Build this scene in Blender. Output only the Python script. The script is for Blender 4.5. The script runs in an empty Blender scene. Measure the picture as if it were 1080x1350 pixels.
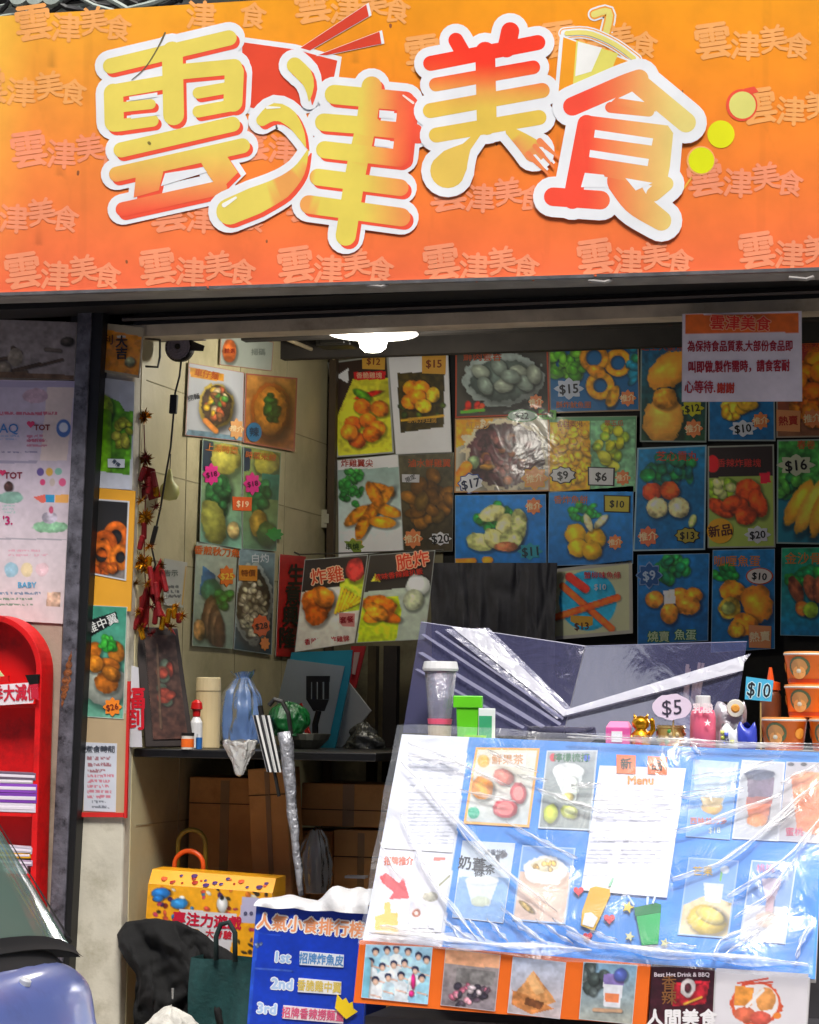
import bpy, bmesh, math, random
import numpy as np
from mathutils import Vector, Matrix
rnd = random.Random(7)
rng = np.random.default_rng(11)
SC = bpy.context.scene
COL = SC.collection
RAD = math.radians

# ------------------------------------------------------------ camera
FOC, YAW, PITCH, ROLL, DIST, EYE = 3000.0, RAD(17), RAD(5.05), RAD(0.8), 7.2, 1.3
_fw = np.array([-math.sin(YAW)*math.cos(PITCH), math.cos(YAW)*math.cos(PITCH), math.sin(PITCH)])
_rt = np.array([math.cos(YAW), math.sin(YAW), 0.0]); _up = np.cross(_rt, _fw)
RT = _rt*math.cos(ROLL)+_up*math.sin(ROLL); UP = _up*math.cos(ROLL)-_rt*math.sin(ROLL); FW = _fw
CAM = np.array([DIST*math.sin(YAW), -DIST*math.cos(YAW), EYE])
cam = bpy.data.cameras.new('camera'); cam_o = bpy.data.objects.new('camera', cam); COL.objects.link(cam_o)
cam.sensor_fit = 'HORIZONTAL'; cam.sensor_width = 36; cam.lens = 36*FOC/1080
cam.clip_start = 0.05; cam.clip_end = 500
_m = Matrix.Identity(4)
for _i in range(3):
    _m[_i][0] = RT[_i]; _m[_i][1] = UP[_i]; _m[_i][2] = -FW[_i]; _m[_i][3] = CAM[_i]
cam_o.matrix_world = _m
SC.camera = cam_o
# ------------------------------------------------------------ light
SUN_EL, SUN_AZ = RAD(56), RAD(22)      # azimuth: from the facade's outward normal (-Y) towards +X
wd = bpy.data.worlds.new('World'); SC.world = wd; wd.use_nodes = True
_nt = wd.node_tree; _bg = _nt.nodes['Background']
_sky = _nt.nodes.new('ShaderNodeTexSky'); _sky.sky_type = 'NISHITA'; _sky.sun_disc = False
_sky.sun_elevation = SUN_EL; _sky.sun_rotation = math.pi - SUN_AZ
_sky.dust_density = 4.0; _sky.air_density = 1.0
_hs = _nt.nodes.new('ShaderNodeHueSaturation'); _hs.inputs['Saturation'].default_value = 0.45
_nt.links.new(_sky.outputs[0], _hs.inputs['Color']); _nt.links.new(_hs.outputs[0], _bg.inputs[0])
_bg.inputs[1].default_value = 0.15
sun = bpy.data.lights.new('sun', 'SUN'); sun.energy = 1.5; sun.angle = RAD(14); sun.color = (1.0, .96, .9)
sun_o = bpy.data.objects.new('sun', sun); COL.objects.link(sun_o)
_sd = Vector((math.sin(SUN_AZ)*math.cos(SUN_EL), -math.cos(SUN_AZ)*math.cos(SUN_EL), math.sin(SUN_EL)))
sun_o.rotation_euler = _sd.to_track_quat('Z', 'Y').to_euler()
SC.view_settings.view_transform = 'Standard'; SC.view_settings.look = 'None'
SC.view_settings.gamma = 1.0; SC.view_settings.exposure = 0.93
SC.cycles.max_bounces = 8; SC.cycles.transparent_max_bounces = 16

# ------------------------------------------------------------ pixel to place helpers
def PY(y): return (np.array([0, y, 0.]), np.array([0, -1., 0]))
def PX(x): return (np.array([x, 0, 0.]), np.array([1., 0, 0]))
def PZ(z): return (np.array([0, 0, z]), np.array([0, 0, 1.]))
def plane3(a, b, c):
    a, b, c = map(np.array, (a, b, c)); n = np.cross(b-a, c-a); n = n/np.linalg.norm(n)
    if n @ (CAM-a) < 0: n = -n
    return (a, n)
def atv(P, pl):
    P = np.asarray(P, float).reshape(-1, 2)
    d = FW*FOC + np.outer(P[:, 0]-540, RT) - np.outer(P[:, 1]-675, UP)
    t = ((pl[0]-CAM) @ pl[1])/(d @ pl[1])
    return CAM + d*t[:, None]
def at(x, y, pl): return atv([(x, y)], pl)[0]
def mpp(p):     # metres per photo pixel at a point
    return float((np.array(p)-CAM) @ FW)/FOC

def lin(c):
    if isinstance(c, str):
        c = c.lstrip('#'); c = [int(c[i:i+2], 16)/255 for i in (0, 2, 4)]
    return tuple(((v/12.92) if v <= .04045 else ((v+.055)/1.055)**2.4) for v in c)
def lina(c):
    c = np.asarray(c, float); return np.where(c <= .04045, c/12.92, ((np.maximum(c, 0)+.055)/1.055)**2.4)
def srgb(c):
    c = c.lstrip('#'); return np.array([int(c[i:i+2], 16)/255 for i in (0, 2, 4)])

# ------------------------------------------------------------ materials
MATS = {}
def _bsdf(name):
    m = bpy.data.materials.new(name); m.use_nodes = True; nt = m.node_tree
    return m, nt, nt.nodes['Principled BSDF']
def mat(name, col='#808080', rough=.6, metal=0., var=.15, scale=12., bump=.0, bscale=60., coat=0., dirt=None, dscale=3., alpha=1., trans=0.):
    if name in MATS: return MATS[name]
    m, nt, b = _bsdf(name); N, L = nt.nodes, nt.links
    c = lin(col)
    tc = N.new('ShaderNodeTexCoord')
    n1 = N.new('ShaderNodeTexNoise'); n1.inputs['Scale'].default_value = scale; n1.inputs['Detail'].default_value = 5
    L.new(tc.outputs['Object'], n1.inputs['Vector'])
    mr = N.new('ShaderNodeMapRange'); mr.inputs[1].default_value = .3; mr.inputs[2].default_value = .7
    mr.inputs[3].default_value = 1-var; mr.inputs[4].default_value = 1+var
    L.new(n1.outputs[0], mr.inputs[0])
    mx = N.new('ShaderNodeVectorMath'); mx.operation = 'SCALE'; mx.inputs[0].default_value = c
    L.new(mr.outputs[0], mx.inputs['Scale'])
    out = mx.outputs[0]
    if dirt:
        n2 = N.new('ShaderNodeTexNoise'); n2.inputs['Scale'].default_value = dscale; n2.inputs['Detail'].default_value = 9
        n2.inputs['Roughness'].default_value = .7
        L.new(tc.outputs['Object'], n2.inputs['Vector'])
        r2 = N.new('ShaderNodeMapRange'); r2.inputs[1].default_value = .5; r2.inputs[2].default_value = .68
        L.new(n2.outputs[0], r2.inputs[0])
        mm = N.new('ShaderNodeMix'); mm.data_type = 'RGBA'; mm.inputs[7].default_value = (*lin(dirt), 1)
        L.new(r2.outputs[0], mm.inputs[0]); L.new(out, mm.inputs[6]); out = mm.outputs[2]
    L.new(out, b.inputs['Base Color'])
    b.inputs['Roughness'].default_value = rough; b.inputs['Metallic'].default_value = metal
    b.inputs['Coat Weight'].default_value = coat; b.inputs['Coat Roughness'].default_value = .12
    if trans: b.inputs['Transmission Weight'].default_value = trans
    if alpha < 1: b.inputs['Alpha'].default_value = alpha
    if bump:
        n3 = N.new('ShaderNodeTexNoise'); n3.inputs['Scale'].default_value = bscale; n3.inputs['Detail'].default_value = 4
        L.new(tc.outputs['Object'], n3.inputs['Vector'])
        bp = N.new('ShaderNodeBump'); bp.inputs['Strength'].default_value = bump; bp.inputs['Distance'].default_value = .01
        L.new(n3.outputs[0], bp.inputs['Height']); L.new(bp.outputs[0], b.inputs['Normal'])
    MATS[name] = m; return m
def ink(name, rough=.55, coat=0., wr=.0, ws=9., alpha=1.):
    """printed surface: colour from the 'Col' attribute, optional wrinkled clear coat (plastic sleeve)"""
    if name in MATS: return MATS[name]
    m, nt, b = _bsdf(name); N, L = nt.nodes, nt.links
    a = N.new('ShaderNodeAttribute'); a.attribute_name = 'Col'
    tc = N.new('ShaderNodeTexCoord')
    n1 = N.new('ShaderNodeTexNoise'); n1.inputs['Scale'].default_value = 7; n1.inputs['Detail'].default_value = 8
    L.new(tc.outputs['Object'], n1.inputs['Vector'])
    mr = N.new('ShaderNodeMapRange'); mr.inputs[1].default_value = .3; mr.inputs[2].default_value = .7
    mr.inputs[3].default_value = .9; mr.inputs[4].default_value = 1.05
    L.new(n1.outputs[0], mr.inputs[0])
    mx = N.new('ShaderNodeVectorMath'); mx.operation = 'SCALE'
    L.new(a.outputs['Color'], mx.inputs[0]); L.new(mr.outputs[0], mx.inputs['Scale'])
    L.new(mx.outputs[0], b.inputs['Base Color'])
    b.inputs['Roughness'].default_value = rough
    if alpha < 1: b.inputs['Alpha'].default_value = alpha
    if coat:
        b.inputs['Coat Weight'].default_value = coat; b.inputs['Coat Roughness'].default_value = .16
        n3 = N.new('ShaderNodeTexNoise'); n3.inputs['Scale'].default_value = ws; n3.inputs['Detail'].default_value = 3
        n3.inputs['Distortion'].default_value = 1.2
        L.new(tc.outputs['Object'], n3.inputs['Vector'])
        bp = N.new('ShaderNodeBump'); bp.inputs['Strength'].default_value = wr; bp.inputs['Distance'].default_value = .03
        L.new(n3.outputs[0], bp.inputs['Height']); L.new(bp.outputs[0], b.inputs['Coat Normal'])
    MATS[name] = m; return m
def film(name, tint='#ffffff', fac=.12, rough=.05, bump=.3, bscale=14., milk=.08, milkcol='#e8eef5', stretch=(1, 1, 1)):
    """clear plastic: transparent with a glossy share and a little milkiness"""
    if name in MATS: return MATS[name]
    m = bpy.data.materials.new(name); m.use_nodes = True; nt = m.node_tree; N, L = nt.nodes, nt.links
    N.remove(N['Principled BSDF']); out = N['Material Output']
    tr = N.new('ShaderNodeBsdfTransparent'); tr.inputs[0].default_value = (*lin(tint), 1)
    gl = N.new('ShaderNodeBsdfGlossy'); gl.inputs['Roughness'].default_value = rough
    df = N.new('ShaderNodeBsdfTranslucent') if False else N.new('ShaderNodeBsdfDiffuse'); df.inputs[0].default_value = (*lin(milkcol), 1)
    tc = N.new('ShaderNodeTexCoord'); mp = N.new('ShaderNodeMapping'); mp.inputs['Scale'].default_value = stretch
    L.new(tc.outputs['Object'], mp.inputs[0])
    n3 = N.new('ShaderNodeTexNoise'); n3.inputs['Scale'].default_value = bscale; n3.inputs['Detail'].default_value = 5
    n3.inputs['Distortion'].default_value = 1.5
    L.new(mp.outputs[0], n3.inputs['Vector'])
    bp = N.new('ShaderNodeBump'); bp.inputs['Strength'].default_value = bump; bp.inputs['Distance'].default_value = .02
    L.new(n3.outputs[0], bp.inputs['Height']); L.new(bp.outputs[0], gl.inputs['Normal'])
    fr = N.new('ShaderNodeFresnel'); fr.inputs[0].default_value = 1.45
    L.new(bp.outputs[0], fr.inputs['Normal'])
    ad = N.new('ShaderNodeMath'); ad.operation = 'ADD'; ad.inputs[1].default_value = fac; ad.use_clamp = True
    L.new(fr.outputs[0], ad.inputs[0])
    m1 = N.new('ShaderNodeMixShader'); m1.inputs[0].default_value = milk
    L.new(tr.outputs[0], m1.inputs[1]); L.new(df.outputs[0], m1.inputs[2])
    m2 = N.new('ShaderNodeMixShader'); L.new(ad.outputs[0], m2.inputs[0])
    L.new(m1.outputs[0], m2.inputs[1]); L.new(gl.outputs[0], m2.inputs[2])
    L.new(m2.outputs[0], out.inputs[0])
    MATS[name] = m; return m
def glow(name, col, strength):
    m = bpy.data.materials.new(name); m.use_nodes = True; nt = m.node_tree; b = nt.nodes['Principled BSDF']
    b.inputs['Base Color'].default_value = (*lin(col), 1); b.inputs['Emission Color'].default_value = (*lin(col), 1)
    b.inputs['Emission Strength'].default_value = strength; MATS[name] = m; return m

# ------------------------------------------------------------ mesh builder
class MB:
    def __init__(s): s.V = []; s.F = []; s.M = []; s.K = []; s.n = 0
    def add(s, V, F, mi=0, col=None):
        """V: Nx3, F: list/array of faces, col: one colour or Nx3 (linear)"""
        V = np.asarray(V, float).reshape(-1, 3); b = s.n
        s.V.append(V); s.n += len(V)
        c = np.ones((len(V), 3))*.8 if col is None else (np.tile(lin(col) if isinstance(col, str) else col, (len(V), 1)) if (isinstance(col, str) or np.ndim(col) == 1) else np.asarray(col))
        s.K.append(c)
        if isinstance(F, np.ndarray): F = (F+b).tolist(); s.F += F
        else: s.F += [[i+b for i in f] for f in F]
        s.M += [mi]*len(F)
        return s
    def box(s, c, d, rz=0., mi=0, col=None, R=None, taper=1.):
        c = np.array(c, float); hx, hy, hz = [v/2 for v in d]
        V = np.array([(x*hx*(taper if z < 0 else 1), y*hy*(taper if z < 0 else 1), z*hz) for z in (-1, 1) for y in (-1, 1) for x in (-1, 1)])
        if R is None:
            cz, sz = math.cos(rz), math.sin(rz); R = np.array([[cz, -sz, 0], [sz, cz, 0], [0, 0, 1]])
        V = V @ np.array(R).T + c
        return s.add(V, [(0, 2, 3, 1), (4, 5, 7, 6), (0, 1, 5, 4), (2, 6, 7, 3), (0, 4, 6, 2), (1, 3, 7, 5)], mi, col)
    def hexa(s, P, Q, mi=0, col=None):
        """slab between polygon P (front, list of 3d) and polygon Q (same count)"""
        n = len(P); V = list(P)+list(Q)
        F = [list(range(n)), list(range(2*n-1, n-1, -1))]+[(i, i+n, (i+1) % n+n, (i+1) % n) for i in range(n)]
        return s.add(V, F, mi, col)
    def lathe(s, c, prof, seg=20, mi=0, col=None, ax=None, cap=True):
        """prof: list of (radius, height) along axis ax (default +Z)"""
        c = np.array(c, float); A = np.array(ax if ax is not None else (0, 0, 1.), float); A = A/np.linalg.norm(A)
        t = np.array((1., 0, 0)) if abs(A[0]) < .9 else np.array((0, 1., 0))
        U = np.cross(A, t); U /= np.linalg.norm(U); W = np.cross(A, U)
        V = []; 
        for r, h in prof:
            for k in range(seg):
                a = 2*math.pi*k/seg; V.append(c+A*h+(U*math.cos(a)+W*math.sin(a))*max(r, 1e-5))
        F = []
        for i in range(len(prof)-1):
            for k in range(seg):
                F.append((i*seg+k, i*seg+(k+1) % seg, (i+1)*seg+(k+1) % seg, (i+1)*seg+k))
        if cap: F.append(list(range(seg-1, -1, -1))); F.append([(len(prof)-1)*seg+k for k in range(seg)])
        return s.add(V, F, mi, col)
    def tube(s, P, r, seg=8, mi=0, col=None):
        P = [np.array(p, float) for p in P]; n = len(P)
        rr = r if isinstance(r, (list, tuple)) else [r]*n
        V = []; F = []; U = None
        for i in range(n):
            T = P[min(i+1, n-1)]-P[max(i-1, 0)]; T = T/(np.linalg.norm(T)+1e-9)
            if U is None:
                t = np.array((0, 0, 1.)) if abs(T[2]) < .9 else np.array((1., 0, 0)); U = np.cross(T, t)
            U = U-T*(U @ T); U /= np.linalg.norm(U); W = np.cross(T, U)
            for k in range(seg):
                a = 2*math.pi*k/seg; V.append(P[i]+(U*math.cos(a)+W*math.sin(a))*rr[i])
        for i in range(n-1):
            for k in range(seg): F.append((i*seg+k, i*seg+(k+1) % seg, (i+1)*seg+(k+1) % seg, (i+1)*seg+k))
        F.append(list(range(seg-1, -1, -1))); F.append([(n-1)*seg+k for k in range(seg)])
        return s.add(V, F, mi, col)
    def grid(s, fn, nu, nv, mi=0, col=None):
        V = [fn(i/nu, j/nv) for j in range(nv+1) for i in range(nu+1)]
        F = [(j*(nu+1)+i, (j+1)*(nu+1)+i, (j+1)*(nu+1)+i+1, j*(nu+1)+i+1) for j in range(nv) for i in range(nu)]
        return s.add(V, F, mi, col)
    def build(s, name, mats, parent=None, smooth=False, bevel=0.):
        V = np.concatenate(s.V); K = np.concatenate(s.K)
        me = bpy.data.meshes.new(name); me.from_pydata(V.tolist(), [], s.F)
        if not isinstance(mats, (list, tuple)): mats = [mats]
        for m in mats: me.materials.append(m)
        me.polygons.foreach_set('material_index', s.M)
        a = me.color_attributes.new('Col', 'FLOAT_COLOR', 'POINT')
        a.data.foreach_set('color', np.concatenate([K, np.ones((len(K), 1))], 1).astype(np.float32).ravel())
        if smooth: me.polygons.foreach_set('use_smooth', [True]*len(s.F))
        me.update()
        o = bpy.data.objects.new(name, me); COL.objects.link(o)
        if parent is not None: setpar(o, parent)
        if bevel:
            b = o.modifiers.new('bevel', 'BEVEL'); b.width = bevel; b.segments = 2; b.limit_method = 'ANGLE'
        return o
def setpar(o, p):
    o.parent = p; o.matrix_parent_inverse = Matrix.Translation(-Vector(p.location))
def tag(o, label, cat, group=None, kind=None):
    o['label'] = label; o['category'] = cat
    if group: o['group'] = group
    if kind: o['kind'] = kind
    return o
def thing(name, label, cat, loc=(0, 0, 0), group=None):
    o = bpy.data.objects.new(name, None); COL.objects.link(o); o.location = [float(v) for v in loc]; o.empty_display_size = .05
    return tag(o, label, cat, group)
def struct(o, kind='structure'): o['kind'] = kind; return o
def rotm(ax, ang):
    return np.array(Matrix.Rotation(ang, 3, Vector(ax)))

# ------------------------------------------------------------ text as mesh
_TC = {}
def glyphs(s, off=0.):
    k = (s, off)
    if k in _TC: return _TC[k]
    cu = bpy.data.curves.new('t', 'FONT'); cu.body = s; cu.offset = off; cu.resolution_u = 2
    o = bpy.data.objects.new('t', cu); COL.objects.link(o); bpy.context.view_layer.update()
    ev = o.evaluated_get(bpy.context.evaluated_depsgraph_get()); me = ev.to_mesh()
    V = np.array([v.co[:2] for v in me.vertices]).reshape(-1, 2); F = [list(p.vertices) for p in me.polygons]
    ev.to_mesh_clear(); bpy.data.objects.remove(o); bpy.data.curves.remove(cu)
    _TC[k] = (V, F); return V, F

# ------------------------------------------------------------ flat print on a plane, drawn in photo pixels
def noise_img(h, w, cell, seed):
    g = np.random.default_rng(seed).random((h//cell+3, w//cell+3))
    y = np.arange(h)/cell; x = np.arange(w)/cell; yi = y.astype(int); xi = x.astype(int); fy = (y-yi)[:, None]; fx = (x-xi)[None]
    fy = fy*fy*(3-2*fy); fx = fx*fx*(3-2*fx)
    return (g[yi][:, xi]*(1-fy)*(1-fx)+g[yi+1][:, xi]*fy*(1-fx)+g[yi][:, xi+1]*(1-fy)*fx+g[yi+1][:, xi+1]*fy*fx)-.5
NI = [noise_img(1500, 1300, c, 3+c) for c in (3, 6, 12, 30)]
def nz(X, Y, w=(.5, .8, .6, .3)):
    xi = np.clip(X.astype(int)+60, 0, 1299); yi = np.clip(Y.astype(int)+60, 0, 1499)
    return sum(a*n[yi, xi] for a, n in zip(w, NI))
TR = [0., 0., 1.]
def Z(x, y, s): TR[:] = [x, y, s]
def tp(p): return (TR[0]+p[0]/TR[2], TR[1]+p[1]/TR[2])
def sst(x, a, b):
    t = np.clip((x-a)/(b-a), 0, 1); return t*t*(3-2*t)
def inpoly(X, Y, P):
    ins = np.zeros(X.shape, bool); n = len(P)
    for i in range(n):
        x1, y1 = P[i]; x2, y2 = P[(i+1) % n]
        if y1 == y2: continue
        c = ((y1 > Y) != (y2 > Y)) & (X < (x2-x1)*(Y-y1)/(y2-y1)+x1); ins ^= c
    return ins
def paint(X, Y, quad, bg, shapes, seed=0):
    """raster painter; shapes in zoom coordinates of the current transform"""
    r = random.Random(seed); s = TR[2]
    C = np.tile(srgb(bg), X.shape+(1,)) if X.ndim == 2 else np.tile(srgb(bg), (len(X), 1))
    N0 = nz(X, Y)
    def put(mask, col, tex=0., alpha=1.):
        c = srgb(col) if isinstance(col, str) else np.array(col)
        cc = c*(1+tex*2.2*N0[..., None]); m = (mask*alpha)[..., None]
        np.copyto(C, C*(1-m)+cc*m)
    def ell(cx, cy, rx, ry, rot, col, tex=.3, shade=.42, dark=.4):
        cx, cy = tp((cx, cy)); rx /= s; ry /= s; a = RAD(rot); ca, sa = math.cos(a), math.sin(a)
        dx, dy = X-cx, Y-cy; u = (dx*ca+dy*sa)/rx; v = (-dx*sa+dy*ca)/ry
        d = np.sqrt(u*u+v*v)+.2*N0; e = 1.2/max(min(rx, ry), 1.2)
        if dark: 
            d2 = np.sqrt(((dx-.12*rx)*ca+(dy-.15*ry)*sa)**2/rx**2+((-(dx-.12*rx)*sa+(dy-.15*ry)*ca)**2)/ry**2)
            m = 1-sst(d2, .95, 1.3); np.copyto(C, C*(1-dark*m[..., None]))
        m = 1-sst(d, 1-e*.5, 1+e*.5)
        c = srgb(col)[None] if C.ndim == 2 else srgb(col)[None, None]
        li = 1+shade*(.45-d-(.25*u+.35*v)*.6)+tex*2.2*N0
        hl = np.exp(-(((u+.3)/.28)**2+((v+.35)/.2)**2))*.3*(shade > .3); li = li+hl+.35*np.maximum(0, nz(X*1.9, Y*1.9, (1, .6, 0, 0))-.35)
        np.copyto(C, C*(1-m[..., None])+np.clip(c*li[..., None], 0, 1)*m[..., None])
    for sh in shapes:
        k = sh[0]
        if k == 'G':      # vertical gradient over the whole sheet
            y0, y1 = Y.min(), Y.max(); t = ((Y-y0)/(y1-y0))[..., None]
            C[:] = srgb(sh[1])*(1-t)+srgb(sh[2])*t
            if len(sh) > 3: C[:] *= (1+sh[3]*N0[..., None]*2)
        elif k == 'N': C[:] *= (1+sh[1]*N0[..., None]*2)
        elif k == 'E': ell(*sh[1:])
        elif k == 'F':    # flat ellipse
            cx, cy = tp(sh[1:3]); rx, ry = sh[3]/s, sh[4]/s; d = np.sqrt(((X-cx)/rx)**2+((Y-cy)/ry)**2)
            e = 1/max(min(rx, ry), 1.5); put(1-sst(d, 1-e*.5, 1+e*.5), sh[5], sh[6] if len(sh) > 6 else .0)
        elif k == 'O':    # ring of food: cx cy r width col
            cx, cy = tp(sh[1:3]); rr = sh[3]/s; w = sh[4]/s; d = np.abs(np.hypot(X-cx, (Y-cy)*(sh[6] if len(sh) > 6 else 1.))-rr)
            put(1-sst(np.abs(np.hypot(X-cx-1, (Y-cy-1))-rr), w*.4, w*.95), '#000000', 0, .4)
            m = 1-sst(d+.6*N0, w*.5-.6, w*.5+.6); c = srgb(sh[5]); li = 1.12-.5*(d/w)+.5*N0
            C[:] = C*(1-m[..., None])+np.clip(c*li[..., None], 0, 1)*m[..., None]
        elif k == 'P':
            put(inpoly(X, Y, [tp(p) for p in sh[1]]).astype(float), sh[2], sh[3] if len(sh) > 3 else 0, sh[4] if len(sh) > 4 else 1.)
        elif k == 'L':
            (x1, y1), (x2, y2) = tp(sh[1]), tp(sh[2]); w = sh[3]/s/2; dx, dy = x2-x1, y2-y1; L2 = dx*dx+dy*dy+1e-9
            t = np.clip(((X-x1)*dx+(Y-y1)*dy)/L2, 0, 1); d = np.hypot(X-x1-t*dx, Y-y1-t*dy)
            if len(sh) > 5: put(1-sst(np.hypot(X-x1-t*dx-1, Y-y1-t*dy-1.2), w*.8, w*1.4), '#000000', 0, .35)
            m = 1-sst(d, w-.5, w+.5); c = srgb(sh[4]); li = (1+(sh[5] if len(sh) > 5 else 0)*(.6-d/w+1.2*N0))
            C[:] = C*(1-m[..., None])+np.clip(c*li[..., None], 0, 1)*m[..., None]
        elif k == 'C':    # cluster: cx cy rx ry n size cols
            _, cx, cy, rx, ry, n, sz, cols = sh[:8]
            for _i in range(n):
                a = r.random()*6.283; q = math.sqrt(r.random())
                ell(cx+rx*q*math.cos(a), cy+ry*q*math.sin(a), sz*r.uniform(.7, 1.2), sz*r.uniform(.5, 1.), r.random()*180, r.choice(cols), .2, .4, .3)
        elif k == 'W':    # lines of small writing: x0 y0 x1 y1 rows col height
            _, x0, y0, x1, y1, rows, col, hh = sh[:8]
            for i in range(rows):
                yy = y0+(y1-y0)*i/max(rows-1, 1); xe = x0+(x1-x0)*r.uniform(.75, 1)
                px0, py = tp((x0, yy)); px1, _q = tp((xe, yy)); h2 = hh/s/2
                m = (np.abs(Y-py) < h2) & (X > px0) & (X < px1) & (nz(X*2.7+i*13, Y*.9+i*7, (1, .3, 0, 0)) > -.12)
                put(m.astype(float), col, 0, .75)
    return np.clip(C, 0, 1)
def bil(quad, nu, nv):
    q = np.array(quad, float); u = np.linspace(0, 1, nu+1)[None, :, None]; v = np.linspace(0, 1, nv+1)[:, None, None]
    return (q[0]*(1-u)*(1-v)+q[1]*u*(1-v)+q[2]*u*v+q[3]*(1-u)*v)
def gridfaces(nu, nv):
    i = np.arange(nu)[None]; j = np.arange(nv)[:, None]; a = (j*(nu+1)+i).ravel()
    return np.stack([a, a+nu+1, a+nu+2, a+1], 1)
HTXT = .0012
def put_text(mb, s, cx, cy, h, col, pl, rot=0., out=None, outw=.07, bold=.015, hh=HTXT, sx=1., vert=False, raw=False, mi=0, shear=0.):
    """text centred at a zoom coordinate, height in zoom px, laid onto plane pl at hh above it"""
    if vert:
        n = len(s); st = h*1.08
        for i, ch in enumerate(s): put_text(mb, ch, cx+shear*(i-(n-1)/2)*st, cy+(i-(n-1)/2)*st, h, col, pl, rot, out, outw, bold, hh, sx)
        return
    x0, y0 = (cx, cy) if raw else tp((cx, cy)); k = 1. if raw else 1/TR[2]
    a = RAD(rot); ca, sa = math.cos(a), math.sin(a)
    V0, _ = glyphs(s, bold)
    if len(V0) == 0: return
    mn, mxx = V0.min(0), V0.max(0); ctr = (mn+mxx)/2; ctr[1] = .36; sc = h*k/.86
    V, F = glyphs(s, 0.); Q0 = (V-ctr)*sc; Q0[:, 0] *= sx; em = sc
    lay = []
    if out: lay += [(math.cos(j*math.pi/4)*(outw+bold)*.9*em, math.sin(j*math.pi/4)*(outw+bold)*.9*em, out, j*.00003) for j in range(8)]
    b = bold*.75*em; lay += [(dx, dy, col, .0004+j*.00004) for j, (dx, dy) in enumerate(((-b, 0), (b, 0), (0, b), (0, -b)) if bold > .012 else ((0, 0),))]
    for dx, dy, c, dh in lay:
        Q = Q0+(dx, dy)
        P = np.stack([x0+Q[:, 0]*ca+Q[:, 1]*sa, y0+Q[:, 0]*sa-Q[:, 1]*ca], 1)
        mb.add(atv(P, pl)+pl[1]*(hh+dh), F, mi, c)
INK = ink('printed_paper', .6); SLEEVE = ink('paper_in_clear_sleeve', .5, coat=.3, wr=.16, ws=6.)
GLOSS = ink('glossy_print', .4, coat=.3, wr=.15, ws=5.)
def poly_on(mb, P, col, pl, hh, thick=.0, mi=0):
    W = atv([tp(p) for p in P], pl)+pl[1]*hh
    if thick: mb.hexa(list(W), list(W-pl[1]*thick), mi, col)
    else: mb.add(W, [list(range(len(P)))], mi, col)
def poster(name, label, cat, quad, pl, bg, shapes=(), texts=(), m=None, group=None, px=1.25, lift=.004, bord=None, tags=(), parent=None, curl=0.):
    """sheet with painted picture; quad TL TR BR BL in zoom coordinates"""
    q = [tp(p) for p in quad]; m = m or SLEEVE
    w = max(math.dist(q[0], q[1]), 2); h = max(math.dist(q[0], q[3]), 2)
    nu, nv = max(2, int(w/px)), max(2, int(h/px))
    B = bil(q, nu, nv); X, Y = B[..., 0], B[..., 1]
    C = paint(X, Y, q, bg, shapes, seed=hash((int(q[0][0]), int(q[0][1]))) & 0xffff)
    if pl is BK_[0] or any(pl is q for q in BKX):
        lum = C.mean(-1, keepdims=True); C = np.clip(lum+(C-lum)*1.22, 0, 1); C = np.clip(C*1.22+.02, 0, 1); C[..., 1] = np.clip(C[..., 1]+.12*np.clip(C[..., 2]-C[..., 0]-.15, 0, 1), 0, 1)
    if bord:
        bw, bc = bord; uu = np.linspace(0, 1, nu+1)[None]*w; vv = np.linspace(0, 1, nv+1)[:, None]*h
        e = np.minimum(np.minimum(uu, w-uu), np.minimum(vv, h-vv)); C[e < bw] = srgb(bc)
    W = atv(B.reshape(-1, 2), pl)
    lf = np.full((nv+1, nu+1), lift)
    if curl:
        v = np.linspace(0, 1, nv+1)[:, None]; u = np.linspace(0, 1, nu+1)[None]
        lf = lf+curl*(v**3)*(.4+.6*np.sin(u*3.1+q[0][0])**2)
    Wl = W+pl[1]*lf.reshape(-1, 1)
    mb = MB(); mb.add(Wl, gridfaces(nu, nv), 0, lina(C.reshape(-1, 3)))
    # rim and back so the sheet has a real thickness
    idx = [j*(nu+1) for j in range(nv+1)]+[nv*(nu+1)+i for i in range(1, nu+1)]+[j*(nu+1)+nu for j in range(nv-1, -1, -1)]+[i for i in range(nu-1, 0, -1)]
    E1 = Wl[idx]; E2 = Wl[idx]-pl[1]*.0022; n = len(idx)
    mb.add(np.concatenate([E1, E2]), [(i, i+n, (i+1) % n+n, (i+1) % n) for i in range(n)]+([] if curl else [list(range(n, 2*n))]), 0, '#d8d8d0')
    for t in texts:
        kw = dict(t[5]) if len(t) > 5 else {}
        kw.setdefault('hh', lift+.0012+(curl*.5 if curl else 0)); put_text(mb, t[0], t[1], t[2], t[3], t[4], pl, **kw)
    o = mb.build(name, m, parent)
    if parent is None: tag(o, label, cat, group)
    for tg in tags: sticker(o, pl, lift, *tg)
    return o
BK_ = [None]; BKX = []
def blob_poly(cx, cy, rx, ry, kind, r):
    if kind == 'burst': return [(cx+rx*(1 if i % 2 else .82)*math.cos(i*math.pi/9), cy+ry*(1 if i % 2 else .82)*math.sin(i*math.pi/9)) for i in range(18)]
    if kind == 'flower': return [(cx+rx*(.86+.14*math.cos(i*math.pi/16*8))*math.cos(i*math.pi/16), cy+ry*(.86+.14*math.cos(i*math.pi/16*8))*math.sin(i*math.pi/16)) for i in range(32)]
    if kind == 'rect': return [(cx-rx, cy-ry), (cx+rx, cy-ry*.9), (cx+rx*.96, cy+ry), (cx-rx*.98, cy+ry*.92)]
    return [(cx+rx*math.cos(i*math.pi/12), cy+ry*math.sin(i*math.pi/12)) for i in range(24)]
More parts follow.
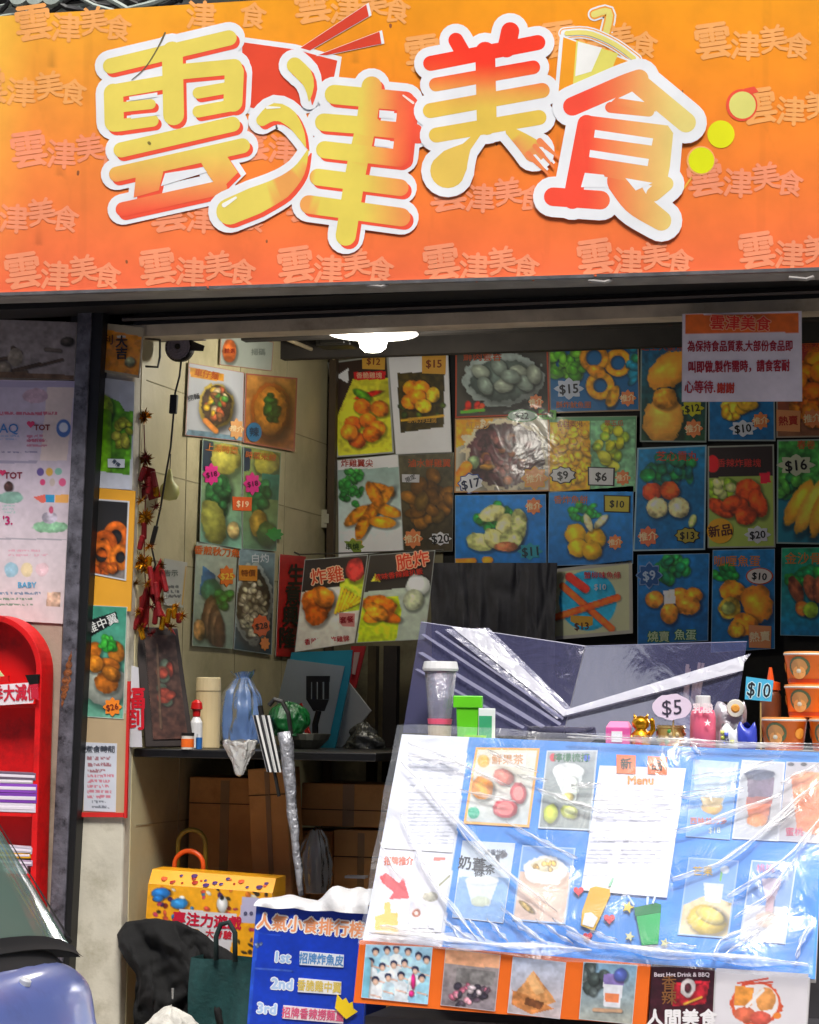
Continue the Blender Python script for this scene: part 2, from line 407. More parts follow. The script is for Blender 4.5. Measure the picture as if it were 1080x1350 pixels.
def sticker(par, pl, lift, kind, cx, cy, rx, ry, col, txt='', tcol='#1a1a1a', edge=None, rot=-6, th=None, name='price_sticker'):
    mb = MB(); h = lift+.003
    if edge: poly_on(mb, blob_poly(cx, cy, rx*1.12, ry*1.14, kind, rnd), edge, pl, h, .002); h += .0012
    poly_on(mb, blob_poly(cx, cy, rx, ry, kind, rnd), col, pl, h, .0015)
    if txt:
        if th is None: th = min(ry*1.2, rx*3.0/max(len(txt), 1))
        put_text(mb, txt, cx, cy, th, tcol, pl, rot, hh=h+.0009, bold=.03)
    return mb.build(name, SLEEVE, par)
# ============================================================ the setting
XL = float(at(182, 700, PY(.05))[0]); YB = 1.955
ZLINT = float(at(600, 428, PY(0))[2]); ZTOP = float(at(600, 412, PY(0))[2])
concrete = mat('concrete', '#77756f', .85, var=.2, scale=4, bump=.3, dirt='#4d4b46')
asph = mat('asphalt', '#5a5a5e', .9, var=.3, scale=60, bump=.5, bscale=200)
pave = mat('pavement_slabs', '#b0aba2', .85, var=.25, scale=9, bump=.3, dirt='#8a867e')
cream = mat('cream_tiles', '#beb48e', .5, var=.12, scale=5, bump=.12, bscale=30, dirt='#a39a74', dscale=2.2)
darkw = mat('dark_wall', '#1b1a18', .8, var=.4, scale=4, bump=.2)
pinkw = mat('pink_beige_wall', '#b3a08e', .75, var=.12, scale=6, bump=.2, dirt='#8b7a68')
mb = MB(); mb.add([(-60, -60, -.14), (60, -60, -.14), (60, 60, -.14), (-60, 60, -.14)], [(0, 1, 2, 3)]); struct(mb.build('ground', asph))
mb = MB(); mb.box((0, -1.05, -.07), (24, 2.3, .13)); struct(mb.build('pavement', pave, bevel=.01))
mb = MB()
for sx in (-12.0, 0): mb.box((sx+6, -2.26, -.065), (11.98, .12, .14))
struct(mb.build('kerb', concrete, bevel=.01))
mb = MB(); mb.box((.5, .95, -.02), (3.2, 2.1, .06)); struct(mb.build('interior_floor', mat('grimy_floor', '#3a332b', .7, var=.3, scale=8)))
# shop room: thing > walls
shop = thing('snack_shop', 'narrow street snack shop with cream tiled side wall, under the orange sign', 'shop', (0, 0, 0))
mb = MB(); mb.box((XL-.06, 1.04, 1.35), (.12, 1.98, 2.9))
for zt in (.919, 1.21, 1.80, 2.1, 2.4):       # tile joints (thin raised grout lines)
    mb.box((XL+.0008, 1.04, zt), (.002, 1.9, .0035), mi=1)
for yt in (.45, .95, 1.45): mb.box((XL+.001, yt, 1.35), (.002, .0035, 2.9), mi=1)
mb.build('side_wall', [cream, mat('grout', '#9a9274', .9)], shop)
mb = MB(); mb.box((.6, YB+.06, 1.35), (3.4, .12, 2.9)); mb.build('back_wall', darkw, shop)
mb = MB(); mb.box((-.7, YB-.004, 1.35), (.5, .012, 2.9)); mb.build('back_wall_strip', mat('cream_plaster', '#7f785c', .7, var=.2, scale=5, dirt='#4d4634'), shop)
mb = MB(); mb.box((1.9, 1.0, 1.35), (.12, 2., 2.9)); mb.build('right_wall', mat('dull_wall', '#4d483e', .8), shop)
mb = MB(); mb.box((.45, 1.0, 2.86), (3.0, 2.1, .1)); 
for yy in (.5, .95, 1.4): mb.box((.45, yy, 2.74), (3.0, .05, .14), mi=0)
mb.build('ceiling', mat('dark_ceiling', '#2a2520', .8, var=.3), shop)
# lintel over the opening
mb = MB()
a0 = at(140, 420, PY(0)); 
mb.box((.5, .05, (ZLINT+ZTOP)/2), (3.05, .1, ZTOP-ZLINT)); mb.build('lintel', mat('beige_lintel', '#b5a58e', .6, var=.2, dirt='#7a6b57'), shop)
mb = MB(); mb.box((.2, .04, (ZTOP+3.1)/2+.002), (5.2, .08, 3.1-ZTOP)); mb.build('shutter_box', mat('dark_shutter_box', '#141211', .5, var=.3, scale=7), shop)
for i, zz in enumerate((.018, .05)):
    mb = MB(); mb.tube([(-1.0, -.02, ZTOP+zz), (2.2, -.02, ZTOP+zz)], .008, 6); mb.build('shutter_rail', mat('brown_metal', '#2d201c', .5), shop)
# outer facade left of the frame and above the sign
xf0 = float(at(72, 1250, PY(-.0))[0]); xf1 = float(at(137, 420, PY(0))[0])
fac = thing('building_front', 'grimy building front around and above the snack shop', 'building', (-2, 0, 0))
mb = MB(); mb.box(((xf0-.004-7)/2, .12, 1.6), (7+xf0-.004, .24, 3.3)); mb.box((xf0+.04, .15, 1.6), (.09, .2, 3.3)); 
mb.build('side_panel', pinkw, fac)
mb = MB(); mb.box((.3, .5, 5.0), (8, .8, 3.8)); mb.build('upper_wall', mat('upper_dark_wall', '#3b3d3a', .85, var=.4, scale=3, bump=.3), fac)
mb = MB(); mb.box((4.2, .1, 1.6), (4.4, .24, 3.3)); mb.build('right_panel', pinkw, fac)
# dark steel door post with rust, and black seal strip
post = thing('steel_post', 'dark scuffed steel door post with rusty patch left of the shop opening', 'post', (xf0, 0, 0))
def vbar(px0, px1, ypx, y0, y1, z0=.0, z1=3.):
    x0 = float(at(px0, ypx, PY(y0))[0]); x1 = float(at(px1, ypx, PY(y0))[0]); mbb = MB(); mbb.box(((x0+x1)/2, (y0+y1)/2, (z0+z1)/2), (x1-x0, y1-y0, z1-z0)); return mbb
def leanbar(name, qt, qb, y0, y1, m):
    # the post leans a little outwards towards its foot
    pl = PY(y0); T = [at(x, 395, pl) for x in qt]; Bm = [at(x, 1270, pl) for x in qb]; V = []
    for t_, b_ in zip(T, Bm):
        d = (b_-t_)/(b_[2]-t_[2]); V += [t_+d*(3.0-t_[2]), t_+d*(.0-t_[2])]
    P = [V[0], V[2], V[3], V[1]]; mbb = MB(); mbb.hexa(P, [p+(0, y1-y0, 0) for p in P]); return mbb.build(name, m, post, bevel=.003)
leanbar('post_face', (103, 121), (62, 82), -.06, .06, mat('scuffed_steel', '#63616a', .55, .3, var=.5, scale=18, bump=.3, dirt='#26252a', dscale=22))
leanbar('black_channel', (121.4, 137), (82.4, 91), -.052, .05, mat('black_steel', '#0d0d0e', .5, .0))
mb = MB(); xr = float(at(89, 900, PY(-.06))[0])
def rust(u, v):
    e = math.sin(v*math.pi)*(.5+.5*abs(math.sin(v*23)))
    return (xr+.012+(u-.5)*.034*e-.03*(1-v), -.0615-.002*math.sin(u*3.1)*e, 1.30+v*.19)
mb.grid(rust, 6, 40); mb.build('rust_patch', mat('rust', '#7a431c', .9, var=.7, scale=60, bump=.8, dirt='#3f3a3c', dscale=55), post)
# white plastered pier right of the post
pier = thing('white_pier', 'peeling off-white plastered pier at the left edge of the shop opening', 'pillar', (XL, 0, 0))
x0 = float(at(80, 1250, PY(0))[0])+.003; x1 = XL-.003
mb = MB(); mb.box(((x0+x1)/2, .055, 1.33), (x1-x0, .11, 2.66)); mb.build('pier_body', mat('off_white_plaster', '#c2bdac', .7, var=.1, scale=7, bump=.25, bscale=25, dirt='#a09a86', dscale=5), pier, bevel=.008)

# ============================================================ main sign
SPL = PY(-.35)
sign = thing('shop_sign', 'large orange shop sign reading 雲津美食 in yellow and red letters with white outline', 'sign', (0, -.35, 2.6))
Z(0, 0, 1)
SQ = [(-160, 31), (1260, -57), (1260, 349.5), (-160, 393)]
nu, nv = 360, 90; B = bil(SQ, nu, nv); X, Y = B[..., 0], B[..., 1]
t = np.clip((Y-0)/385, -.1, 1.05)[..., None]; tx = np.clip(X/1080, 0, 1)[..., None]
top = srgb('#ffb838')*(1-np.clip(tx*2.2, 0, 1))+srgb('#fba00c')*np.clip(tx*2.2, 0, 1); bot = srgb('#fb7048')
Cg = top*(1-t)**1.0+bot*t; Cg = Cg*(1+.03*nz(X, Y, (0, .3, .6, 1))[..., None]); lft = np.clip(1-X/45, 0, 1)[..., None]*np.clip(1-t, 0, 1)
Cg = Cg*(1-.7*lft)+srgb('#ffcb4a')*.7*lft
streak = (np.abs(((X+25*np.sin(Y/60)) % 237)-70) < 1.6)[..., None]; Cg = np.where(streak, Cg*.985, Cg)
for sx_, sw, sk in ((118, 1.2, .95), (496, 1.2, .95), (730, 1.1, .96), (1012, 1.2, .95)): Cg = np.where((np.abs(X-sx_+.03*Y) < 3.9*sw)[..., None], Cg*(.5+.5*sk), Cg)
for _i in range(16):
    dx_, dy_, dl = rnd.uniform(0, 1080), rnd.uniform(40, 330), rnd.uniform(20, 70); m_ = np.exp(-((X-dx_-.02*(Y-dy_))/5.)**2)*np.clip((Y-dy_)/dl, 0, 1)*(Y < dy_+dl); Cg = Cg*(1-.14*m_[..., None])
mb = MB(); mb.add(atv(B.reshape(-1, 2), SPL), gridfaces(nu, nv), 0, lina(np.clip(Cg.reshape(-1, 3), 0, 1)))
for dx_, dy_, rr_ in ((515, 34, 2), (574, 345, 3), (575, 352, 2.4), (167, 345, 1.6), (103, 228, 2.2), (352, 318, 1.4), (900, 120, 1.2), (655, 190, 1.4)):
    P_ = [(dx_+rr_*math.cos(a_)*(.7+.5*rnd.random()), dy_+rr_*1.6*math.sin(a_)) for a_ in np.linspace(0, 6.28, 9)[:-1]]; mb.add(atv(P_, SPL)+SPL[1]*.0005, [list(range(8))], 0, '#9a5a34')
WMC = '#ffb878'
def wm(x, y, s=1.):
    for ch, dx, dy, hh, rt in (('雲', 0, 0, 44, -8), ('津', 43, 7, 35, 3), ('美', 80, -2, 33, -8), ('食', 112, 7, 31, 7)):
        if y+dy < 14-.062*(x+dx)+18: continue
        put_text(mb, ch, x+dx*s, y+dy*s, hh*s, '#fdb062' if y < 170 else '#fd9b70', SPL, rt, bold=.035, hh=.0006)
    P = [(x+20, y+17), (x+29, y+12), (x+27, y-2), (x+24, y+6)]
for (x, y) in ((44, 30), (222, 14), (412, 7), (558, 70), (940, 54), (-15, 115), (1000, 140), (38, 197), (-25, 282), (222, 282), (400, 268), (590, 255), (930, 235), (30, 357), (208, 352), (390, 349), (582, 346), (785, 339), (998, 330), (1130, 45), (-150, 200), (738, 52), (765, 150), (330, 190)): wm(x, y)
mb.build('sign_face', GLOSS, sign)
# big lettering: strokes
HS = [.002]
def stroke(mb, P, w, colf, hh, grow=0., shift=(0, 0)):
    """one rounded stroke along zoom points P; w width(s) in zoom px; colf(x,y) colour"""
    P = [np.array(p, float)+shift for p in P]
    ww = list(w) if isinstance(w, (list, tuple)) else [w]*len(P); ww = [a+grow for a in ww]
    Q, W = [], []
    for i in range(len(P)-1):
        n = max(2, int(np.linalg.norm(P[i+1]-P[i])/25))
        for k in range(n):
            t = k/n; Q.append(P[i]*(1-t)+P[i+1]*t); W.append(ww[i]*(1-t)+ww[i+1]*t)
    Q.append(P[-1]); W.append(ww[-1]); Q = np.array(Q)
    T = np.gradient(Q, axis=0); T /= np.linalg.norm(T, axis=1)[:, None]+1e-9
    if len(P) > 2:
        for _ in range(3): Q[1:-1] = (Q[:-2]+2*Q[1:-1]+Q[2:])/4
        T = np.gradient(Q, axis=0); T /= np.linalg.norm(T, axis=1)[:, None]+1e-9
    Nn = np.stack([-T[:, 1], T[:, 0]], 1); W = np.array(W)/2
    L = Q+Nn*W[:, None]; Rr = Q-Nn*W[:, None]
    def cap(c, t, n, r):   # half circle
        sq = .38
        return [c+n*r*math.cos(a)+t*r*math.sin(a) for a in np.linspace(0, math.pi, 11)[1:-1]]
    V = []; F = []
    m = len(Q)
    for i in range(m): V += [L[i], Rr[i]]
    F += [(2*i, 2*i+1, 2*i+3, 2*i+2) for i in range(m-1)]
    b = len(V); c1 = cap(Q[-1], T[-1], Nn[-1], W[-1]); V += c1; F.append([2*m-2]+list(range(b, b+len(c1)))+[2*m-1])
    b = len(V); c0 = cap(Q[0], -T[0], -Nn[0], W[0]); V += c0; F.append([1]+list(range(b, b+len(c0)))+[0])
    px = [tp(v) for v in V]
    cols = np.array([lin(colf(*v)) if callable(colf) else lin(colf) for v in V])
    mb.add(atv(px, SPL)+SPL[1]*hh, F, 0, cols)
def spoly(mb, P, col, hh, grow=0.):
    P = np.array(P, float)
    if grow: c = P.mean(0); d = P-c; P = c+d*(1+grow/np.linalg.norm(d, axis=1))[:, None]
    cols = np.array([lin(col(*v)) if callable(col) else lin(col) for v in P])
    mb.add(atv([tp(v) for v in P], SPL)+SPL[1]*hh, [list(range(len(P)))], 0, cols)
def hexmix(stops):
    def f(v):
        if v <= stops[0][0]: return tuple(srgb(stops[0][1]))
        for (a, ca), (b, cb) in zip(stops, stops[1:]):
            if v <= b: t = (v-a)/(b-a); return tuple(srgb(ca)*(1-t)+srgb(cb)*t)
        return tuple(srgb(stops[-1][1]))
    return f
WHT = '#f0f2f4'
def letter(name, tr, strokes, polys, colf, outw, red=None, cuts=(), extra=None, base=.002):
    Z(*tr); mb = MB(); h = base
    for P, w in strokes: stroke(mb, P, w, WHT, h, outw); h += .00003
    for P in polys: spoly(mb, P, WHT, h, outw*.5); h += .00003
    if red:
        for P, w in strokes: stroke(mb, P, w, '#f8573c', h, 0, red); h += .00003
        for P in polys: spoly(mb, np.array(P)+red, '#f8573c', h); h += .00003
    for P, w in strokes: stroke(mb, P, w, colf, h); h += .00003
    for P in polys: spoly(mb, P, colf, h); h += .00003
    for P in cuts: spoly(mb, P, WHT, h); h += .00003
    if extra: extra(mb, h)
    return mb.build(name, GLOSS, sign)
gY = hexmix([(820, '#edd962'), (950, '#f2bd5c'), (1080, '#f88a52'), (1180, '#fb5a3e')])
def bowl():
    Z(270, 0, 3.6); mb = MB()
    Pb = [(165, 180), (430, 222), (640, 275), (620, 400), (520, 520), (330, 560), (170, 520)]
    spoly(mb, Pb, WHT, .0014, 12); spoly(mb, [(178, 200), (430, 235), (630, 288), (612, 380), (510, 500), (330, 540), (180, 500)], '#ea4c2e', .0016)
    for P in ([(455, 228), (768, 22), (780, 78), (500, 240)], [(540, 262), (830, 150), (840, 208), (580, 262)]):
        spoly(mb, P, WHT, .0018, 14); spoly(mb, P, '#e0452a', .0020)
    mb.build('bowl_emblem', GLOSS, sign)
bowl()
letter('sign_letter', (120, 0, 4.218), [
    ([(112, 368), (770, 212)], 86), ([(120, 510), (400, 462)], 78), ([(480, 402), (800, 372)], 86), ([(128, 520), (132, 680)], 108),
    ([(150, 600), (335, 580)], 56), ([(150, 700), (345, 672)], 68), ([(455, 290), (462, 640)], 116), ([(800, 400), (792, 570)], 106),
    ([(600, 518), (780, 486)], 64), ([(600, 622), (780, 588)], 66), ([(170, 835), (790, 692)], 84), ([(145, 970), (845, 812)], 84),
    ([(180, 1165), (720, 1045)], 80)],
    [[(255, 960), (412, 925), (380, 1060), (240, 1100)], [(600, 880), (745, 850), (820, 960), (720, 1060), (655, 975)]],
    lambda x, y: gY(y), 92, (17, 20), cuts=[[(415, 965), (625, 932), (648, 958), (392, 1036)], [(215, 540), (372, 515), (372, 540), (218, 562)],
    [(225, 640), (385, 625), (385, 640), (225, 662)], [(180, 1085), (262, 1060), (266, 1000), (120, 1030), (130, 1070)]][:3],
    extra=lambda mb, h: (stroke(mb, [(415, 185), (375, 270), (300, 390), (230, 445)], [10, 7, 6, 4], '#6b6448', h+.0002), stroke(mb, [(325, 795), (330, 800)], 16, '#8a7c3c', h+.0004)), base=.0030)
gX = hexmix([(740, '#ecd75c'), (850, '#f6a552'), (960, '#fb5a3c')])
gX2 = hexmix([(760, '#ecd75c'), (960, '#f69852')])
letter('sign_letter', (270, 0, 3.6), [
    ([(430, 312), (480, 352), (508, 410), (498, 480)], [76, 76, 46, 6]), ([(275, 572), (335, 520), (410, 555), (462, 640), (482, 700)], [56, 88, 76, 40, 5]),
    ([(492, 715), (455, 815), (370, 895), (240, 955), (120, 1005)], [8, 62, 105, 130, 125]),
    ([(795, 412), (768, 600), (722, 800), (672, 1120)], 96), ([(618, 450), (955, 482)], 92), ([(568, 582), (800, 600)], 84), ([(760, 605), (1000, 628)], 78),
    ([(572, 712), (925, 752)], 82), ([(540, 842), (930, 892)], 80), ([(498, 972), (935, 1032)], 88), ([(962, 490), (935, 745)], 84)],
    [], lambda x, y: gX(x) if y < 800 else (gX2(x) if x > 520 else gY(1000 if x > 330 else 700)), 78, (15, 16),
    cuts=[[(832, 524), (902, 530), (898, 566), (830, 560)], [(812, 658), (882, 668), (878, 702), (806, 694)]],
    extra=lambda mb, h: (stroke(mb, [(300, 512), (360, 512)], [14, 6], '#fdfdf4', h+.0003), stroke(mb, [(95, 975), (150, 940)], [22, 12], '#fdfdf4', h+.0003), stroke(mb, [(945, 455), (992, 490)], [8, 12], '#ffe9dc', h+.0004)), base=.0046)
gM = hexmix([(390, '#fb3a20'), (480, '#f9743a'), (560, '#f3a850'), (660, '#ecc852')])
letter('sign_letter', (530, 0, 4.657), [
    ([(335, 250), (380, 330)], 92), ([(668, 195), (645, 300)], 112), ([(180, 392), (838, 264)], 92), ([(212, 522), (810, 416)], 84), ([(178, 682), (865, 558)], 92),
    ([(215, 832), (845, 724)], 92), ([(515, 320), (525, 770)], 122), ([(480, 815), (400, 905), (330, 985), (285, 1050)], [30, 60, 180, 215]),
    ([(670, 810), (760, 880), (815, 930)], [60, 110, 140])], [], lambda x, y: gM(y) if y < 860 else ('#ee9a58' if x > 500 else '#ecc75a'), 112, None,
    cuts=[[(845, 905), (868, 905), (945, 1000), (935, 1010)], [(800, 955), (825, 950), (905, 1040), (895, 1050)]],
    extra=lambda mb, h: [stroke(mb, P, w, '#f58a50', h+.0001*i) for i, (P, w) in enumerate([([(850, 870), (965, 970)], [40, 12]), ([(820, 900), (935, 1028)], [30, 12]), ([(780, 950), (905, 1075)], [40, 12])])], base=.0062)
gS = hexmix([(300, '#fb5038'), (430, '#f8844e'), (560, '#f0b868'), (680, '#eedb80')])
letter('sign_letter', (680, 0, 3.176), [
    ([(240, 448), (470, 348), (520, 332)], 78), ([(510, 345), (715, 515)], 84), ([(400, 452), (560, 468)], 46), ([(300, 522), (240, 838)], 78),
    ([(160, 826), (358, 840)], 78), ([(450, 760), (500, 850), (612, 926)], [130, 110, 84]), ([(580, 815), (632, 772)], 62)],
    [[(275, 500), (320, 488), (640, 528), (662, 560), (648, 700), (630, 790), (470, 760), (300, 728)], [(392, 440), (480, 355), (560, 390), (590, 470)]],
    lambda x, y: gS(x), 92, None,
    cuts=[[(432, 414), (490, 386), (542, 430)], [(335, 546), (578, 582), (572, 612), (330, 578)], [(314, 630), (560, 668), (555, 698), (310, 660)],
          [(462, 748), (576, 768), (505, 800)], [(292, 726), (372, 734), (392, 788), (276, 786)]], base=.0078)
Z(680, 0, 3.176); mb = MB()
for P, w, c, h in (([(330, 60), (405, 32), (378, 140)], 56, WHT, .0010), ([(330, 60), (405, 32), (378, 140)], 42, '#f5a33a', .0012), ([(330, 60), (405, 32), (378, 140)], 28, '#ece07a', .0014)): stroke(mb, P, w, c, h)
for g, c, h in ((26, WHT, .0016), (16, '#f6a63a', .0018), (6, WHT, .0020)): stroke(mb, [(205, 140), (300, 130), (420, 185), (505, 250)], 26, c, h, g)
spoly(mb, [(192, 150), (500, 262), (440, 370), (170, 390)], WHT, .0022, 8); spoly(mb, [(200, 156), (488, 262), (430, 370), (180, 390)], '#f7a21e', .0024)
spoly(mb, [(255, 168), (430, 225), (400, 300), (240, 360)], '#e9e06a', .0026); spoly(mb, [(262, 175), (362, 200), (318, 300), (250, 320)], '#f6f6f0', .0028)
stroke(mb, [(215, 140), (300, 132), (420, 185), (495, 245)], 20, '#ece07a', .0030)
mb.build('cup_emblem', GLOSS, sign)
mb = MB()
def disc(cx, cy, r, c, h): spoly(mb, [(cx+r*math.cos(i*.2618), cy+r*1.02*math.sin(i*.2618)) for i in range(24)], c, h)
disc(947, 440, 66, '#f4553a', .0012); disc(950, 440, 56, '#e6e07a', .0014); spoly(mb, [(955, 372), (1000, 362), (1018, 385), (985, 395)], '#f4553a', .0016)
disc(860, 562, 57, '#ecec10', .0012); disc(776, 672, 60, '#ffb070', .0018); disc(778, 672, 54, '#e9ee08', .0021); stroke(mb, [(738, 742), (700, 795)], 7, '#f5c04a', .0010)
mb.build('berry_emblem', GLOSS, sign)
# casing, trim and soffit
TL, TRc, BR, BL = [at(x, y, SPL) for x, y in SQ]
zb = float((BL[2]+BR[2])/2)
mb = MB(); off = np.array([0, .16, 0]); e = np.array([0, .002, 0])
mb.hexa([p+e for p in (TL, TRc, BR, BL)], [p+off for p in (TL, TRc, BR, BL)]); mb.build('sign_case', mat('sign_case_metal', '#8e8c88', .5, .2, var=.2), sign)
Z(0, 0, 1)
for (xa, xb) in ((-160, 274), (277, 784), (788, 1260)):
    ya = 393-43.5*(xa+160)/1420; yb2 = 393-43.5*(xb+160)/1420
    A1, A2 = at(xa, ya, SPL), at(xb, yb2, SPL); mb = MB(); d = np.array([0, -.012, 0]); u = np.array([0, 0, .014]); u2 = np.array([0, 0, -.006])
    mb.hexa([A1+d+u2, A2+d+u2, A2+d+u*.3, A1+d+u*.3], [A1-d*.8+u2, A2-d*.8+u2, A2-d*.8+u*.3, A1-d*.8+u*.3]); mb.build('edge_trim', mat('aluminium', '#a9a7a4', .3, .8, var=.3, scale=20), sign)
mb = MB(); mb.box((.1, -.09, zb+.10), (5.2, .17, .2)); mb.build('soffit', mat('black_soffit', '#0b0a0a', .6), sign)
for k, (pxx, pyy) in enumerate(((492, 372), (785, 366), (1050, 362))):
    c = at(pxx, pyy+4, SPL); mb = MB(); mb.tube([c+np.array((-.02, -.004, 0)), c+np.array((.03, -.01, -.008)), c+np.array((.05, .0, -.0))], .006, 6); mb.build('clamp', mat('grey_clamp', '#8a8580', .6), sign)
# cables and leaves above the sign
cab = thing('cable_bundle', 'tangled black and grey cables above the top left corner of the sign', 'cables', tuple(at(60, 5, PY(-.12))))
for k in range(12):
    P = [at(-40+i*34+rnd.uniform(-8, 8), 6+14*math.sin(i*1.3+k)+rnd.uniform(-6, 6)-k*2, PY(-.1+.02*rnd.random())) for i in range(9)]
    mb = MB(); mb.tube(P, .006+.004*rnd.random(), 6); mb.build('cable', mat('black_cable', '#0e0e0e', .5) if k % 3 else mat('pale_cable', '#9ba59c', .5), cab)
for k in range(3):
    c = at(30+k*22, -2, PY(-.08)); mb = MB(); mb.lathe(c, [(.035, 0), (.04, .01), (.038, .03), (.01, .035)], 16, ax=(0, -1, .2)); mb.build('coil_ring', mat('pale_cable', '#9ba59c', .5), cab)
# unseen block added across the street, tall and wide to darken the plastic's reflections
opp = thing('reflection_block', 'unseen tall blue grey block added across the street for its reflection', 'building', (0, -16, 0))
mb = MB(); mb.box((3, -18, 9.5), (50, 6, 19)); mb.build('wall', mat('reflection_block_grey', '#6b6c86', .8, var=.15, scale=2), opp)  # body of the added reflection block
for i in range(14):
    for j in range(6):
        f = MB(); f.box((-14+i*3, -14.97, 2.6+j*3), (1.5, .08, 1.5)); fo = f.build('window', mat('reflection_block_frame', '#5a6068', .4), opp)  # window frames of the added reflection block
        f = MB(); f.box((-14+i*3, -14.92, 2.6+j*3), (1.3, .03, 1.3)); f.build('pane', mat('reflection_block_glass', '#1c2530', .1), fo)  # window panes of the added reflection block
# ============================================================ posters inside
BK = PY(1.93); BK_[0] = BK; SW = PX(XL+.006)
OR = '#f0a050'
def bub(x, y, t, rx=26, ry=17, col='#e8e8ee', tc='#20242c', e='#2a2a30', kind='oval', **k): return (kind, x, y, rx, ry, col, t, tc, e, -4, ry*1.35, *k.values())
def orn(x, y, r=30, t='推介'): return ('flower', x, y, r, r, '#f08c50', t, '#fbe3b0', None, -5, r*.75, 'offer_sticker')
# --- back wall, left leaning column (zoom 420,420)
Z(420, 420, 3.2727)
NG = ['#d8701c', '#e88424', '#c85f18']
poster('food_poster', 'poster of orange nuggets with chilli on lime green, under the lamp', 'poster', [(40, 190), (300, 155), (330, 582), (85, 600)], BK, '#2a1c14',
  [('P', [(150, 262), (340, 255), (340, 600), (60, 600), (75, 440)], '#b9b43a', .12), ('P', [(80, 440), (160, 300), (340, 400), (330, 590), (90, 590)], '#c6c23a', .15), ('E', 215, 330, 60, 12, -15, '#c8281c'), ('E', 190, 330, 45, 18, 30, '#4d7a20')]+
  [('E', *q, 38, 34, 20, NG[i % 3]) for i, q in enumerate([(190, 380), (265, 390), (150, 455), (215, 440), (255, 475), (170, 525), (230, 500), (135, 490)])]+[('P', [(75, 250), (130, 215), (130, 280)], '#e9d6d9'), ('P', [(155, 232), (290, 226), (290, 262), (155, 266)], '#a51f22')],
  [('香脆雞塊', 222, 247, 24, '#f3c9a0')], bord=(1.3, '#b8bab0'), tags=[('rect', 240, 185, 50, 36, '#e8b040', '$12', '#8a3a14', None, 3, 34)], curl=.012)
poster('food_poster', 'white framed poster of tangerines with yellow price square', 'poster', [(300, 155), (560, 120), (578, 578), (335, 588)], BK, '#cfd0d4',
  [('P', [(340, 236), (545, 228), (542, 468), (355, 494)], '#39300f', .3), ('C', 445, 380, 95, 60, 20, 14, ['#4a5a1c', '#2f3b14'])]+[('E', *q, 36, 33, 0, '#f08a1c') for q in [(400, 300), (445, 300), (395, 360), (430, 340)]]+[('E', 495, 330, 28, 34, 20, '#f6c238'), ('E', 455, 378, 36, 30, 10, '#f4b830'), ('L', (360, 440), (540, 420), 10, '#c89a30')],
  [('家常炸豆腐', 450, 440, 22, '#d9a23a')], bord=(1.2, '#9da3a0'), tags=[('rect', 500, 195, 52, 46, '#eeb040', '$15', '#8a3a14', None, 0, 40)], curl=.008)
poster('food_poster', 'poster of golden fried wings with parsley and a white foot strip', 'poster', [(82, 612), (345, 585), (370, 1000), (90, 1030)], BK, '#aebdb8',
  [('G', '#7f968f', '#dfe4e2', .05), ('P', [(82, 612), (345, 585), (350, 640), (86, 655)], '#d8d8d2'), ('C', 150, 710, 60, 55, 26, 16, ['#2f7a35', '#3f8f3f', '#235f2a']), ('C', 140, 780, 40, 45, 14, 15, ['#2f7a35', '#2a6a30'])]+
  [('E', *q, 26, r, '#c8791e' if i % 2 else '#d98a26') for i, (q, r) in enumerate([((165, 850, 62), 140), ((270, 740, 60), 20), ((260, 800, 95), 130), ((215, 860, 80), 120), ((300, 830, 60), 20), ((190, 900, 60), 110), ((280, 880, 60), 5), ((240, 760, 60), 60)])],
  [('炸雞翼尖', 170, 625, 30, '#b5301c')], bord=(1.2, '#c9cfca'), tags=[('flower', 150, 985, 52, 34, '#8aa43a', '串燒', '#2c4a14', '#e0b040', 0, 26), orn(325, 972, 34)], curl=.01)
poster('food_poster', 'dark brown poster of stewed wings with white cloud $20 tag', 'poster', [(345, 590), (585, 578), (580, 1005), (370, 1010)], BK, '#3c3522',
  [('G', '#4d4a38', '#2f2616', .2), ('C', 475, 780, 95, 110, 34, 38, ['#6b4a1e', '#7a5420', '#543a18', '#5f4a22'])], [('滷水鮮雞翼', 480, 625, 32, '#d2521c')], bord=(1.1, '#7b7f76'),
  tags=[('rect', 400, 690, 38, 18, '#d9d9dd', '限定', '#3a3a3e', None, -25, 20), orn(410, 950, 44), ('flower', 528, 950, 50, 30, '#e6e6ea', '$20', '#16161a', None, -5, 44)])
LP_ = PY(1.42); BKX.append(LP_)
poster('food_poster', 'leaning poster of fried chicken leg and chips with a red slogan line', 'poster', [(-58, 1040), (215, 1020), (158, 1400), (-100, 1440)], LP_, '#2a2320',
  [('P', [(-75, 1180), (200, 1140), (158, 1400), (-100, 1440)], '#c9c6bb', .06), ('P', [(95, 1130), (215, 1100), (180, 1260), (90, 1270)], '#a8b53a', .2), ('E', -5, 1225, 68, 62, 20, '#b8641e'), ('E', -10, 1275, 48, 52, 0, '#a85518'), ('E', 25, 1200, 50, 42, 30, '#c8742a')]+
  [('L', (75+i*13, 1270-i*6), (105+i*14, 1165+i*8), 13, '#e8a02a' if i % 2 else '#f0b038', .3) for i in range(7)]+[('E', 160, 1085, 40, 50, 10, '#a83a34')],
  [('炸雞', 40, 1110, 62, '#e04a20', dict(rot=-8, out='#f6c8a0')), ('香脆惹味炸雞髀', 40, 1388, 24, '#c8202c', dict(rot=-5))], bord=(1.2, '#c4c8c2'), tags=[('rect', 125, 1300, 34, 30, '#e89890', '套餐', '#a8202a', None, -5, 26)], curl=.01)
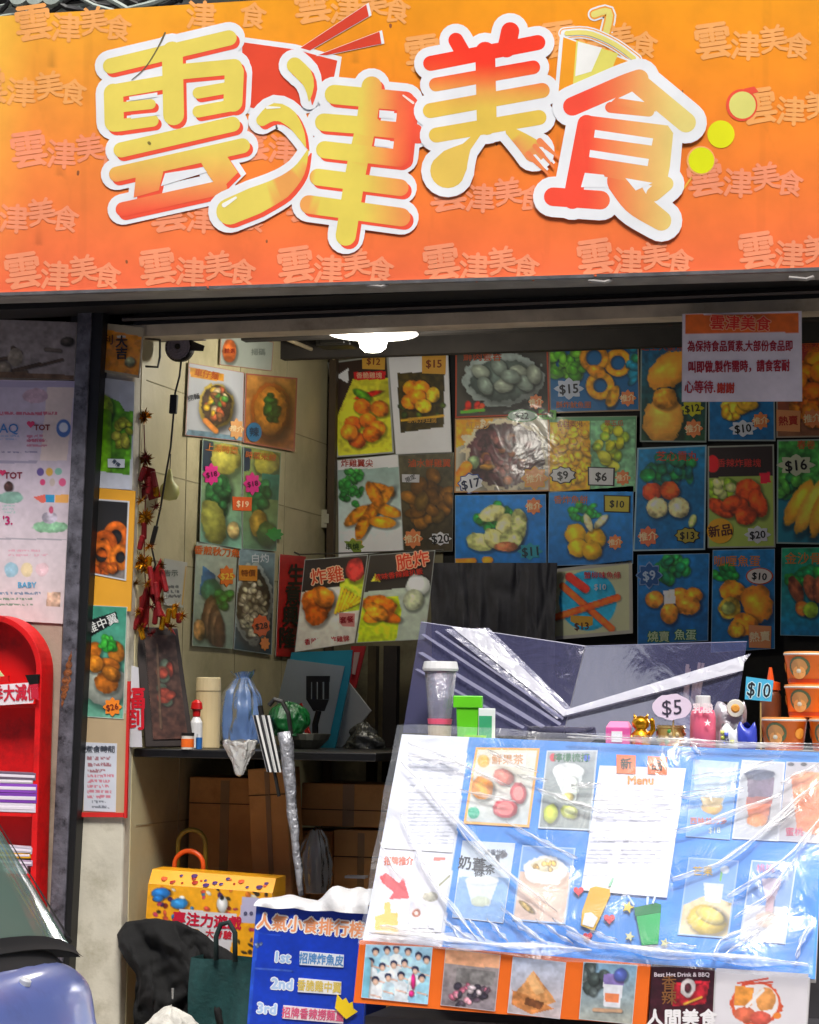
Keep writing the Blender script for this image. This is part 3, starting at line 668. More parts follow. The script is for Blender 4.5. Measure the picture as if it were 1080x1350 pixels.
poster('food_poster', 'leaning poster of crispy chicken on lime plate, right of the chicken leg poster', 'poster', [(222, 1020), (505, 1000), (462, 1385), (165, 1400)], LP_, '#2c2722',
  [('P', [(200, 1180), (490, 1150), (462, 1385), (165, 1400)], '#a7b0a2', .06), ('P', [(190, 1205), (345, 1198), (360, 1260), (335, 1400), (172, 1396)], '#b3c22e', .15), ('E', 265, 1240, 72, 46, 10, '#d8741c'), ('E', 235, 1285, 40, 32, -10, '#e08426'), ('E', 310, 1290, 50, 22, 15, '#cc6a1a'), ('E', 250, 1265, 55, 30, 30, '#e8922e'),
   ('E', 430, 1150, 50, 45, 0, '#dfe3dc', .05), ('E', 410, 1215, 40, 45, 25, '#c9cfae', .2), ('P', [(228, 1135), (248, 1100), (268, 1135)], '#d9d24a')],
  [('脆炸', 410, 1045, 62, '#e0401c', dict(rot=-10, out='#f0b088')), ('惹味香辣雞扒飯', 350, 1105, 26, '#d8301c', dict(rot=-8))], bord=(1.2, '#b6bab4'), curl=.012)
mb = MB(); mb.tube([at(396, 731, PY(1.435)), at(585, 725, PY(1.435))], .003, 6); mb.tube([at(396, 731, PY(1.435))+(0, 0, -.002), at(388, 728, PY(1.435))], .004, 6); tag(mb.build('hanging_rail', mat('thin_rail', '#3a352c', .5)), 'thin dark rail carrying the two leaning chicken posters', 'rail')
# --- back wall middle columns
poster('food_poster', 'poster of pale dumplings on a round plate with red orange border', 'poster', [(592, 122), (990, 105), (1000, 415), (592, 430)], BK, '#43413a',
  [('P', [(600, 130), (985, 112), (985, 180), (600, 190)], '#3b3a34'), ('E', 800, 265, 175, 115, 0, '#a9b5b0', .1, .2, .5), ('E', 800, 265, 140, 90, 0, '#54605a', .15)]+[('E', *q, 42, 30, rr, '#7e8a80' if i % 2 else '#8e9688', .15) for i, (q, rr) in enumerate([((700, 230), 20), ((780, 210), 50), ((860, 230), 10), ((720, 290), 60), ((800, 290), 0), ((890, 280), 40), ((930, 240), 80), ((830, 250), 20)])]+
  [('C', 665, 385, 45, 18, 8, 16, ['#c8321e', '#d84a2a']), ('L', (620, 405), (715, 395), 14, '#5f9a3a')], [('鮮肉雲吞', 710, 165, 36, '#c8562a')], bord=(2.4, '#c8502e'),
  tags=[orn(940, 360, 34), ('oval', 880, 420, 60, 24, '#b9d0c2', '$22', '#1c2a24', '#4a9a50', 0, 34), ('rect', 990, 415, 38, 22, '#62b43a', '包食', '#143c14', None, 0, 24)], curl=.006)
poster('food_poster', 'poster of dark purple bean soup in a wide white bowl', 'poster', [(590, 432), (995, 418), (1000, 745), (588, 752)], BK, '#b9b5a6',
  [('P', [(590, 440), (760, 430), (700, 520), (590, 560)], '#d9962a', .2), ('E', 800, 590, 188, 158, 0, '#d8cdb0', .06, .15, .3), ('E', 805, 590, 168, 138, 0, '#4a2c30', .3, .3, .2), ('C', 800, 600, 130, 100, 46, 22, ['#5d3a3c', '#6f4446', '#3c2226', '#7d5550', '#8c5a3a']), ('E', 670, 620, 26, 30, 0, '#7d8f6a'), ('E', 730, 640, 34, 12, 0, '#b98a3a'), ('L', (600, 700), (640, 640), 50, '#d9862a', .3)],
  [('紅豆沙', 690, 462, 30, '#e8ac50')], bord=(1.4, '#c9925a'), tags=[('burst', 660, 712, 54, 42, '#eceef4', '$17', '#1c2850', '#3050a0', -12, 46), ('flower', 935, 690, 55, 48, '#e8a060', '推介', '#f6d9a0', '#e8b040', -8, 32)], curl=.006)
poster('food_poster', 'bright blue poster of pale potato wedges, left end of the blue row', 'poster', [(590, 762), (982, 758), (985, 1062), (590, 1080)], BK, '#1f5fae',
  [('G', '#1c62b0', '#1a559c', .08), ('C', 760, 860, 90, 60, 16, 24, ['#2e7d3a', '#2f8f42'])]+[('E', *q, '#c9cf8a' if i % 2 else '#d6d48e') for i, q in enumerate([(750, 840, 60, 34, -20), (700, 965, 62, 40, 10), (800, 900, 34, 62, 20), (865, 890, 34, 70, 0), (760, 950, 52, 38, 40), (830, 955, 42, 48, 90)])]+[('E', 810, 985, 50, 22, 0, '#a86a4a'), ('L', (600, 1048), (670, 1045), 26, '#d88a2a', .2), ('L', (720, 1042), (740, 1042), 28, '#d8922a', .2)],
  [], bord=(1.2, '#8fb0cc'), tags=[orn(930, 810, 38, '推介'), ('flower', 915, 1005, 56, 38, '#1e9ab0', '$11', '#0c3a48', None, -5, 46)])
poster('food_poster', 'blue poster of golden fish cakes and white rolls', 'poster', [(995, 750), (1360, 722), (1358, 1058), (990, 1068)], BK, '#1c5a9e',
  [('G', '#1f66ae', '#1b5090', .08), ('C', 1150, 830, 70, 42, 22, 18, ['#2a7d42', '#2f8a3a'])]+[('E', *q, '#d8a82a', .15) for q in [(1110, 930, 46, 46, 0), (1195, 950, 44, 46, 0), (1120, 990, 46, 40, 0), (1180, 1000, 42, 40, 0)]]+[('E', 1165, 880, 16, 42, -20, '#d9d2a0'), ('E', 1220, 875, 16, 40, 45, '#d9d2a0')],
  [('香炸魚餅', 1090, 782, 32, '#d2762a')], bord=(1.2, '#8fb0cc'), tags=[('rect', 1290, 800, 52, 34, '#d0c03a', '$10', '#2a2a10', '#22221a', 4, 36), orn(1282, 965, 34)])
Z(720, 400, 3.)
poster('food_poster', 'poster of golden squid rings beside lettuce with white $15 tag', 'poster', [(10, 160), (368, 150), (372, 425), (15, 435)], BK, '#174a7c',
  [('C', 80, 240, 75, 60, 34, 26, ['#4e8a2a', '#6aa838', '#3b6f22']), ('O', 285, 235, 42, 26, '#c98a24'), ('O', 190, 215, 44, 24, '#b87c20'), ('O', 215, 325, 42, 28, '#d29428'), ('E', 265, 370, 24, 46, 20, '#c08a24'), ('E', 200, 270, 40, 24, 20, '#b87a1e'), ('C', 340, 240, 20, 70, 9, 22, ['#2a7a58', '#1f6a8a'])], [('酥炸魷魚圈', 110, 402, 24, '#c86a20')], bord=(1.3, '#a3886a'),
  tags=[('flower', 92, 338, 60, 44, '#c9d2e2', '$15', '#1a1f30', None, -4, 44), orn(325, 375, 34)])
poster('food_poster', 'two panel poster of sweetcorn cubes and pale skewers with two price clouds', 'poster', [(15, 450), (360, 445), (355, 745), (12, 745)], BK, '#4e7a5a',
  [('P', [(15, 470), (175, 465), (175, 745), (12, 745)], '#b88a18', .3), ('C', 95, 590, 78, 125, 80, 17, ['#e8b41e', '#f0c428', '#d8a018']), ('P', [(178, 465), (355, 460), (352, 745), (178, 745)], '#6f9a78', .2), ('C', 255, 570, 60, 80, 22, 24, ['#b8b82e', '#8fa83a', '#c8c84a'])], [('香甜粟米', 95, 478, 22, '#a8461c'), ('翠玉瓜', 270, 475, 22, '#c8562a')], bord=(1.2, '#b0b4a0'),
  tags=[('burst', 68, 680, 50, 32, '#d9d9d9', '$9', '#1a1a1a', '#2a2a2a', -6, 38), ('rect', 220, 685, 48, 34, '#e0e0e0', '$6', '#1a1a1a', '#2a2a2a', 4, 40), orn(305, 690, 32)])
poster('food_poster', 'poster of two big tan sausages on dark green', 'poster', [(375, 150), (640, 150), (635, 550), (372, 548)], BK, '#16406e',
  [('G', '#1a4a74', '#1c3a24', .25), ('E', 495, 260, 108, 62, -35, '#d9963a', .1), ('E', 465, 460, 78, 98, 10, '#dba04a', .1), ('E', 470, 375, 48, 42, 0, '#c98a34')], [('芝士大墨魚丸', 480, 172, 30, '#b8461c')], bord=(1.3, '#8a9a94'),
  tags=[('flower', 580, 415, 48, 34, '#c9c41e', '$12', '#2a3010', None, -8, 34), orn(585, 495, 38)])
poster('food_poster', 'blue poster with a $10 cloud, half hidden behind the hanging notice', 'poster', [(642, 300), (905, 300), (908, 545), (642, 545)], BK, '#1a508a',
  [('G', '#1d5c98', '#174a7c', .1), ('C', 740, 415, 45, 38, 12, 26, ['#d8b040', '#c89a30']), ('E', 800, 400, 40, 24, 0, '#d2a63a')], [], bord=(1.3, '#9aa8a8'), tags=[('flower', 780, 495, 56, 34, '#d9dde6', '$10', '#14181f', None, -6, 38), orn(850, 465, 36)])
poster('food_poster', 'tall blue poster of four fish balls with carrots, left of the black headed one', 'poster', [(362, 572), (636, 560), (630, 975), (345, 980)], BK, '#17528c',
  [('G', '#1a6090', '#174a80', .12), ('C', 490, 660, 105, 50, 34, 26, ['#1f6a4a', '#22783e', '#1a5a5a']), ('E', 420, 745, 38, 36, 0, '#c8502a'), ('E', 492, 740, 38, 36, 0, '#cc5a2a'), ('E', 440, 808, 42, 40, 0, '#dfd6a2'), ('E', 526, 808, 42, 40, 0, '#dfd6a2'), ('E', 580, 860, 14, 28, 20, '#b8c87a')],
  [('芝心貢丸', 520, 605, 36, '#cc4a2a')], bord=(1.4, '#a5c4d2'), tags=[('flower', 405, 922, 42, 42, '#ec7a50', '推介', '#fbe0b0', None, -5, 32), ('burst', 560, 918, 48, 30, '#b9a83a', '$13', '#1a1a10', '#1a1a10', 0, 34)])
poster('food_poster', 'black headed poster of red chicken pieces on greens with round yellow sticker', 'poster', [(640, 565), (902, 558), (908, 965), (640, 968)], BK, '#8a9a50',
  [('P', [(640, 560), (905, 556), (905, 680), (640, 690)], '#241a18'), ('F', 660, 635, 26, 34, '#d8242a'), ('E', 745, 760, 110, 50, 20, '#a9b44a', .3), ('C', 700, 740, 60, 36, 16, 26, ['#8fae3a', '#c8cf8a', '#5f8a2a'])]+[('E', *q, '#c8501e') for q in [(690, 810, 60, 28, 30), (800, 740, 50, 46, 0), (840, 790, 34, 58, -20), (760, 800, 40, 34, 0), (790, 840, 42, 36, 0), (730, 790, 40, 26, -30)]]+[('P', [(845, 672), (885, 668), (890, 710), (850, 712)], '#c8243a')],
  [('香辣炸雞塊', 765, 632, 30, '#d83a30')], bord=(1.3, '#a8aca0'), tags=[('oval', 690, 900, 52, 50, '#f0b020', '新品', '#5a2a10', None, -8, 42, 'round_sticker'), ('flower', 838, 915, 54, 36, '#d9dbe0', '$20', '#26262a', None, -5, 36)])
poster('food_poster', 'poster of orange fried pieces at the right frame edge, behind the hanging notice', 'poster', [(910, 155), (1160, 150), (1160, 528), (912, 532)], BK, '#7a3a2a',
  [('G', '#8a2f28', '#6a4a34', .1), ('C', 1060, 330, 100, 130, 34, 42, ['#d87a20', '#c8661a', '#e08a2a'])], [('茶葉蛋', 1040, 175, 34, '#d8622a')], bord=(1.3, '#a89a8a'), tags=[('rect', 960, 465, 48, 44, '#e89a60', '熱賣', '#b8301c', None, -3, 34), orn(1055, 455, 40)])
poster('food_poster', 'poster of long yellow rolls on blue with a cut out $16 sign', 'poster', [(915, 540), (1180, 535), (1180, 955), (912, 950)], BK, '#1d5c74',
  [('P', [(915, 545), (1180, 540), (1180, 720), (915, 740)], '#3b7a3a', .3), ('C', 980, 720, 70, 50, 22, 26, ['#4a8a3a', '#2a6a3a']), ('E', 1000, 790, 36, 100, 32, '#e0a63a', .1), ('E', 1050, 800, 38, 120, 28, '#e8b24a', .1), ('E', 1090, 820, 36, 110, 22, '#dca23a', .1)], [('春卷', 1030, 560, 32, '#cc5a2a')], bord=(1.3, '#9ab0a8'),
  tags=[('flower', 990, 640, 78, 44, '#c9cfae', '$16', '#14140f', None, -6, 50)])
Z(700, 690, 2.842)
poster('food_poster', 'white framed poster of crossed crab sticks on a blue disc', 'poster', [(60, 175), (380, 138), (385, 412), (55, 440)], BK, '#a7a98c',
  [('F', 215, 290, 108, 112, '#1f7fae', .1), ('L', (120, 235), (305, 395), 26, '#c85a1e', .4), ('L', (95, 352), (325, 278), 26, '#cc561c', .4), ('L', (145, 200), (205, 245), 32, '#d8301e', .4)], [('蟹柳味魚條', 270, 195, 24, '#d02a3a'), ('$10', 262, 238, 26, '#d8dce8')], bord=(4.2, '#b9b6ac'),
  tags=[('rect', 192, 385, 42, 40, '#e0a82a', '$13', '#5a2a10', None, -3, 32)], curl=.012)
poster('food_poster', 'blue poster of siu mai around a white cube with blue cloud price', 'poster', [(400, 118), (670, 112), (665, 440), (400, 455)], BK, '#175090',
  [('G', '#1c5c9c', '#164a88', .1), ('C', 540, 175, 60, 50, 30, 22, ['#23743a', '#2a8a4a', '#1c6a4a']), ('E', 465, 285, 34, 32, 0, '#e0923a'), ('E', 560, 275, 38, 34, 0, '#d98a30'), ('E', 610, 270, 34, 30, 0, '#d8862a'), ('E', 590, 310, 46, 34, 0, '#dc8e34'), ('E', 520, 335, 32, 42, 0, '#dc9038'), ('P', [(498, 252), (540, 248), (542, 300), (500, 304)], '#d9d6cf', .1)],
  [('燒賣', 480, 425, 36, '#c8d8b0', dict(out='#2f7a3a')), ('魚蛋', 580, 418, 36, '#c8e0c0', dict(out='#2f7a3a'))], bord=(1.2, '#9ab4c4'), tags=[('flower', 445, 195, 46, 46, '#1f5aa0', '$9', '#b9cfe8', '#7fa0d0', -8, 42)])
poster('food_poster', 'blue poster of big fried curry balls with white eye shaped tag', 'poster', [(682, 100), (915, 95), (915, 470), (675, 485)], BK, '#155290',
  [('G', '#1c5f9c', '#15508c', .1), ('C', 735, 190, 50, 26, 18, 18, ['#2a8a3a', '#1f7a3a']), ('E', 755, 255, 48, 42, 0, '#e0902a'), ('E', 850, 300, 56, 72, -20, '#de8e2c', .15), ('E', 745, 320, 42, 42, 0, '#c9a83a'), ('E', 740, 318, 26, 24, 0, '#8f9a5a'), ('E', 800, 380, 50, 44, 0, '#dc8a2a'), ('E', 770, 400, 30, 28, 0, '#e8a838')],
  [('咖喱魚蛋', 775, 142, 38, '#e08a34')], bord=(1.2, '#9ab4c4'), tags=[('oval', 858, 198, 46, 28, '#e8e0d8', '$10', '#14140f', '#c8522a', 5, 32), ('rect', 860, 425, 42, 44, '#ec9a60', '熱賣', '#fce6b8', None, -4, 34)])
poster('food_poster', 'teal poster of brown skewers, lowest at the right frame edge', 'poster', [(940, 92), (1180, 88), (1180, 425), (935, 420)], BK, '#176a8a',
  [('G', '#1a7a5a', '#1a5f94', .15), ('C', 1040, 200, 90, 30, 26, 22, ['#2a8a3a', '#1f7a4a']), ('E', 995, 250, 24, 52, -20, '#8a5034'), ('E', 1050, 240, 26, 52, -15, '#96583a'), ('E', 1080, 250, 22, 52, 0, '#8a5034'), ('E', 1020, 320, 26, 30, -30, '#d8823a'), ('E', 1050, 325, 30, 30, 0, '#8fae3a')], [('金沙骨', 1020, 132, 40, '#dc8430')], bord=(1.2, '#9ab4b4'))
# --- left wall, receding
Z(150, 410, 3.6)
poster('food_poster', 'pale poster with an orange round food picture, topmost on the cream wall', 'poster', [(505, 100), (755, 148), (745, 285), (498, 255)], SW, '#a9b0a4',
  [('E', 545, 190, 34, 55, 0, '#d2692e', .3)], [('精選', 545, 190, 22, '#8a2a1c'), ('掃碼', 680, 195, 30, '#7d857c')], bord=(1.0, '#b86a50'))
poster('food_poster', 'noodle soup poster with yellow title, left half of the pink edged pair', 'poster', [(352, 245), (615, 292), (608, 620), (335, 590)], SW, '#b9bcc0',
  [('P', [(355, 265), (520, 300), (515, 335), (360, 315)], '#d8962a', .1), ('E', 480, 450, 82, 105, 0, '#e6c64a', .1), ('E', 482, 448, 70, 96, 0, '#4c3a2c', .3), ('C', 482, 440, 55, 75, 24, 17, ['#d8b02a', '#4f8f3a', '#b85a34', '#c9b48a', '#8a5a34']), ('P', [(350, 560), (610, 600), (608, 622), (335, 592)], '#6a8a9a', .2), ('L', (430, 520), (480, 570), 26, '#e08a3a', .2)],
  [('車仔麵', 435, 300, 34, '#b8541c', dict(rot=10)), ('撈麵', 372, 410, 26, '#2a3038', dict(rot=-15))], bord=(1.2, '#b86a58'), tags=[('flower', 575, 560, 38, 52, '#e8a868', '推介', '#f6e0b0', None, 8, 28)])
poster('food_poster', 'orange soup bowl poster with herbs and a blue round sticker', 'poster', [(622, 295), (868, 318), (855, 668), (612, 625)], SW, '#a86f30',
  [('G', '#b8803a', '#a8602a', .15), ('E', 740, 470, 92, 135, 0, '#c8681c', .15), ('E', 740, 470, 76, 112, 0, '#d98a2a', .2), ('C', 745, 460, 30, 62, 22, 22, ['#2f5a24', '#3f7a2c', '#26481c'])], [], bord=(1.4, '#a8584a'), tags=[('oval', 658, 575, 36, 46, '#2a6f9a', '辣', '#0f2f4a', None, 0, 40, 'round_sticker')])
GR = ['#2f6f3a', '#3f8a46', '#285a30']
poster('food_poster', 'green vegetable noodle poster with pink flower tag, left of its pair', 'poster', [(418, 605), (605, 640), (598, 1130), (400, 1095)], SW, '#7fae9a',
  [('G', '#8a9a5a', '#7fb8a0', .1), ('P', [(418, 610), (470, 620), (455, 760), (412, 760)], '#283a4a'), ('E', 525, 700, 70, 80, 0, '#b8b04a', .2), ('E', 490, 860, 62, 90, 10, '#2f6f3a', .3), ('C', 490, 880, 50, 80, 16, 28, GR), ('E', 465, 1000, 58, 110, -10, '#9a9a44', .2), ('E', 560, 1040, 30, 40, 0, '#c9b070')],
  [('上湯時菜', 505, 655, 34, '#c8762a', dict(rot=8))], bord=(1.0, '#9fc0b0'), tags=[('flower', 455, 775, 42, 54, '#e02a8a', '$18', '#5a0a34', None, -10, 30)], curl=.005)
poster('food_poster', 'green vegetable noodle poster with pink flower tag, right of its pair', 'poster', [(612, 640), (790, 672), (765, 1140), (604, 1128)], SW, '#4a7a5a',
  [('G', '#8f9a4a', '#5f8a6a', .1), ('P', [(615, 645), (650, 655), (640, 760), (612, 760)], '#28384a'), ('E', 720, 720, 62, 62, 0, '#b0a83a', .2), ('P', [(700, 770), (790, 780), (780, 900), (690, 890)], '#3f7a62', .1), ('C', 690, 880, 40, 80, 16, 28, GR), ('E', 680, 1010, 40, 70, 0, '#a88a34', .2), ('E', 720, 1060, 50, 60, 0, '#4a6a34', .2)],
  [('時菜米線', 690, 690, 32, '#c8662a', dict(rot=6))], bord=(1.0, '#8fae9c'), tags=[('flower', 650, 820, 42, 56, '#e02a8a', '$18', '#5a0a34', None, -10, 30), ('rect', 602, 915, 46, 34, '#e8622a', '$19', '#fbe0b8', None, 4, 34), ('flower', 755, 1060, 44, 34, '#2a9a3a', '', '#0f4a1a')], curl=.005)
Z(150, 700, 3.6)
poster('food_poster', 'grilled fish slices poster with orange title on pale green', 'poster', [(388, 52), (582, 75), (560, 560), (368, 545)], SW, '#9fb0a0',
  [('G', '#b0bca8', '#8aa090', .08), ('P', [(420, 165), (480, 210), (470, 340), (400, 300)], '#3a6f9a', .2), ('E', 455, 280, 48, 52, 0, '#3f7a5a', .2), ('C', 520, 320, 34, 55, 14, 24, ['#2f7a34', '#3f8f3a'])]+[('E', 440+i*14, 390+i*24, 26, 90, 12-i*3, '#8a6a4a' if i % 2 else '#5c3f2a', .2) for i in range(5)]+[('E', 400, 470, 28, 50, 0, '#d09a5a')],
  [('香煎秋刀魚', 484, 98, 38, '#d0661e', dict(rot=5, bold=.04))], bord=(1.0, '#b0beb2'), tags=[('flower', 528, 215, 42, 52, '#ec7a28', '$25', '#f8d84a', None, 0, 36)])
poster('food_poster', 'oval plate of white shredded fish poster with two orange tags', 'poster', [(592, 78), (762, 105), (745, 588), (565, 562)], SW, '#6a8c96',
  [('G', '#8faab0', '#2a4a5a', .1), ('E', 655, 350, 92, 190, 0, '#c2d0cc', .05, .15), ('E', 655, 350, 78, 165, 0, '#4a4634', .3), ('C', 658, 360, 60, 135, 70, 17, ['#c8c4a0', '#a8a68a', '#e0dcc0', '#77785c'])], [('白灼', 690, 130, 38, '#e4eaf0')], bord=(1.0, '#b4c2c4'),
  tags=[('rect', 630, 200, 44, 38, '#e0922a', '特價', '#8a4a14', None, 0, 30), ('burst', 692, 450, 44, 54, '#ec6a30', '$28', '#3a1a10', None, -8, 34), ('flower', 710, 535, 24, 34, '#e88a40', '', '#fff')])
bn = poster('wall_banner', 'vertical red paper banner with black brush characters on the cream wall', 'banner', [(785, 110), (908, 122), (855, 598), (765, 595)], SW, '#c8141c', [('N', .06)], [], m=GLOSS)
mbx = MB(); put_text(mbx, '生意興隆', 838, 358, 92, '#160a0a', SW, 0, bold=.035, hh=.006, sx=.75, vert=True, shear=-.13); mbx.build('lettering', GLOSS, bn)
poster('shop_notice', 'small white notice with a yellow edge beside the firecracker string', 'notice', [(235, 130), (345, 150), (325, 365), (235, 350)], SW, '#b9bcb4', [('W', 245, 265, 320, 310, 3, '#3a3f44', 14), ('L', (338, 170), (320, 350), 6, '#d0a03a')], [('告示', 265, 200, 30, '#5a6a62')])
# --- pasted on the white pier (front)
PF = PY(-.002)
bd = poster('notice_board', 'tall yellow and red edged strip board on the white pier', 'board', [tp0 for tp0 in [(-1, -1), (0, 0), (0, 0), (0, 0)]], PF, '#ffffff') if False else None
Z(0, 400, 3.374)
strip = thing('notice_board', 'narrow yellow board with red lower frame on the white pier', 'board', tuple(at(145, 1075, PF)))
mb = MB(); poly_on(mb, [(430, 820), (605, 835), (585, 1370), (405, 1370)], '#e0a028', PF, .006, .005); mb.build('yellow_backing', ink('board_paint', .6), strip)
Z(0, 780, 2.367)
mb = MB(); poly_on(mb, [(262, 380), (404, 380), (396, 700), (246, 696)], '#b09a78', PF, .006, .005); mb.build('brown_backing', ink('board_paint'), strip)
mb = MB(); poly_on(mb, [(402, 280), (410, 280), (399, 706), (391, 706)], '#c8201c', PF, .012, .01); poly_on(mb, [(246, 688), (390, 690), (390, 704), (246, 703)], '#c8201c', PF, .0122, .01); mb.build('red_frame', ink('board_paint'), strip)
poster('shop_notice', 'white typed notice sheet low on the white pier inside the red frame', 'notice', [(268, 470), (368, 474), (364, 688), (264, 684)], PF, '#c6cad4', [('W', 276, 490, 358, 494, 1, '#4a4f5a', 14), ('W', 276, 520, 350, 560, 3, '#8a4a52', 11), ('W', 276, 575, 358, 640, 5, '#c06070', 9), ('W', 290, 655, 345, 672, 2, '#5a5f6a', 8)], [('煮食時間', 316, 492, 20, '#3a3f4a')], lift=.008)
poster('food_poster', 'tall poster of glazed chicken pieces with black title, lowest on the pier', 'poster', [(278, 42), (400, 48), (388, 398), (262, 390)], PF, '#3a8a70',
  [('G', '#3f9078', '#6aa890', .08), ('E', 330, 290, 62, 66, 0, '#a9b0a4', .1)]+[('E', *q, '#b8701e' if i % 2 else '#a05a18') for i, q in enumerate([(295, 190, 24, 34, 20), (365, 190, 26, 34, -10), (340, 230, 38, 24, 10), (300, 225, 26, 28, 0), (335, 285, 38, 34, 0), (350, 255, 30, 20, 30)])]+[('C', 345, 165, 24, 24, 14, 15, ['#3fae3a', '#2a8a2a']), ('P', [(272, 92), (366, 62), (372, 92), (276, 148)], '#15181a')],
  [('雞中翼', 322, 100, 30, '#d9dcd8', dict(rot=-22))], m=GLOSS, bord=(1.2, '#c4c9c0'), lift=.008, tags=[('flower', 355, 360, 30, 30, '#ec8420', '$26', '#7a2a10', None, -10, 22)])
Z(0, 400, 3.374)
poster('food_poster', 'poster of fried squid rings on black, middle of the white pier', 'poster', [(435, 870), (580, 880), (565, 1235), (412, 1205)], PF, '#2b2a2a',
  [('P', [(435, 1160), (570, 1170), (566, 1235), (412, 1205)], '#6b6460', .2), ('O', 520, 1040, 42, 30, '#c8601c', .8), ('O', 470, 1070, 40, 30, '#b8541a', .9), ('O', 455, 1120, 40, 26, '#c8641e', .8), ('O', 540, 1130, 34, 26, '#d2701e', .8), ('C', 490, 1180, 60, 22, 14, 22, ['#c8641e', '#a84a18'])], [], m=GLOSS, bord=(2.2, '#c9ccd0'), lift=.008)
poster('food_poster', 'green drink and yellow fruit poster under the orange pouch', 'poster', [(452, 330), (602, 350), (590, 830), (430, 820)], PF, '#c3c6cc',
  [('P', [(445, 400), (540, 440), (598, 480), (580, 765), (432, 745)], '#5fa61e', .25), ('P', [(540, 345), (602, 350), (598, 480), (560, 480), (530, 430)], '#c6cad2', .03), ('E', 465, 470, 42, 62, 0, '#a3c83a'), ('L', (470, 500), (465, 740), 60, '#6fae1a', .3), ('C', 550, 580, 34, 70, 20, 20, ['#c8d03a', '#b0b82a', '#d9d84a']), ('P', [(430, 745), (580, 765), (580, 840), (430, 820)], '#c4c8d2', .03)],
  [], m=GLOSS, lift=.006, tags=[('rect', 522, 712, 38, 20, '#d2d8de', '青檸', '#3a4a5a', None, 38, 18, 'name_label')])
poster('paper_pouch', 'orange lucky pouch in crinkled cellophane at the top of the pier', 'pouch', [(455, 88), (645, 110), (628, 335), (452, 305)], PF, '#b8a888',
  [('P', [(465, 115), (635, 150), (622, 325), (455, 295)], '#ee9420', .15), ('E', 585, 262, 22, 22, 0, '#b9c08a'), ('L', (530, 150), (560, 150), 10, '#f6f0e0')], [('大吉', 550, 200, 48, '#2a1a10', dict(vert=True, bold=.04)), ('利', 490, 165, 40, '#3a2010')], m=ink('cellophane_print', .3, coat=1., wr=1., ws=14), lift=.01, curl=.01)
# --- big pale flyer and stone picture on the pink wall
PW = PY(-.002)
poster('stone_picture', 'grey relief picture of twisted branches above the pink flyer', 'picture', [(-60, 70), (345, 85), (332, 340), (-60, 330)], PW, '#93898a',
  [('N', .12), ('L', (0, 250), (60, 240), 18, '#5a4a42', .3), ('L', (60, 300), (180, 270), 16, '#4a3a32', .3), ('L', (180, 275), (280, 250), 12, '#4f3f36', .3), ('L', (60, 200), (90, 220), 22, '#54483f', .3), ('L', (-20, 320), (120, 305), 16, '#5c4c40', .3), ('E', 70, 240, 34, 40, 0, '#9f9386', .2, .2, .1), ('E', 20, 290, 30, 30, 0, '#8f8274', .2), ('E', 300, 170, 30, 20, 0, '#4c4440', .3), ('L', (205, 205), (270, 210), 16, '#6a5f58', .2), ('P', [(-60, 300), (330, 320), (330, 342), (-60, 340)], '#6b5342', .2)], [], m=ink('stone_print', .8))
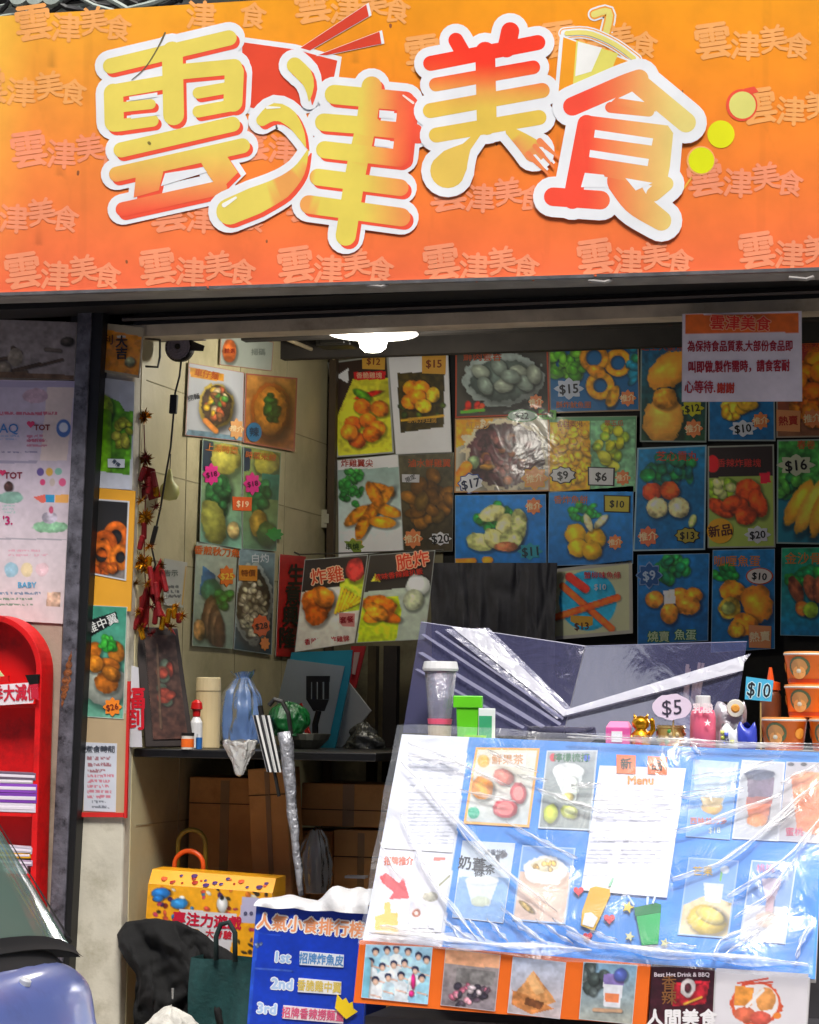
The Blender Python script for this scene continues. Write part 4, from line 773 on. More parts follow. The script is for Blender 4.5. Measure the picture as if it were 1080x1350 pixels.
poster('wall_flyer', 'pale pink brand leaflet sheet with small drawings beside the steel post', 'flyer', [(-60, 340), (335, 345), (282, 1425), (-60, 1405)], PW, '#d3c3d2',
  [('G', '#c6b9cf', '#e2d3d2', .03), ('P', [(215, 350), (335, 350), (300, 700), (180, 700)], '#e2cfc9', .02), ('P', [(-60, 345), (335, 348), (334, 375), (-60, 372)], '#b3a7c4'), ('E', 160, 412, 55, 34, 0, '#c9a9b9', .1, .05, 0), ('W', 0, 490, 315, 490, 1, '#c8506a', 14), ('F', 285, 556, 32, 40, '#4f74b8'), ('F', 285, 552, 20, 22, '#dfe2ee'), ('W', 0, 590, 100, 604, 2, '#8fa4cc', 8), ('W', 120, 590, 215, 632, 3, '#c8708a', 10), ('W', 10, 662, 220, 662, 1, '#7a7498', 7),
   ('P', [(-60, 700), (170, 700), (165, 712), (-60, 712)], '#a9a0b8'), ('E', 40, 815, 20, 22, 0, '#5a3f3a'), ('E', 50, 865, 60, 26, 0, '#8fb8a8', .1, .1, 0), ('W', 10, 900, 80, 930, 3, '#9fc0b8', 9), ('F', 182, 750, 16, 18, '#6a5a9a'), ('F', 222, 750, 16, 18, '#e0b050'), ('F', 262, 748, 16, 16, '#8ac4b0'), ('F', 192, 796, 12, 14, '#d84a7a'), ('F', 235, 796, 12, 18, '#c9b8b0'), ('F', 280, 796, 16, 18, '#e0608a'),
   ('P', [(150, 862), (205, 850), (205, 885), (190, 890)], '#ec7060'), ('P', [(205, 852), (245, 852), (245, 888), (205, 884)], '#3a9ac8'), ('P', [(248, 852), (310, 850), (305, 888), (248, 888)], '#f0b060'), ('E', 225, 995, 80, 26, 0, '#8fc09a', .2, .1, 0), ('E', 225, 955, 34, 26, 0, '#c9c0d0', .2, .1, 0), ('E', 230, 920, 10, 16, 0, '#d05a7a', .1, .1, 0), ('P', [(-60, 1042), (300, 1048), (300, 1054), (-60, 1050)], '#a9a2ac'),
   ('W', 40, 1100, 220, 1120, 2, '#dba0b0', 9), ('E', 52, 1185, 30, 32, 0, '#a8cfe0', .05, .1, 0), ('E', 122, 1185, 26, 32, 0, '#f0dcb0', .05, .1, 0), ('E', 190, 1185, 30, 30, 0, '#eccad0', .05, .1, 0), ('W', -40, 1290, 200, 1290, 1, '#5a7a9a', 11), ('W', -40, 1315, 160, 1340, 2, '#5f8a6a', 9), ('P', [(212, 1285), (272, 1285), (268, 1350), (208, 1348)], '#c9a890', .3)],
  [('AQ', 42, 555, 50, '#4f86c8'), ('TOT', 190, 552, 30, '#8a3a3a', dict(bold=.05)), ('❤', 140, 540, 34, '#d83a6a'), ('TOT', 62, 765, 34, '#8a3a4a', dict(bold=.05)), ('❤', 15, 755, 30, '#d83a6a'), ('Series', 165, 606, 26, '#cf6a86'), ("'3.", 38, 965, 44, '#b82a6a', dict(bold=.04)), ('BABY', 125, 1252, 30, '#5fb0d8', dict(bold=.03))], m=GLOSS, px=1.0)
# --- hanging notice in front
Z(720, 400, 3.)
NP = PY(.0)
hn = poster('hanging_notice', 'white notice with orange header and dark red handwriting hung from the lintel', 'notice', [(540, 42), (1012, 30), (1014, 388), (538, 390)], PY(-.03), '#e6dbe0',
  [('N', .02), ('P', [(552, 46), (1002, 38), (1002, 115), (552, 122)], '#f2701c', .04)],
  [('為保持食品質素,大部份食品即', 768, 170, 40, '#a8202c', dict(bold=.03, rot=-.3, sx=.68)), ('叫即做,製作需時，請食客耐', 765, 250, 43, '#a8202c', dict(bold=.035, rot=-1, sx=.66)), ('心等待.', 610, 332, 46, '#b03038', dict(bold=.03, sx=.72)), ('謝謝', 712, 336, 38, '#c8402a', dict(bold=.05, sx=.8))], bord=(1.6, '#d8c8cc'), px=1.6)
mbx = MB(); put_text(mbx, '雲津美食', 772, 80, 52, '#e8341c', PY(-.03), 2, out='#f8b080', outw=.06, bold=.03, hh=.009); mbx.build('title', GLOSS, hn)
# ============================================================ display counter
YC = -.40
A = at(530, 968, PY(YC)); Bq = at(1078, 992, PY(YC)); Cq = at(480, 1240, PY(-.80))
BRD = plane3(A, Bq, Cq); ZC = float((A[2]+Bq[2])/2)-.012; FR = PY(-.815)
ctr = thing('display_counter', 'street counter with slanted bright blue and white menu board over an orange photo strip', 'counter', (.75, -.3, 0))
def slab(mb, P, pl, th, hh=0., mi=0, col=None):
    W = atv([tp(p) for p in P], pl)+pl[1]*hh; mb.hexa(list(W), list(W-pl[1]*th), mi, col)
Z(0, 0, 1)
xl = float(A[0]); xr2 = float(at(1180, 990, PY(YC))[0])
mb = MB(); mb.box(((xl+xr2)/2+.01, -.09, ZC-.02), (xr2-xl, .60, .03)); mb.build('counter_top', mat('pale_laminate', '#b9b6b4', .35, var=.08), ctr, bevel=.004)
mb = MB(); mb.box(((xl+xr2)/2+.02, -.08, ZC/2-.03), (xr2-xl-.05, .5, ZC-.1)); mb.box(((xl+xr2)/2+.02, -.55, .24), (xr2-xl-.0, .45, .44)); mb.build('body', mat('dark_grey_panel', '#3c3a3e', .6, var=.3, scale=9), ctr)
BQ = [(530, 968), (1090, 992.5), (1075, 1291), (478, 1242)]
B = bil(BQ, 300, 150); X, Y = B[..., 0], B[..., 1]
C = np.tile(srgb('#3f8fe2'), X.shape+(1,)); C[:] = C*(1+.06*nz(X, Y, (0, .4, 1, 1.3))[..., None])
whitep = inpoly(X, Y, [(500, 940), (622, 940), (605, 1080), (582, 1260), (460, 1260)]); C[whitep] = srgb('#dfe1ea')
edge = inpoly(X, Y, [(500, 940), (1100, 960), (1100, 1004), (622, 986), (616, 985), (500, 972)]) & ~whitep; C[edge] = C[edge]*.93
mb = MB(); W = atv(B.reshape(-1, 2), BRD); mb.add(W, gridfaces(300, 150), 0, lina(C.reshape(-1, 3)))
mb.build('menu_board', ink('matt_board', .55), ctr)
mb = MB(); slab(mb, BQ, BRD, .018, -.003); mb.build('board_backing', mat('white_foam_board', '#c8c8cc', .6), ctr)
mb = MB(); slab(mb, [(474, 1240), (1068, 1289), (1066, 1420), (466, 1322)], FR, .02); 
SQ2 = [(474, 1240), (1068, 1289), (1066, 1372), (466, 1322)]
mb = MB(); slab(mb, [(474, 1240), (858, 1272), (852, 1352), (466, 1322)], FR, .02, 0, 0, '#f4701a'); mb.build('orange_strip', ink('orange_board', .5, coat=.3, wr=.3), ctr)
mb = MB(); slab(mb, [(860, 1272), (1068, 1289), (1060, 1420), (852, 1412)], FR, .02, 0, 0, '#d9d6da'); mb.build('white_strip', ink('orange_board'), ctr)
MG = 'drink pictures under the plastic film'
# --- sheets on the board   (zoom 450,960)
Z(450, 960, 3.2727); MP = ink('menu_print', .5, coat=.15, wr=.2)
kw = dict(m=MP, lift=.004, group=None)
poster('menu_sheet', 'plain white typed list at the left end of the slanted board', 'menu', [(285, 80), (545, 110), (480, 540), (180, 520)], BRD, '#e3e3ea', [('W', 290, 110, 520, 500, 26, '#a9abb8', 6)], **kw)
poster('menu_sheet', 'white sheet with small food sketches below the typed list', 'menu', [(355, 548), (485, 552), (432, 885), (290, 870)], BRD, '#e6e4e8', [('P', [(400, 560), (450, 560), (448, 575), (398, 575)], '#d87a6a'), ('L', (415, 690), (470, 640), 8, '#8a8a5a'), ('E', 385, 730, 34, 22, 0, '#b9b4a0', .2, .1, 0), ('E', 325, 802, 18, 18, 0, '#b86a4a', .1, .1, 0), ('F', 325, 802, 8, 9, '#e8d8d0'), ('W', 300, 855, 420, 870, 2, '#6a6a72', 7)], **kw)
poster('menu_sheet', 'white sheet with red arrow and yellow thumbs up cutout', 'menu', [(185, 535), (320, 545), (285, 900), (130, 885)], BRD, '#e6e3e8',
  [('P', [(165, 645), (195, 628), (250, 672), (270, 648), (296, 738), (205, 742), (228, 712), (180, 672)], '#e2484e'), ('P', [(188, 755), (212, 755), (216, 800), (244, 800), (246, 890), (146, 892), (148, 815), (186, 805)], '#f2c65a')], [('招牌推介', 250, 578, 34, '#cf5a34', dict(bold=.05, sx=.8))], **kw)
poster('drink_poster', 'orange bordered poster of grapefruit and orange tea, top left of the blue board', 'poster', [(582, 86), (858, 90), (812, 432), (528, 415)], BRD, '#d9dcd6',
  [('G', '#e6e0cc', '#c9d2d0', .04), ('E', 615, 145, 26, 26, 0, '#f0c050', .1, .1, 0), ('E', 610, 262, 48, 52, 0, '#f6a03a', .15), ('E', 700, 215, 44, 34, 20, '#e88a78', .15), ('E', 765, 285, 34, 44, 0, '#e05a60', .1), ('F', 765, 285, 22, 30, '#ee8a84'), ('E', 708, 350, 50, 42, 0, '#e24a55', .1), ('F', 708, 350, 36, 29, '#f08a86'), ('E', 572, 368, 26, 24, 0, '#4ac09a', .1, .1, 0), ('P', [(650, 110), (800, 112), (795, 170), (640, 165)], '#f0ece2')], [('鮮果茶', 720, 140, 40, '#e0a878')], bord=(3.2, '#f4b35c'), **kw)
poster('drink_poster', 'grey poster of a tall pale drink with two limes', 'poster', [(888, 100), (1108, 98), (1075, 445), (850, 435)], BRD, '#9aa0a0',
  [('G', '#a8aeae', '#8f9690', .05), ('P', [(912, 190), (1050, 180), (1010, 330), (975, 330)], '#e6eae6', .03), ('E', 980, 190, 70, 34, 0, '#f0f2ee', .05, .1, .1), ('L', (990, 240), (985, 300), 60, '#dfe6da', .05), ('E', 905, 372, 32, 42, 10, '#c9d23a', .1), ('E', 985, 365, 38, 28, 20, '#d2d84a', .1), ('F', 985, 360, 24, 16, '#e6ea9a'), ('E', 980, 300, 24, 18, 0, '#e8d070', .1), ('F', 915, 130, 14, 18, '#d8404a'), ('F', 1060, 130, 14, 18, '#4a6ac8')], [('檸檬梳打', 995, 132, 34, '#3f7a50')], bord=(1.5, '#ccd2d4'), **kw)
poster('drink_poster', 'white poster of a pale cup with black calligraphy above it', 'poster', [(525, 488), (752, 500), (700, 845), (480, 820)], BRD, '#d3dbe4',
  [('P', [(510, 645), (750, 650), (700, 850), (470, 830)], '#8fb4e0', .05), ('P', [(535, 655), (680, 660), (640, 770), (565, 765)], '#dfe6e2', .03), ('E', 610, 660, 72, 20, 0, '#e8ece8', .05, .1, .1), ('E', 600, 750, 38, 22, 0, '#d6dcc0', .05, .1, .1), ('C', 680, 550, 30, 30, 8, 9, ['#4a4a50'])], [('奶蓋', 565, 590, 52, '#3c3e44', dict(bold=.03, rot=8)), ('綠茶', 620, 620, 40, '#3c3e44', dict(rot=-12)), ('清香怡人', 670, 540, 22, '#5a5c64')], bord=(1.2, '#e3e8ee'), **kw)
poster('drink_poster', 'poster of milk tea with thick cream cap and yellow crumbs', 'poster', [(782, 508), (1012, 520), (968, 850), (738, 832)], BRD, '#6f9fdc',
  [('P', [(770, 650), (1000, 655), (968, 850), (738, 832)], '#e2c3ae', .03), ('P', [(775, 620), (990, 625), (975, 700), (765, 690)], '#d9b8a0', .03), ('E', 882, 618, 95, 60, 0, '#f2eee6', .04, .15, .1), ('E', 885, 595, 60, 26, 0, '#f6e8c0', .1, .1, 0), ('C', 890, 598, 55, 22, 9, 12, ['#e8b850', '#f0c870']), ('E', 800, 775, 40, 12, 40, '#c9a85a')], [], bord=(1.5, '#a8c4e8'), **kw)
Z(750, 960, 3.2727)
poster('menu_sheet', 'long white price list held by two orange stickers in the middle of the board', 'menu', [(135, 168), (508, 180), (425, 738), (55, 705)], BRD, '#eceaf0',
  [('W', 150, 275, 470, 280, 1, '#b0b0bc', 6)]+[('W', 140-i*4, 300+i*18, 255-i*4, 300+i*18, 1, '#a9a9b8', 6) for i in range(20)]+[('W', 280-i*4, 300+i*18, 450-i*3, 302+i*18, 1, '#9c9cac', 6) for i in range(19)], [('Menu', 312, 232, 44, '#f0a050', dict(bold=.05))],
  tags=[('rect', 250, 165, 42, 42, '#f27a3a', '新', '#3a3a1c', None, -3, 44, 'orange_sticker'), ('rect', 385, 170, 42, 40, '#f27a3a', '品', '#3a3a1c', None, 8, 42, 'orange_sticker')], **{**kw, 'lift': .008})
poster('drink_poster', 'blue poster of a clear glass with orange bottom layer', 'poster', [(540, 138), (735, 150), (695, 485), (505, 470)], BRD, '#7fb0e8',
  [('P', [(545, 140), (735, 150), (725, 300), (540, 290)], '#b9cfe6', .03), ('P', [(555, 170), (705, 180), (660, 350), (580, 345)], '#c8d8e6', .03), ('E', 620, 345, 44, 28, 0, '#f0c070', .1, .2, .1), ('P', [(568, 300), (672, 305), (650, 345), (582, 342)], '#f2d8a8', .05)], [('西柚益力多', 605, 405, 28, '#e87a4a'), ('$18', 630, 445, 30, '#e8f0d8')], bord=(1.2, '#a9c8ec'), **kw)
poster('drink_poster', 'poster of a dark purple and orange layered drink', 'poster', [(748, 140), (935, 150), (905, 492), (705, 480)], BRD, '#c3c5c9',
  [('P', [(770, 210), (890, 215), (862, 420), (780, 415)], '#7a6a80', .1), ('E', 825, 205, 62, 24, 0, '#5a6078', .1, .1, .1), ('P', [(765, 320), (875, 320), (858, 400), (780, 405)], '#e0805a', .1), ('E', 812, 400, 44, 30, 0, '#f09048', .1, .2, .1), ('P', [(770, 300), (880, 300), (876, 330), (768, 330)], '#a8605a', .1)], [], bord=(1.5, '#d9dbe0'), **kw)
poster('drink_poster', 'grey poster of orange tea cut by the right frame edge', 'poster', [(940, 148), (1120, 152), (1095, 500), (905, 490)], BRD, '#bcb9bc',
  [('P', [(960, 215), (1120, 205), (1080, 470), (985, 440)], '#e2895c', .08), ('E', 1040, 215, 80, 24, 0, '#e89a6a', .1, .1, .1), ('F', 960, 160, 14, 8, '#4a4a50'), ('F', 1015, 160, 14, 8, '#4a4a50')], [('蜜桃', 975, 452, 34, '#d85a7a')], bord=(1.2, '#d2d2d6'), **kw)
poster('drink_poster', 'poster of mango drink bottle with sliced mango at its foot', 'poster', [(518, 560), (735, 575), (690, 912), (470, 895)], BRD, '#7aa8e4',
  [('P', [(490, 770), (600, 720), (705, 760), (690, 912), (470, 895)], '#e6cfa0', .05), ('P', [(582, 670), (672, 675), (655, 760), (590, 750)], '#dfe2e4', .04), ('E', 595, 830, 82, 62, 10, '#f2cc3a', .1), ('E', 610, 810, 60, 32, 20, '#f8dc5a', .1), ('L', (655, 660), (662, 620), 10, '#7ac85a'), ('E', 675, 615, 18, 18, 0, '#e8e8e4', .05, .1, 0)], [('芒果', 580, 622, 38, '#e8b83a')], bord=(1.4, '#9fc0ee'), **kw)
poster('drink_poster', 'poster of a pale pink drink glass on white cloth', 'poster', [(790, 572), (985, 585), (935, 935), (735, 915)], BRD, '#7aa2dc',
  [('P', [(750, 765), (945, 775), (935, 935), (735, 915)], '#e3e1e4', .02), ('P', [(832, 650), (922, 655), (890, 745), (850, 740)], '#e6d2d8', .03), ('L', (870, 740), (866, 790), 34, '#d8b0b4', .05), ('E', 850, 830, 46, 34, 0, '#d9bfae', .1, .1, .1)], [('桃桃', 850, 610, 34, '#d87aa0')], bord=(2.2, '#c6d4ec'), **kw)
def cutout(name, label, polys, lift=.012):
    mb = MB()
    for i, (P, c) in enumerate(polys): slab(mb, P, BRD, .004, lift+.0015*i, 0, c)
    return tag(mb.build(name, ink('foam_cutout', .7)), label, 'cutout')
def star(cx, cy, r, r2=.45): return [(cx+(r if i % 2 == 0 else r*r2)*math.sin(i*math.pi/5+.3), cy-(r if i % 2 == 0 else r*r2)*math.cos(i*math.pi/5+.3)) for i in range(10)]
def heart(cx, cy, r): return [(cx+r*(16*math.sin(t)**3)/16, cy-r*(13*math.cos(t)-5*math.cos(2*t)-2*math.cos(3*t)-math.cos(4*t))/16) for t in [i*math.pi/10 for i in range(20)]]
cutout('felt_cup', 'yellow foam cup cutout with white bottom and straw', [([(95, 700), (120, 692), (180, 705), (182, 730), (112, 885), (55, 860), (60, 800)], '#e0b020'), ([(72, 810), (100, 805), (128, 830), (108, 872), (62, 858)], '#f0eee6'), ([(175, 690), (192, 655), (198, 658), (183, 696)], '#a8dcb8')])
cutout('felt_cup', 'green foam cup cutout with dark lid on the blue board', [([(290, 800), (400, 795), (388, 940), (318, 946)], '#20b45a'), ([(285, 785), (380, 765), (402, 772), (400, 805), (290, 822)], '#12803f'), ([(255, 735), (262, 732), (290, 775), (282, 778)], '#c8dcf4'), ([(340, 740), (350, 740), (346, 775), (338, 775)], '#c8dcf4'), ([(375, 735), (382, 738), (370, 772), (362, 770)], '#c8dcf4')])
for i, (x, y, r, l) in enumerate(((45, 712, 22, 'red foam heart left of the yellow cup cutout'), (178, 832, 24, 'red foam heart right of the yellow cup cutout'), (85, 908, 20, 'red foam heart under the yellow cup cutout'))):
    cutout('foam_heart', l, [(heart(x, y, r), '#e0303c')])['group'] = 'foam hearts and stars on the board'
for i, (x, y, r, l) in enumerate(((258, 782, 28, 'yellow foam star left of the green cup lid, largest of the stars'), (265, 908, 22, 'pale foam star below left of the green cup cutout'), (417, 936, 22, 'pale foam star below right of the green cup cutout'))):
    cutout('foam_star', l, [(star(x, y, r), '#e8c84a' if i == 0 else '#e6dca0')])['group'] = 'foam hearts and stars on the board'
# --- pictures on the front strip
Z(450, 960, 3.2727); kw = dict(m=MP, lift=.004)
sh = [('G', '#a8d4ec', '#8fc4e4', .1)]
r_ = random.Random(4)
for (x, y) in ((150, 965), (200, 960), (240, 955), (290, 965), (335, 985), (370, 1000), (128, 1010), (180, 1030), (228, 1020), (275, 1015), (320, 1045), (205, 1075), (260, 1070), (350, 1080), (150, 1090)):
    sh += [('P', [(x-30, y+110), (x-28, y+34), (x-12, y+20), (x+12, y+20), (x+28, y+34), (x+30, y+110)], r_.choice(['#e4edf4', '#9fd4ea', '#c8e2f0', '#b4dcec', '#eef2f6']), .1), ('L', (x-20, y+60), (x+18, y+70), 7, '#dcb8a8', .2), ('E', x, y-5, 16, 15, 0, '#262c50', .1, .1, .1), ('E', x, y+5, 12, 14, 0, '#e4bfa8', .05, .2, .0)]
sh += [('E', 312, 1090, 10, 34, 0, '#e8308a', .1), ('E', 305, 1145, 12, 14, 0, '#e8308a', .1), ('L', (110, 1010), (100, 1160), 40, '#7fc4dc', .1)]
poster('strip_photo', 'group photo of people in pale blue shirts, leftmost on the orange strip', 'photo', [(108, 932), (396, 945), (375, 1192), (88, 1162)], FR, '#a8d4ec', sh, bord=(1.2, '#c8dce8'), **kw)
poster('strip_photo', 'photo of a grey shop front under an orange sign', 'photo', [(452, 950), (690, 978), (665, 1222), (430, 1195)], FR, '#9c9294', [('P', [(452, 940), (695, 965), (688, 1038), (446, 1015)], '#eea878', .08), ('G', '#a39a98', '#8a8088', .15), ('P', [(452, 940), (695, 965), (688, 1038), (446, 1015)], '#eeb088', .08), ('P', [(500, 1030), (670, 1050), (655, 1110), (495, 1100)], '#7f7c7c', .2), ('C', 550, 1150, 90, 45, 34, 16, ['#c8708a', '#5a4a58', '#d8c8d0', '#3f3a48', '#e0a0b0'])], bord=(1.0, '#cfc4c4'), **kw)
poster('strip_photo', 'photo of toast slices stacked on paper, middle of the orange strip', 'photo', [(742, 985), (972, 1010), (945, 1255), (718, 1228)], FR, '#c8c3d0', [('G', '#b8c4dc', '#c4b4b4', .1), ('P', [(790, 1100), (830, 1045), (930, 1180), (850, 1210), (740, 1150)], '#d99a60', .2), ('P', [(740, 1130), (800, 1150), (920, 1210), (820, 1235), (735, 1190)], '#c8824a', .2), ('P', [(800, 1080), (828, 1050), (880, 1140), (840, 1150)], '#e6b27a', .1), ('P', [(800, 1160), (880, 1185), (860, 1215), (790, 1190)], '#7a4a2c', .2)], bord=(1.2, '#dcdce2'), **kw)
Z(750, 960, 3.2727)
poster('strip_photo', 'photo of a purple labelled drink cup, right end of the orange strip', 'photo', [(65, 1008), (298, 1022), (275, 1278), (45, 1255)], FR, '#a9b4b0', [('G', '#7fa8c8', '#a8a89c', .12), ('C', 110, 1080, 50, 60, 16, 26, ['#5f6a6a', '#8a9494', '#4a5654']), ('P', [(150, 1090), (238, 1095), (222, 1205), (152, 1200)], '#dfe0e8', .05), ('P', [(152, 1060), (240, 1062), (238, 1110), (152, 1105)], '#8a78b8', .1), ('P', [(158, 1140), (220, 1145), (215, 1185), (158, 1180)], '#ec8a5a', .05), ('E', 225, 1065, 30, 30, 0, '#5a6ab8', .1), ('L', (110, 1215), (225, 1220), 16, '#c8a080', .1)], bord=(1.2, '#cfd4d6'), **kw)
poster('strip_poster', 'black poster with red dragon emblem and gold letters, right of the orange strip', 'poster', [(360, 1018), (632, 1035), (618, 1330), (345, 1320)], FR, '#2a1420', [('G', '#30141f', '#4a1826', .2), ('P', [(440, 1100), (610, 1090), (590, 1190), (450, 1200)], '#a8202e', .3), ('L', (480, 1105), (570, 1095), 14, '#d8283a', .2), ('L', (500, 1190), (575, 1160), 10, '#c89a3a', .2), ('E', 515, 1120, 32, 40, 0, '#e0d8d8', .1, .2, .2), ('E', 515, 1120, 14, 20, 0, '#5a2a34', .1)],
  [('Best Hot Drink & BBQ', 490, 1062, 22, '#e6d8e0', dict(bold=.03)), ('香辣', 435, 1130, 58, '#8a5a34', dict(vert=True)), ('人間美食', 490, 1250, 66, '#efecee', dict(bold=.05))], **kw)
poster('strip_poster', 'white poster with round orange fruit drink emblem, right end of the counter front', 'poster', [(638, 1035), (1035, 1060), (1020, 1340), (625, 1335)], FR, '#e0dce2', [('E', 810, 1185, 108, 95, 0, '#e8603c', .05, .05, 0), ('F', 810, 1185, 96, 84, '#efe8e8'), ('P', [(720, 1110), (800, 1120), (790, 1200), (715, 1195)], '#f2a04a', .1), ('E', 850, 1170, 44, 52, 10, '#f4a860', .1, .2, 0), ('E', 760, 1235, 44, 32, 0, '#ee7a5a', .1, .2, 0), ('E', 830, 1250, 44, 30, 0, '#ec6a5a', .1, .2, 0), ('L', (730, 1100), (860, 1080), 8, '#d8503c'), ('L', (750, 1106), (880, 1095), 8, '#d8503c'), ('F', 900, 1240, 18, 14, '#f08a3a'), ('L', (770, 1200), (840, 1130), 14, '#f6f0ee')], [], **kw)
# --- clear plastic film over the board
flm = film('thin_film', '#fafcff', .02, .14, .32, 9, .06, '#eef3fa')
cre = film('film_crease', '#ffffff', .2, .25, .3, 30, .46, '#ffffff')
Z(0, 0, 1)
FQ = [(526, 962), (1092, 988), (1072, 1296), (474, 1250)]
def filmpt(u, v):
    q = FQ; x = q[0][0]*(1-u)*(1-v)+q[1][0]*u*(1-v)+q[2][0]*u*v+q[3][0]*(1-u)*v; y = q[0][1]*(1-u)*(1-v)+q[1][1]*u*(1-v)+q[2][1]*u*v+q[3][1]*(1-u)*v
    h = .024+.006*math.sin(u*13+v*5)+.005*math.sin(u*5-v*17)+.003*math.sin(u*31+v*23)
    return at(x, y, BRD)+BRD[1]*h
fo = MB(); fo.grid(filmpt, 70, 40); fo = fo.build('plastic_film', flm, smooth=True); tag(fo, 'crinkled clear plastic film stretched over the slanted menu board', 'plastic film')
def crease(P, w, h=.034):
    Q = []
    for a, b in zip(P, P[1:]):
        n = max(2, int(math.dist(a, b)/9)); Q += [(a[0]+(b[0]-a[0])*i/n, a[1]+(b[1]-a[1])*i/n) for i in range(n)]
    Q.append(P[-1]); Q = np.array([tp(q) for q in Q])
    for _ in range(4): Q[1:-1] = (Q[:-2]+2*Q[1:-1]+Q[2:])/4
    T = np.gradient(Q, axis=0); T /= np.linalg.norm(T, axis=1)[:, None]+1e-9; Nn = np.stack([-T[:, 1], T[:, 0]], 1); n = len(Q)
    tt = np.linspace(0, 1, n); ph = rnd.random()*9; ww = w*(.25+.75*np.sin(tt*math.pi)**.6)*(.75+.35*np.sin(tt*17+ph)); ww = ww[:, None]/2
    Q = Q+Nn*(np.sin(tt*11+ph)*.8)[:, None]
    L, M_, R_ = atv(Q+Nn*ww, BRD)+BRD[1]*h, atv(Q, BRD)+BRD[1]*(h+.004), atv(Q-Nn*ww, BRD)+BRD[1]*h
    V = np.concatenate([L, M_, R_]); F = [(i, i+1, n+i+1, n+i) for i in range(n-1)]+[(n+i, n+i+1, 2*n+i+1, 2*n+i) for i in range(n-1)]
    return V, F
CR = []; CRW = []; _cr = crease
def crease(P, w, h=.034):
    CRW.append(_cr(P, w*3.0, h-.003)); return _cr(P, w*1.15, h)
Z(450, 960, 3.2727)
for P, w in (([(270, 170), (500, 420), (760, 680), (940, 820)], 4), ([(270, 400), (340, 560), (430, 720), (600, 945)], 4), ([(300, 90), (480, 160), (620, 225), (740, 285)], 3.4), ([(520, 295), (640, 320), (760, 345)], 2.6), ([(720, 430), (880, 520), (1030, 590)], 3.4), ([(860, 290), (960, 330), (1090, 375)], 5), ([(770, 230), (900, 255)], 2.5), ([(455, 855), (570, 940)], 4), ([(640, 850), (730, 950)], 3.4), ([(700, 800), (880, 950)], 3.4), ([(850, 850), (1010, 960)], 3), ([(920, 850), (1080, 940)], 3), ([(480, 870), (520, 940)], 3), ([(560, 850), (640, 950)], 3), ([(770, 880), (900, 960)], 3.4), ([(500, 440), (600, 560), (700, 640)], 2), ([(180, 520), (240, 640), (300, 700)], 2.2), ([(640, 120), (760, 190), (860, 220)], 2), ([(130, 905), (400, 930), (700, 965), (1090, 985)], 9), ([(180, 880), (300, 900), (420, 915)], 7), ([(300, 150), (420, 160), (540, 190)], 6), ([(350, 250), (460, 400)], 2.2), ([(1000, 275), (1090, 270)], 2)): CR.append(crease(P, w*.8))
Z(750, 960, 3.2727)
for P, w in (([(465, 475), (600, 440), (780, 365), (920, 320)], 3.6), ([(920, 270), (1000, 225), (1085, 190)], 3.2), ([(450, 680), (650, 620), (760, 540), (900, 420), (1000, 330), (1090, 260)], 4), ([(690, 755), (850, 660), (980, 560), (1090, 420)], 4), ([(490, 330), (620, 320), (760, 295)], 2.6), ([(20, 285), (150, 275)], 2), ([(0, 345), (90, 372), (180, 385)], 4), ([(180, 385), (330, 395), (470, 385)], 2.2), ([(110, 350), (300, 350), (470, 320), (690, 285)], 2), ([(90, 480), (280, 478), (450, 482)], 2.2), ([(630, 1005), (660, 950), (760, 900), (900, 830)], 5), ([(680, 1010), (830, 900)], 2.4), ([(985, 1020), (1010, 940), (1070, 850)], 3.4), ([(0, 905), (120, 960), (330, 985), (620, 1010), (1040, 1050)], 7), ([(720, 850), (860, 760), (980, 600)], 2.4), ([(540, 240), (700, 225), (890, 175)], 2.2), ([(530, 90), (575, 140)], 3), ([(480, 90), (478, 170)], 2), ([(100, 900), (220, 950)], 3), ([(420, 960), (560, 975)], 4), ([(0, 60), (300, 80), (700, 95), (1090, 110)], 3), ([(860, 470), (1000, 380)], 2)): CR.append(crease(P, w*.8))
mb = MB()
for i, (V, F) in enumerate(CR): mb.add(V+BRD[1]*(i*.0002), F)
mb.build('crease', cre, fo, smooth=True)
mb = MB()
for i, (V, F) in enumerate(CRW): mb.add(V-BRD[1]*(i*.00008), F)
mb.build('crease_glow', film('painted_crease_glow', '#ffffff', .05, .3, .6, 25, .2, '#ffffff'), fo, smooth=True)  # wide faint layer puts a white glow around each crease

# ============================================================ things on the counter
Z(0, 0, 1)
def base(px, y, z): 
    p = at(px, 950, PY(y)); return np.array([p[0], y, z]), mpp((p[0], y, z))
def tilt(vs, c, R): return (np.array(vs)-c) @ np.array(R).T+c
WHI = mat('white_plastic', '#dcdcdc', .35, var=.03); 
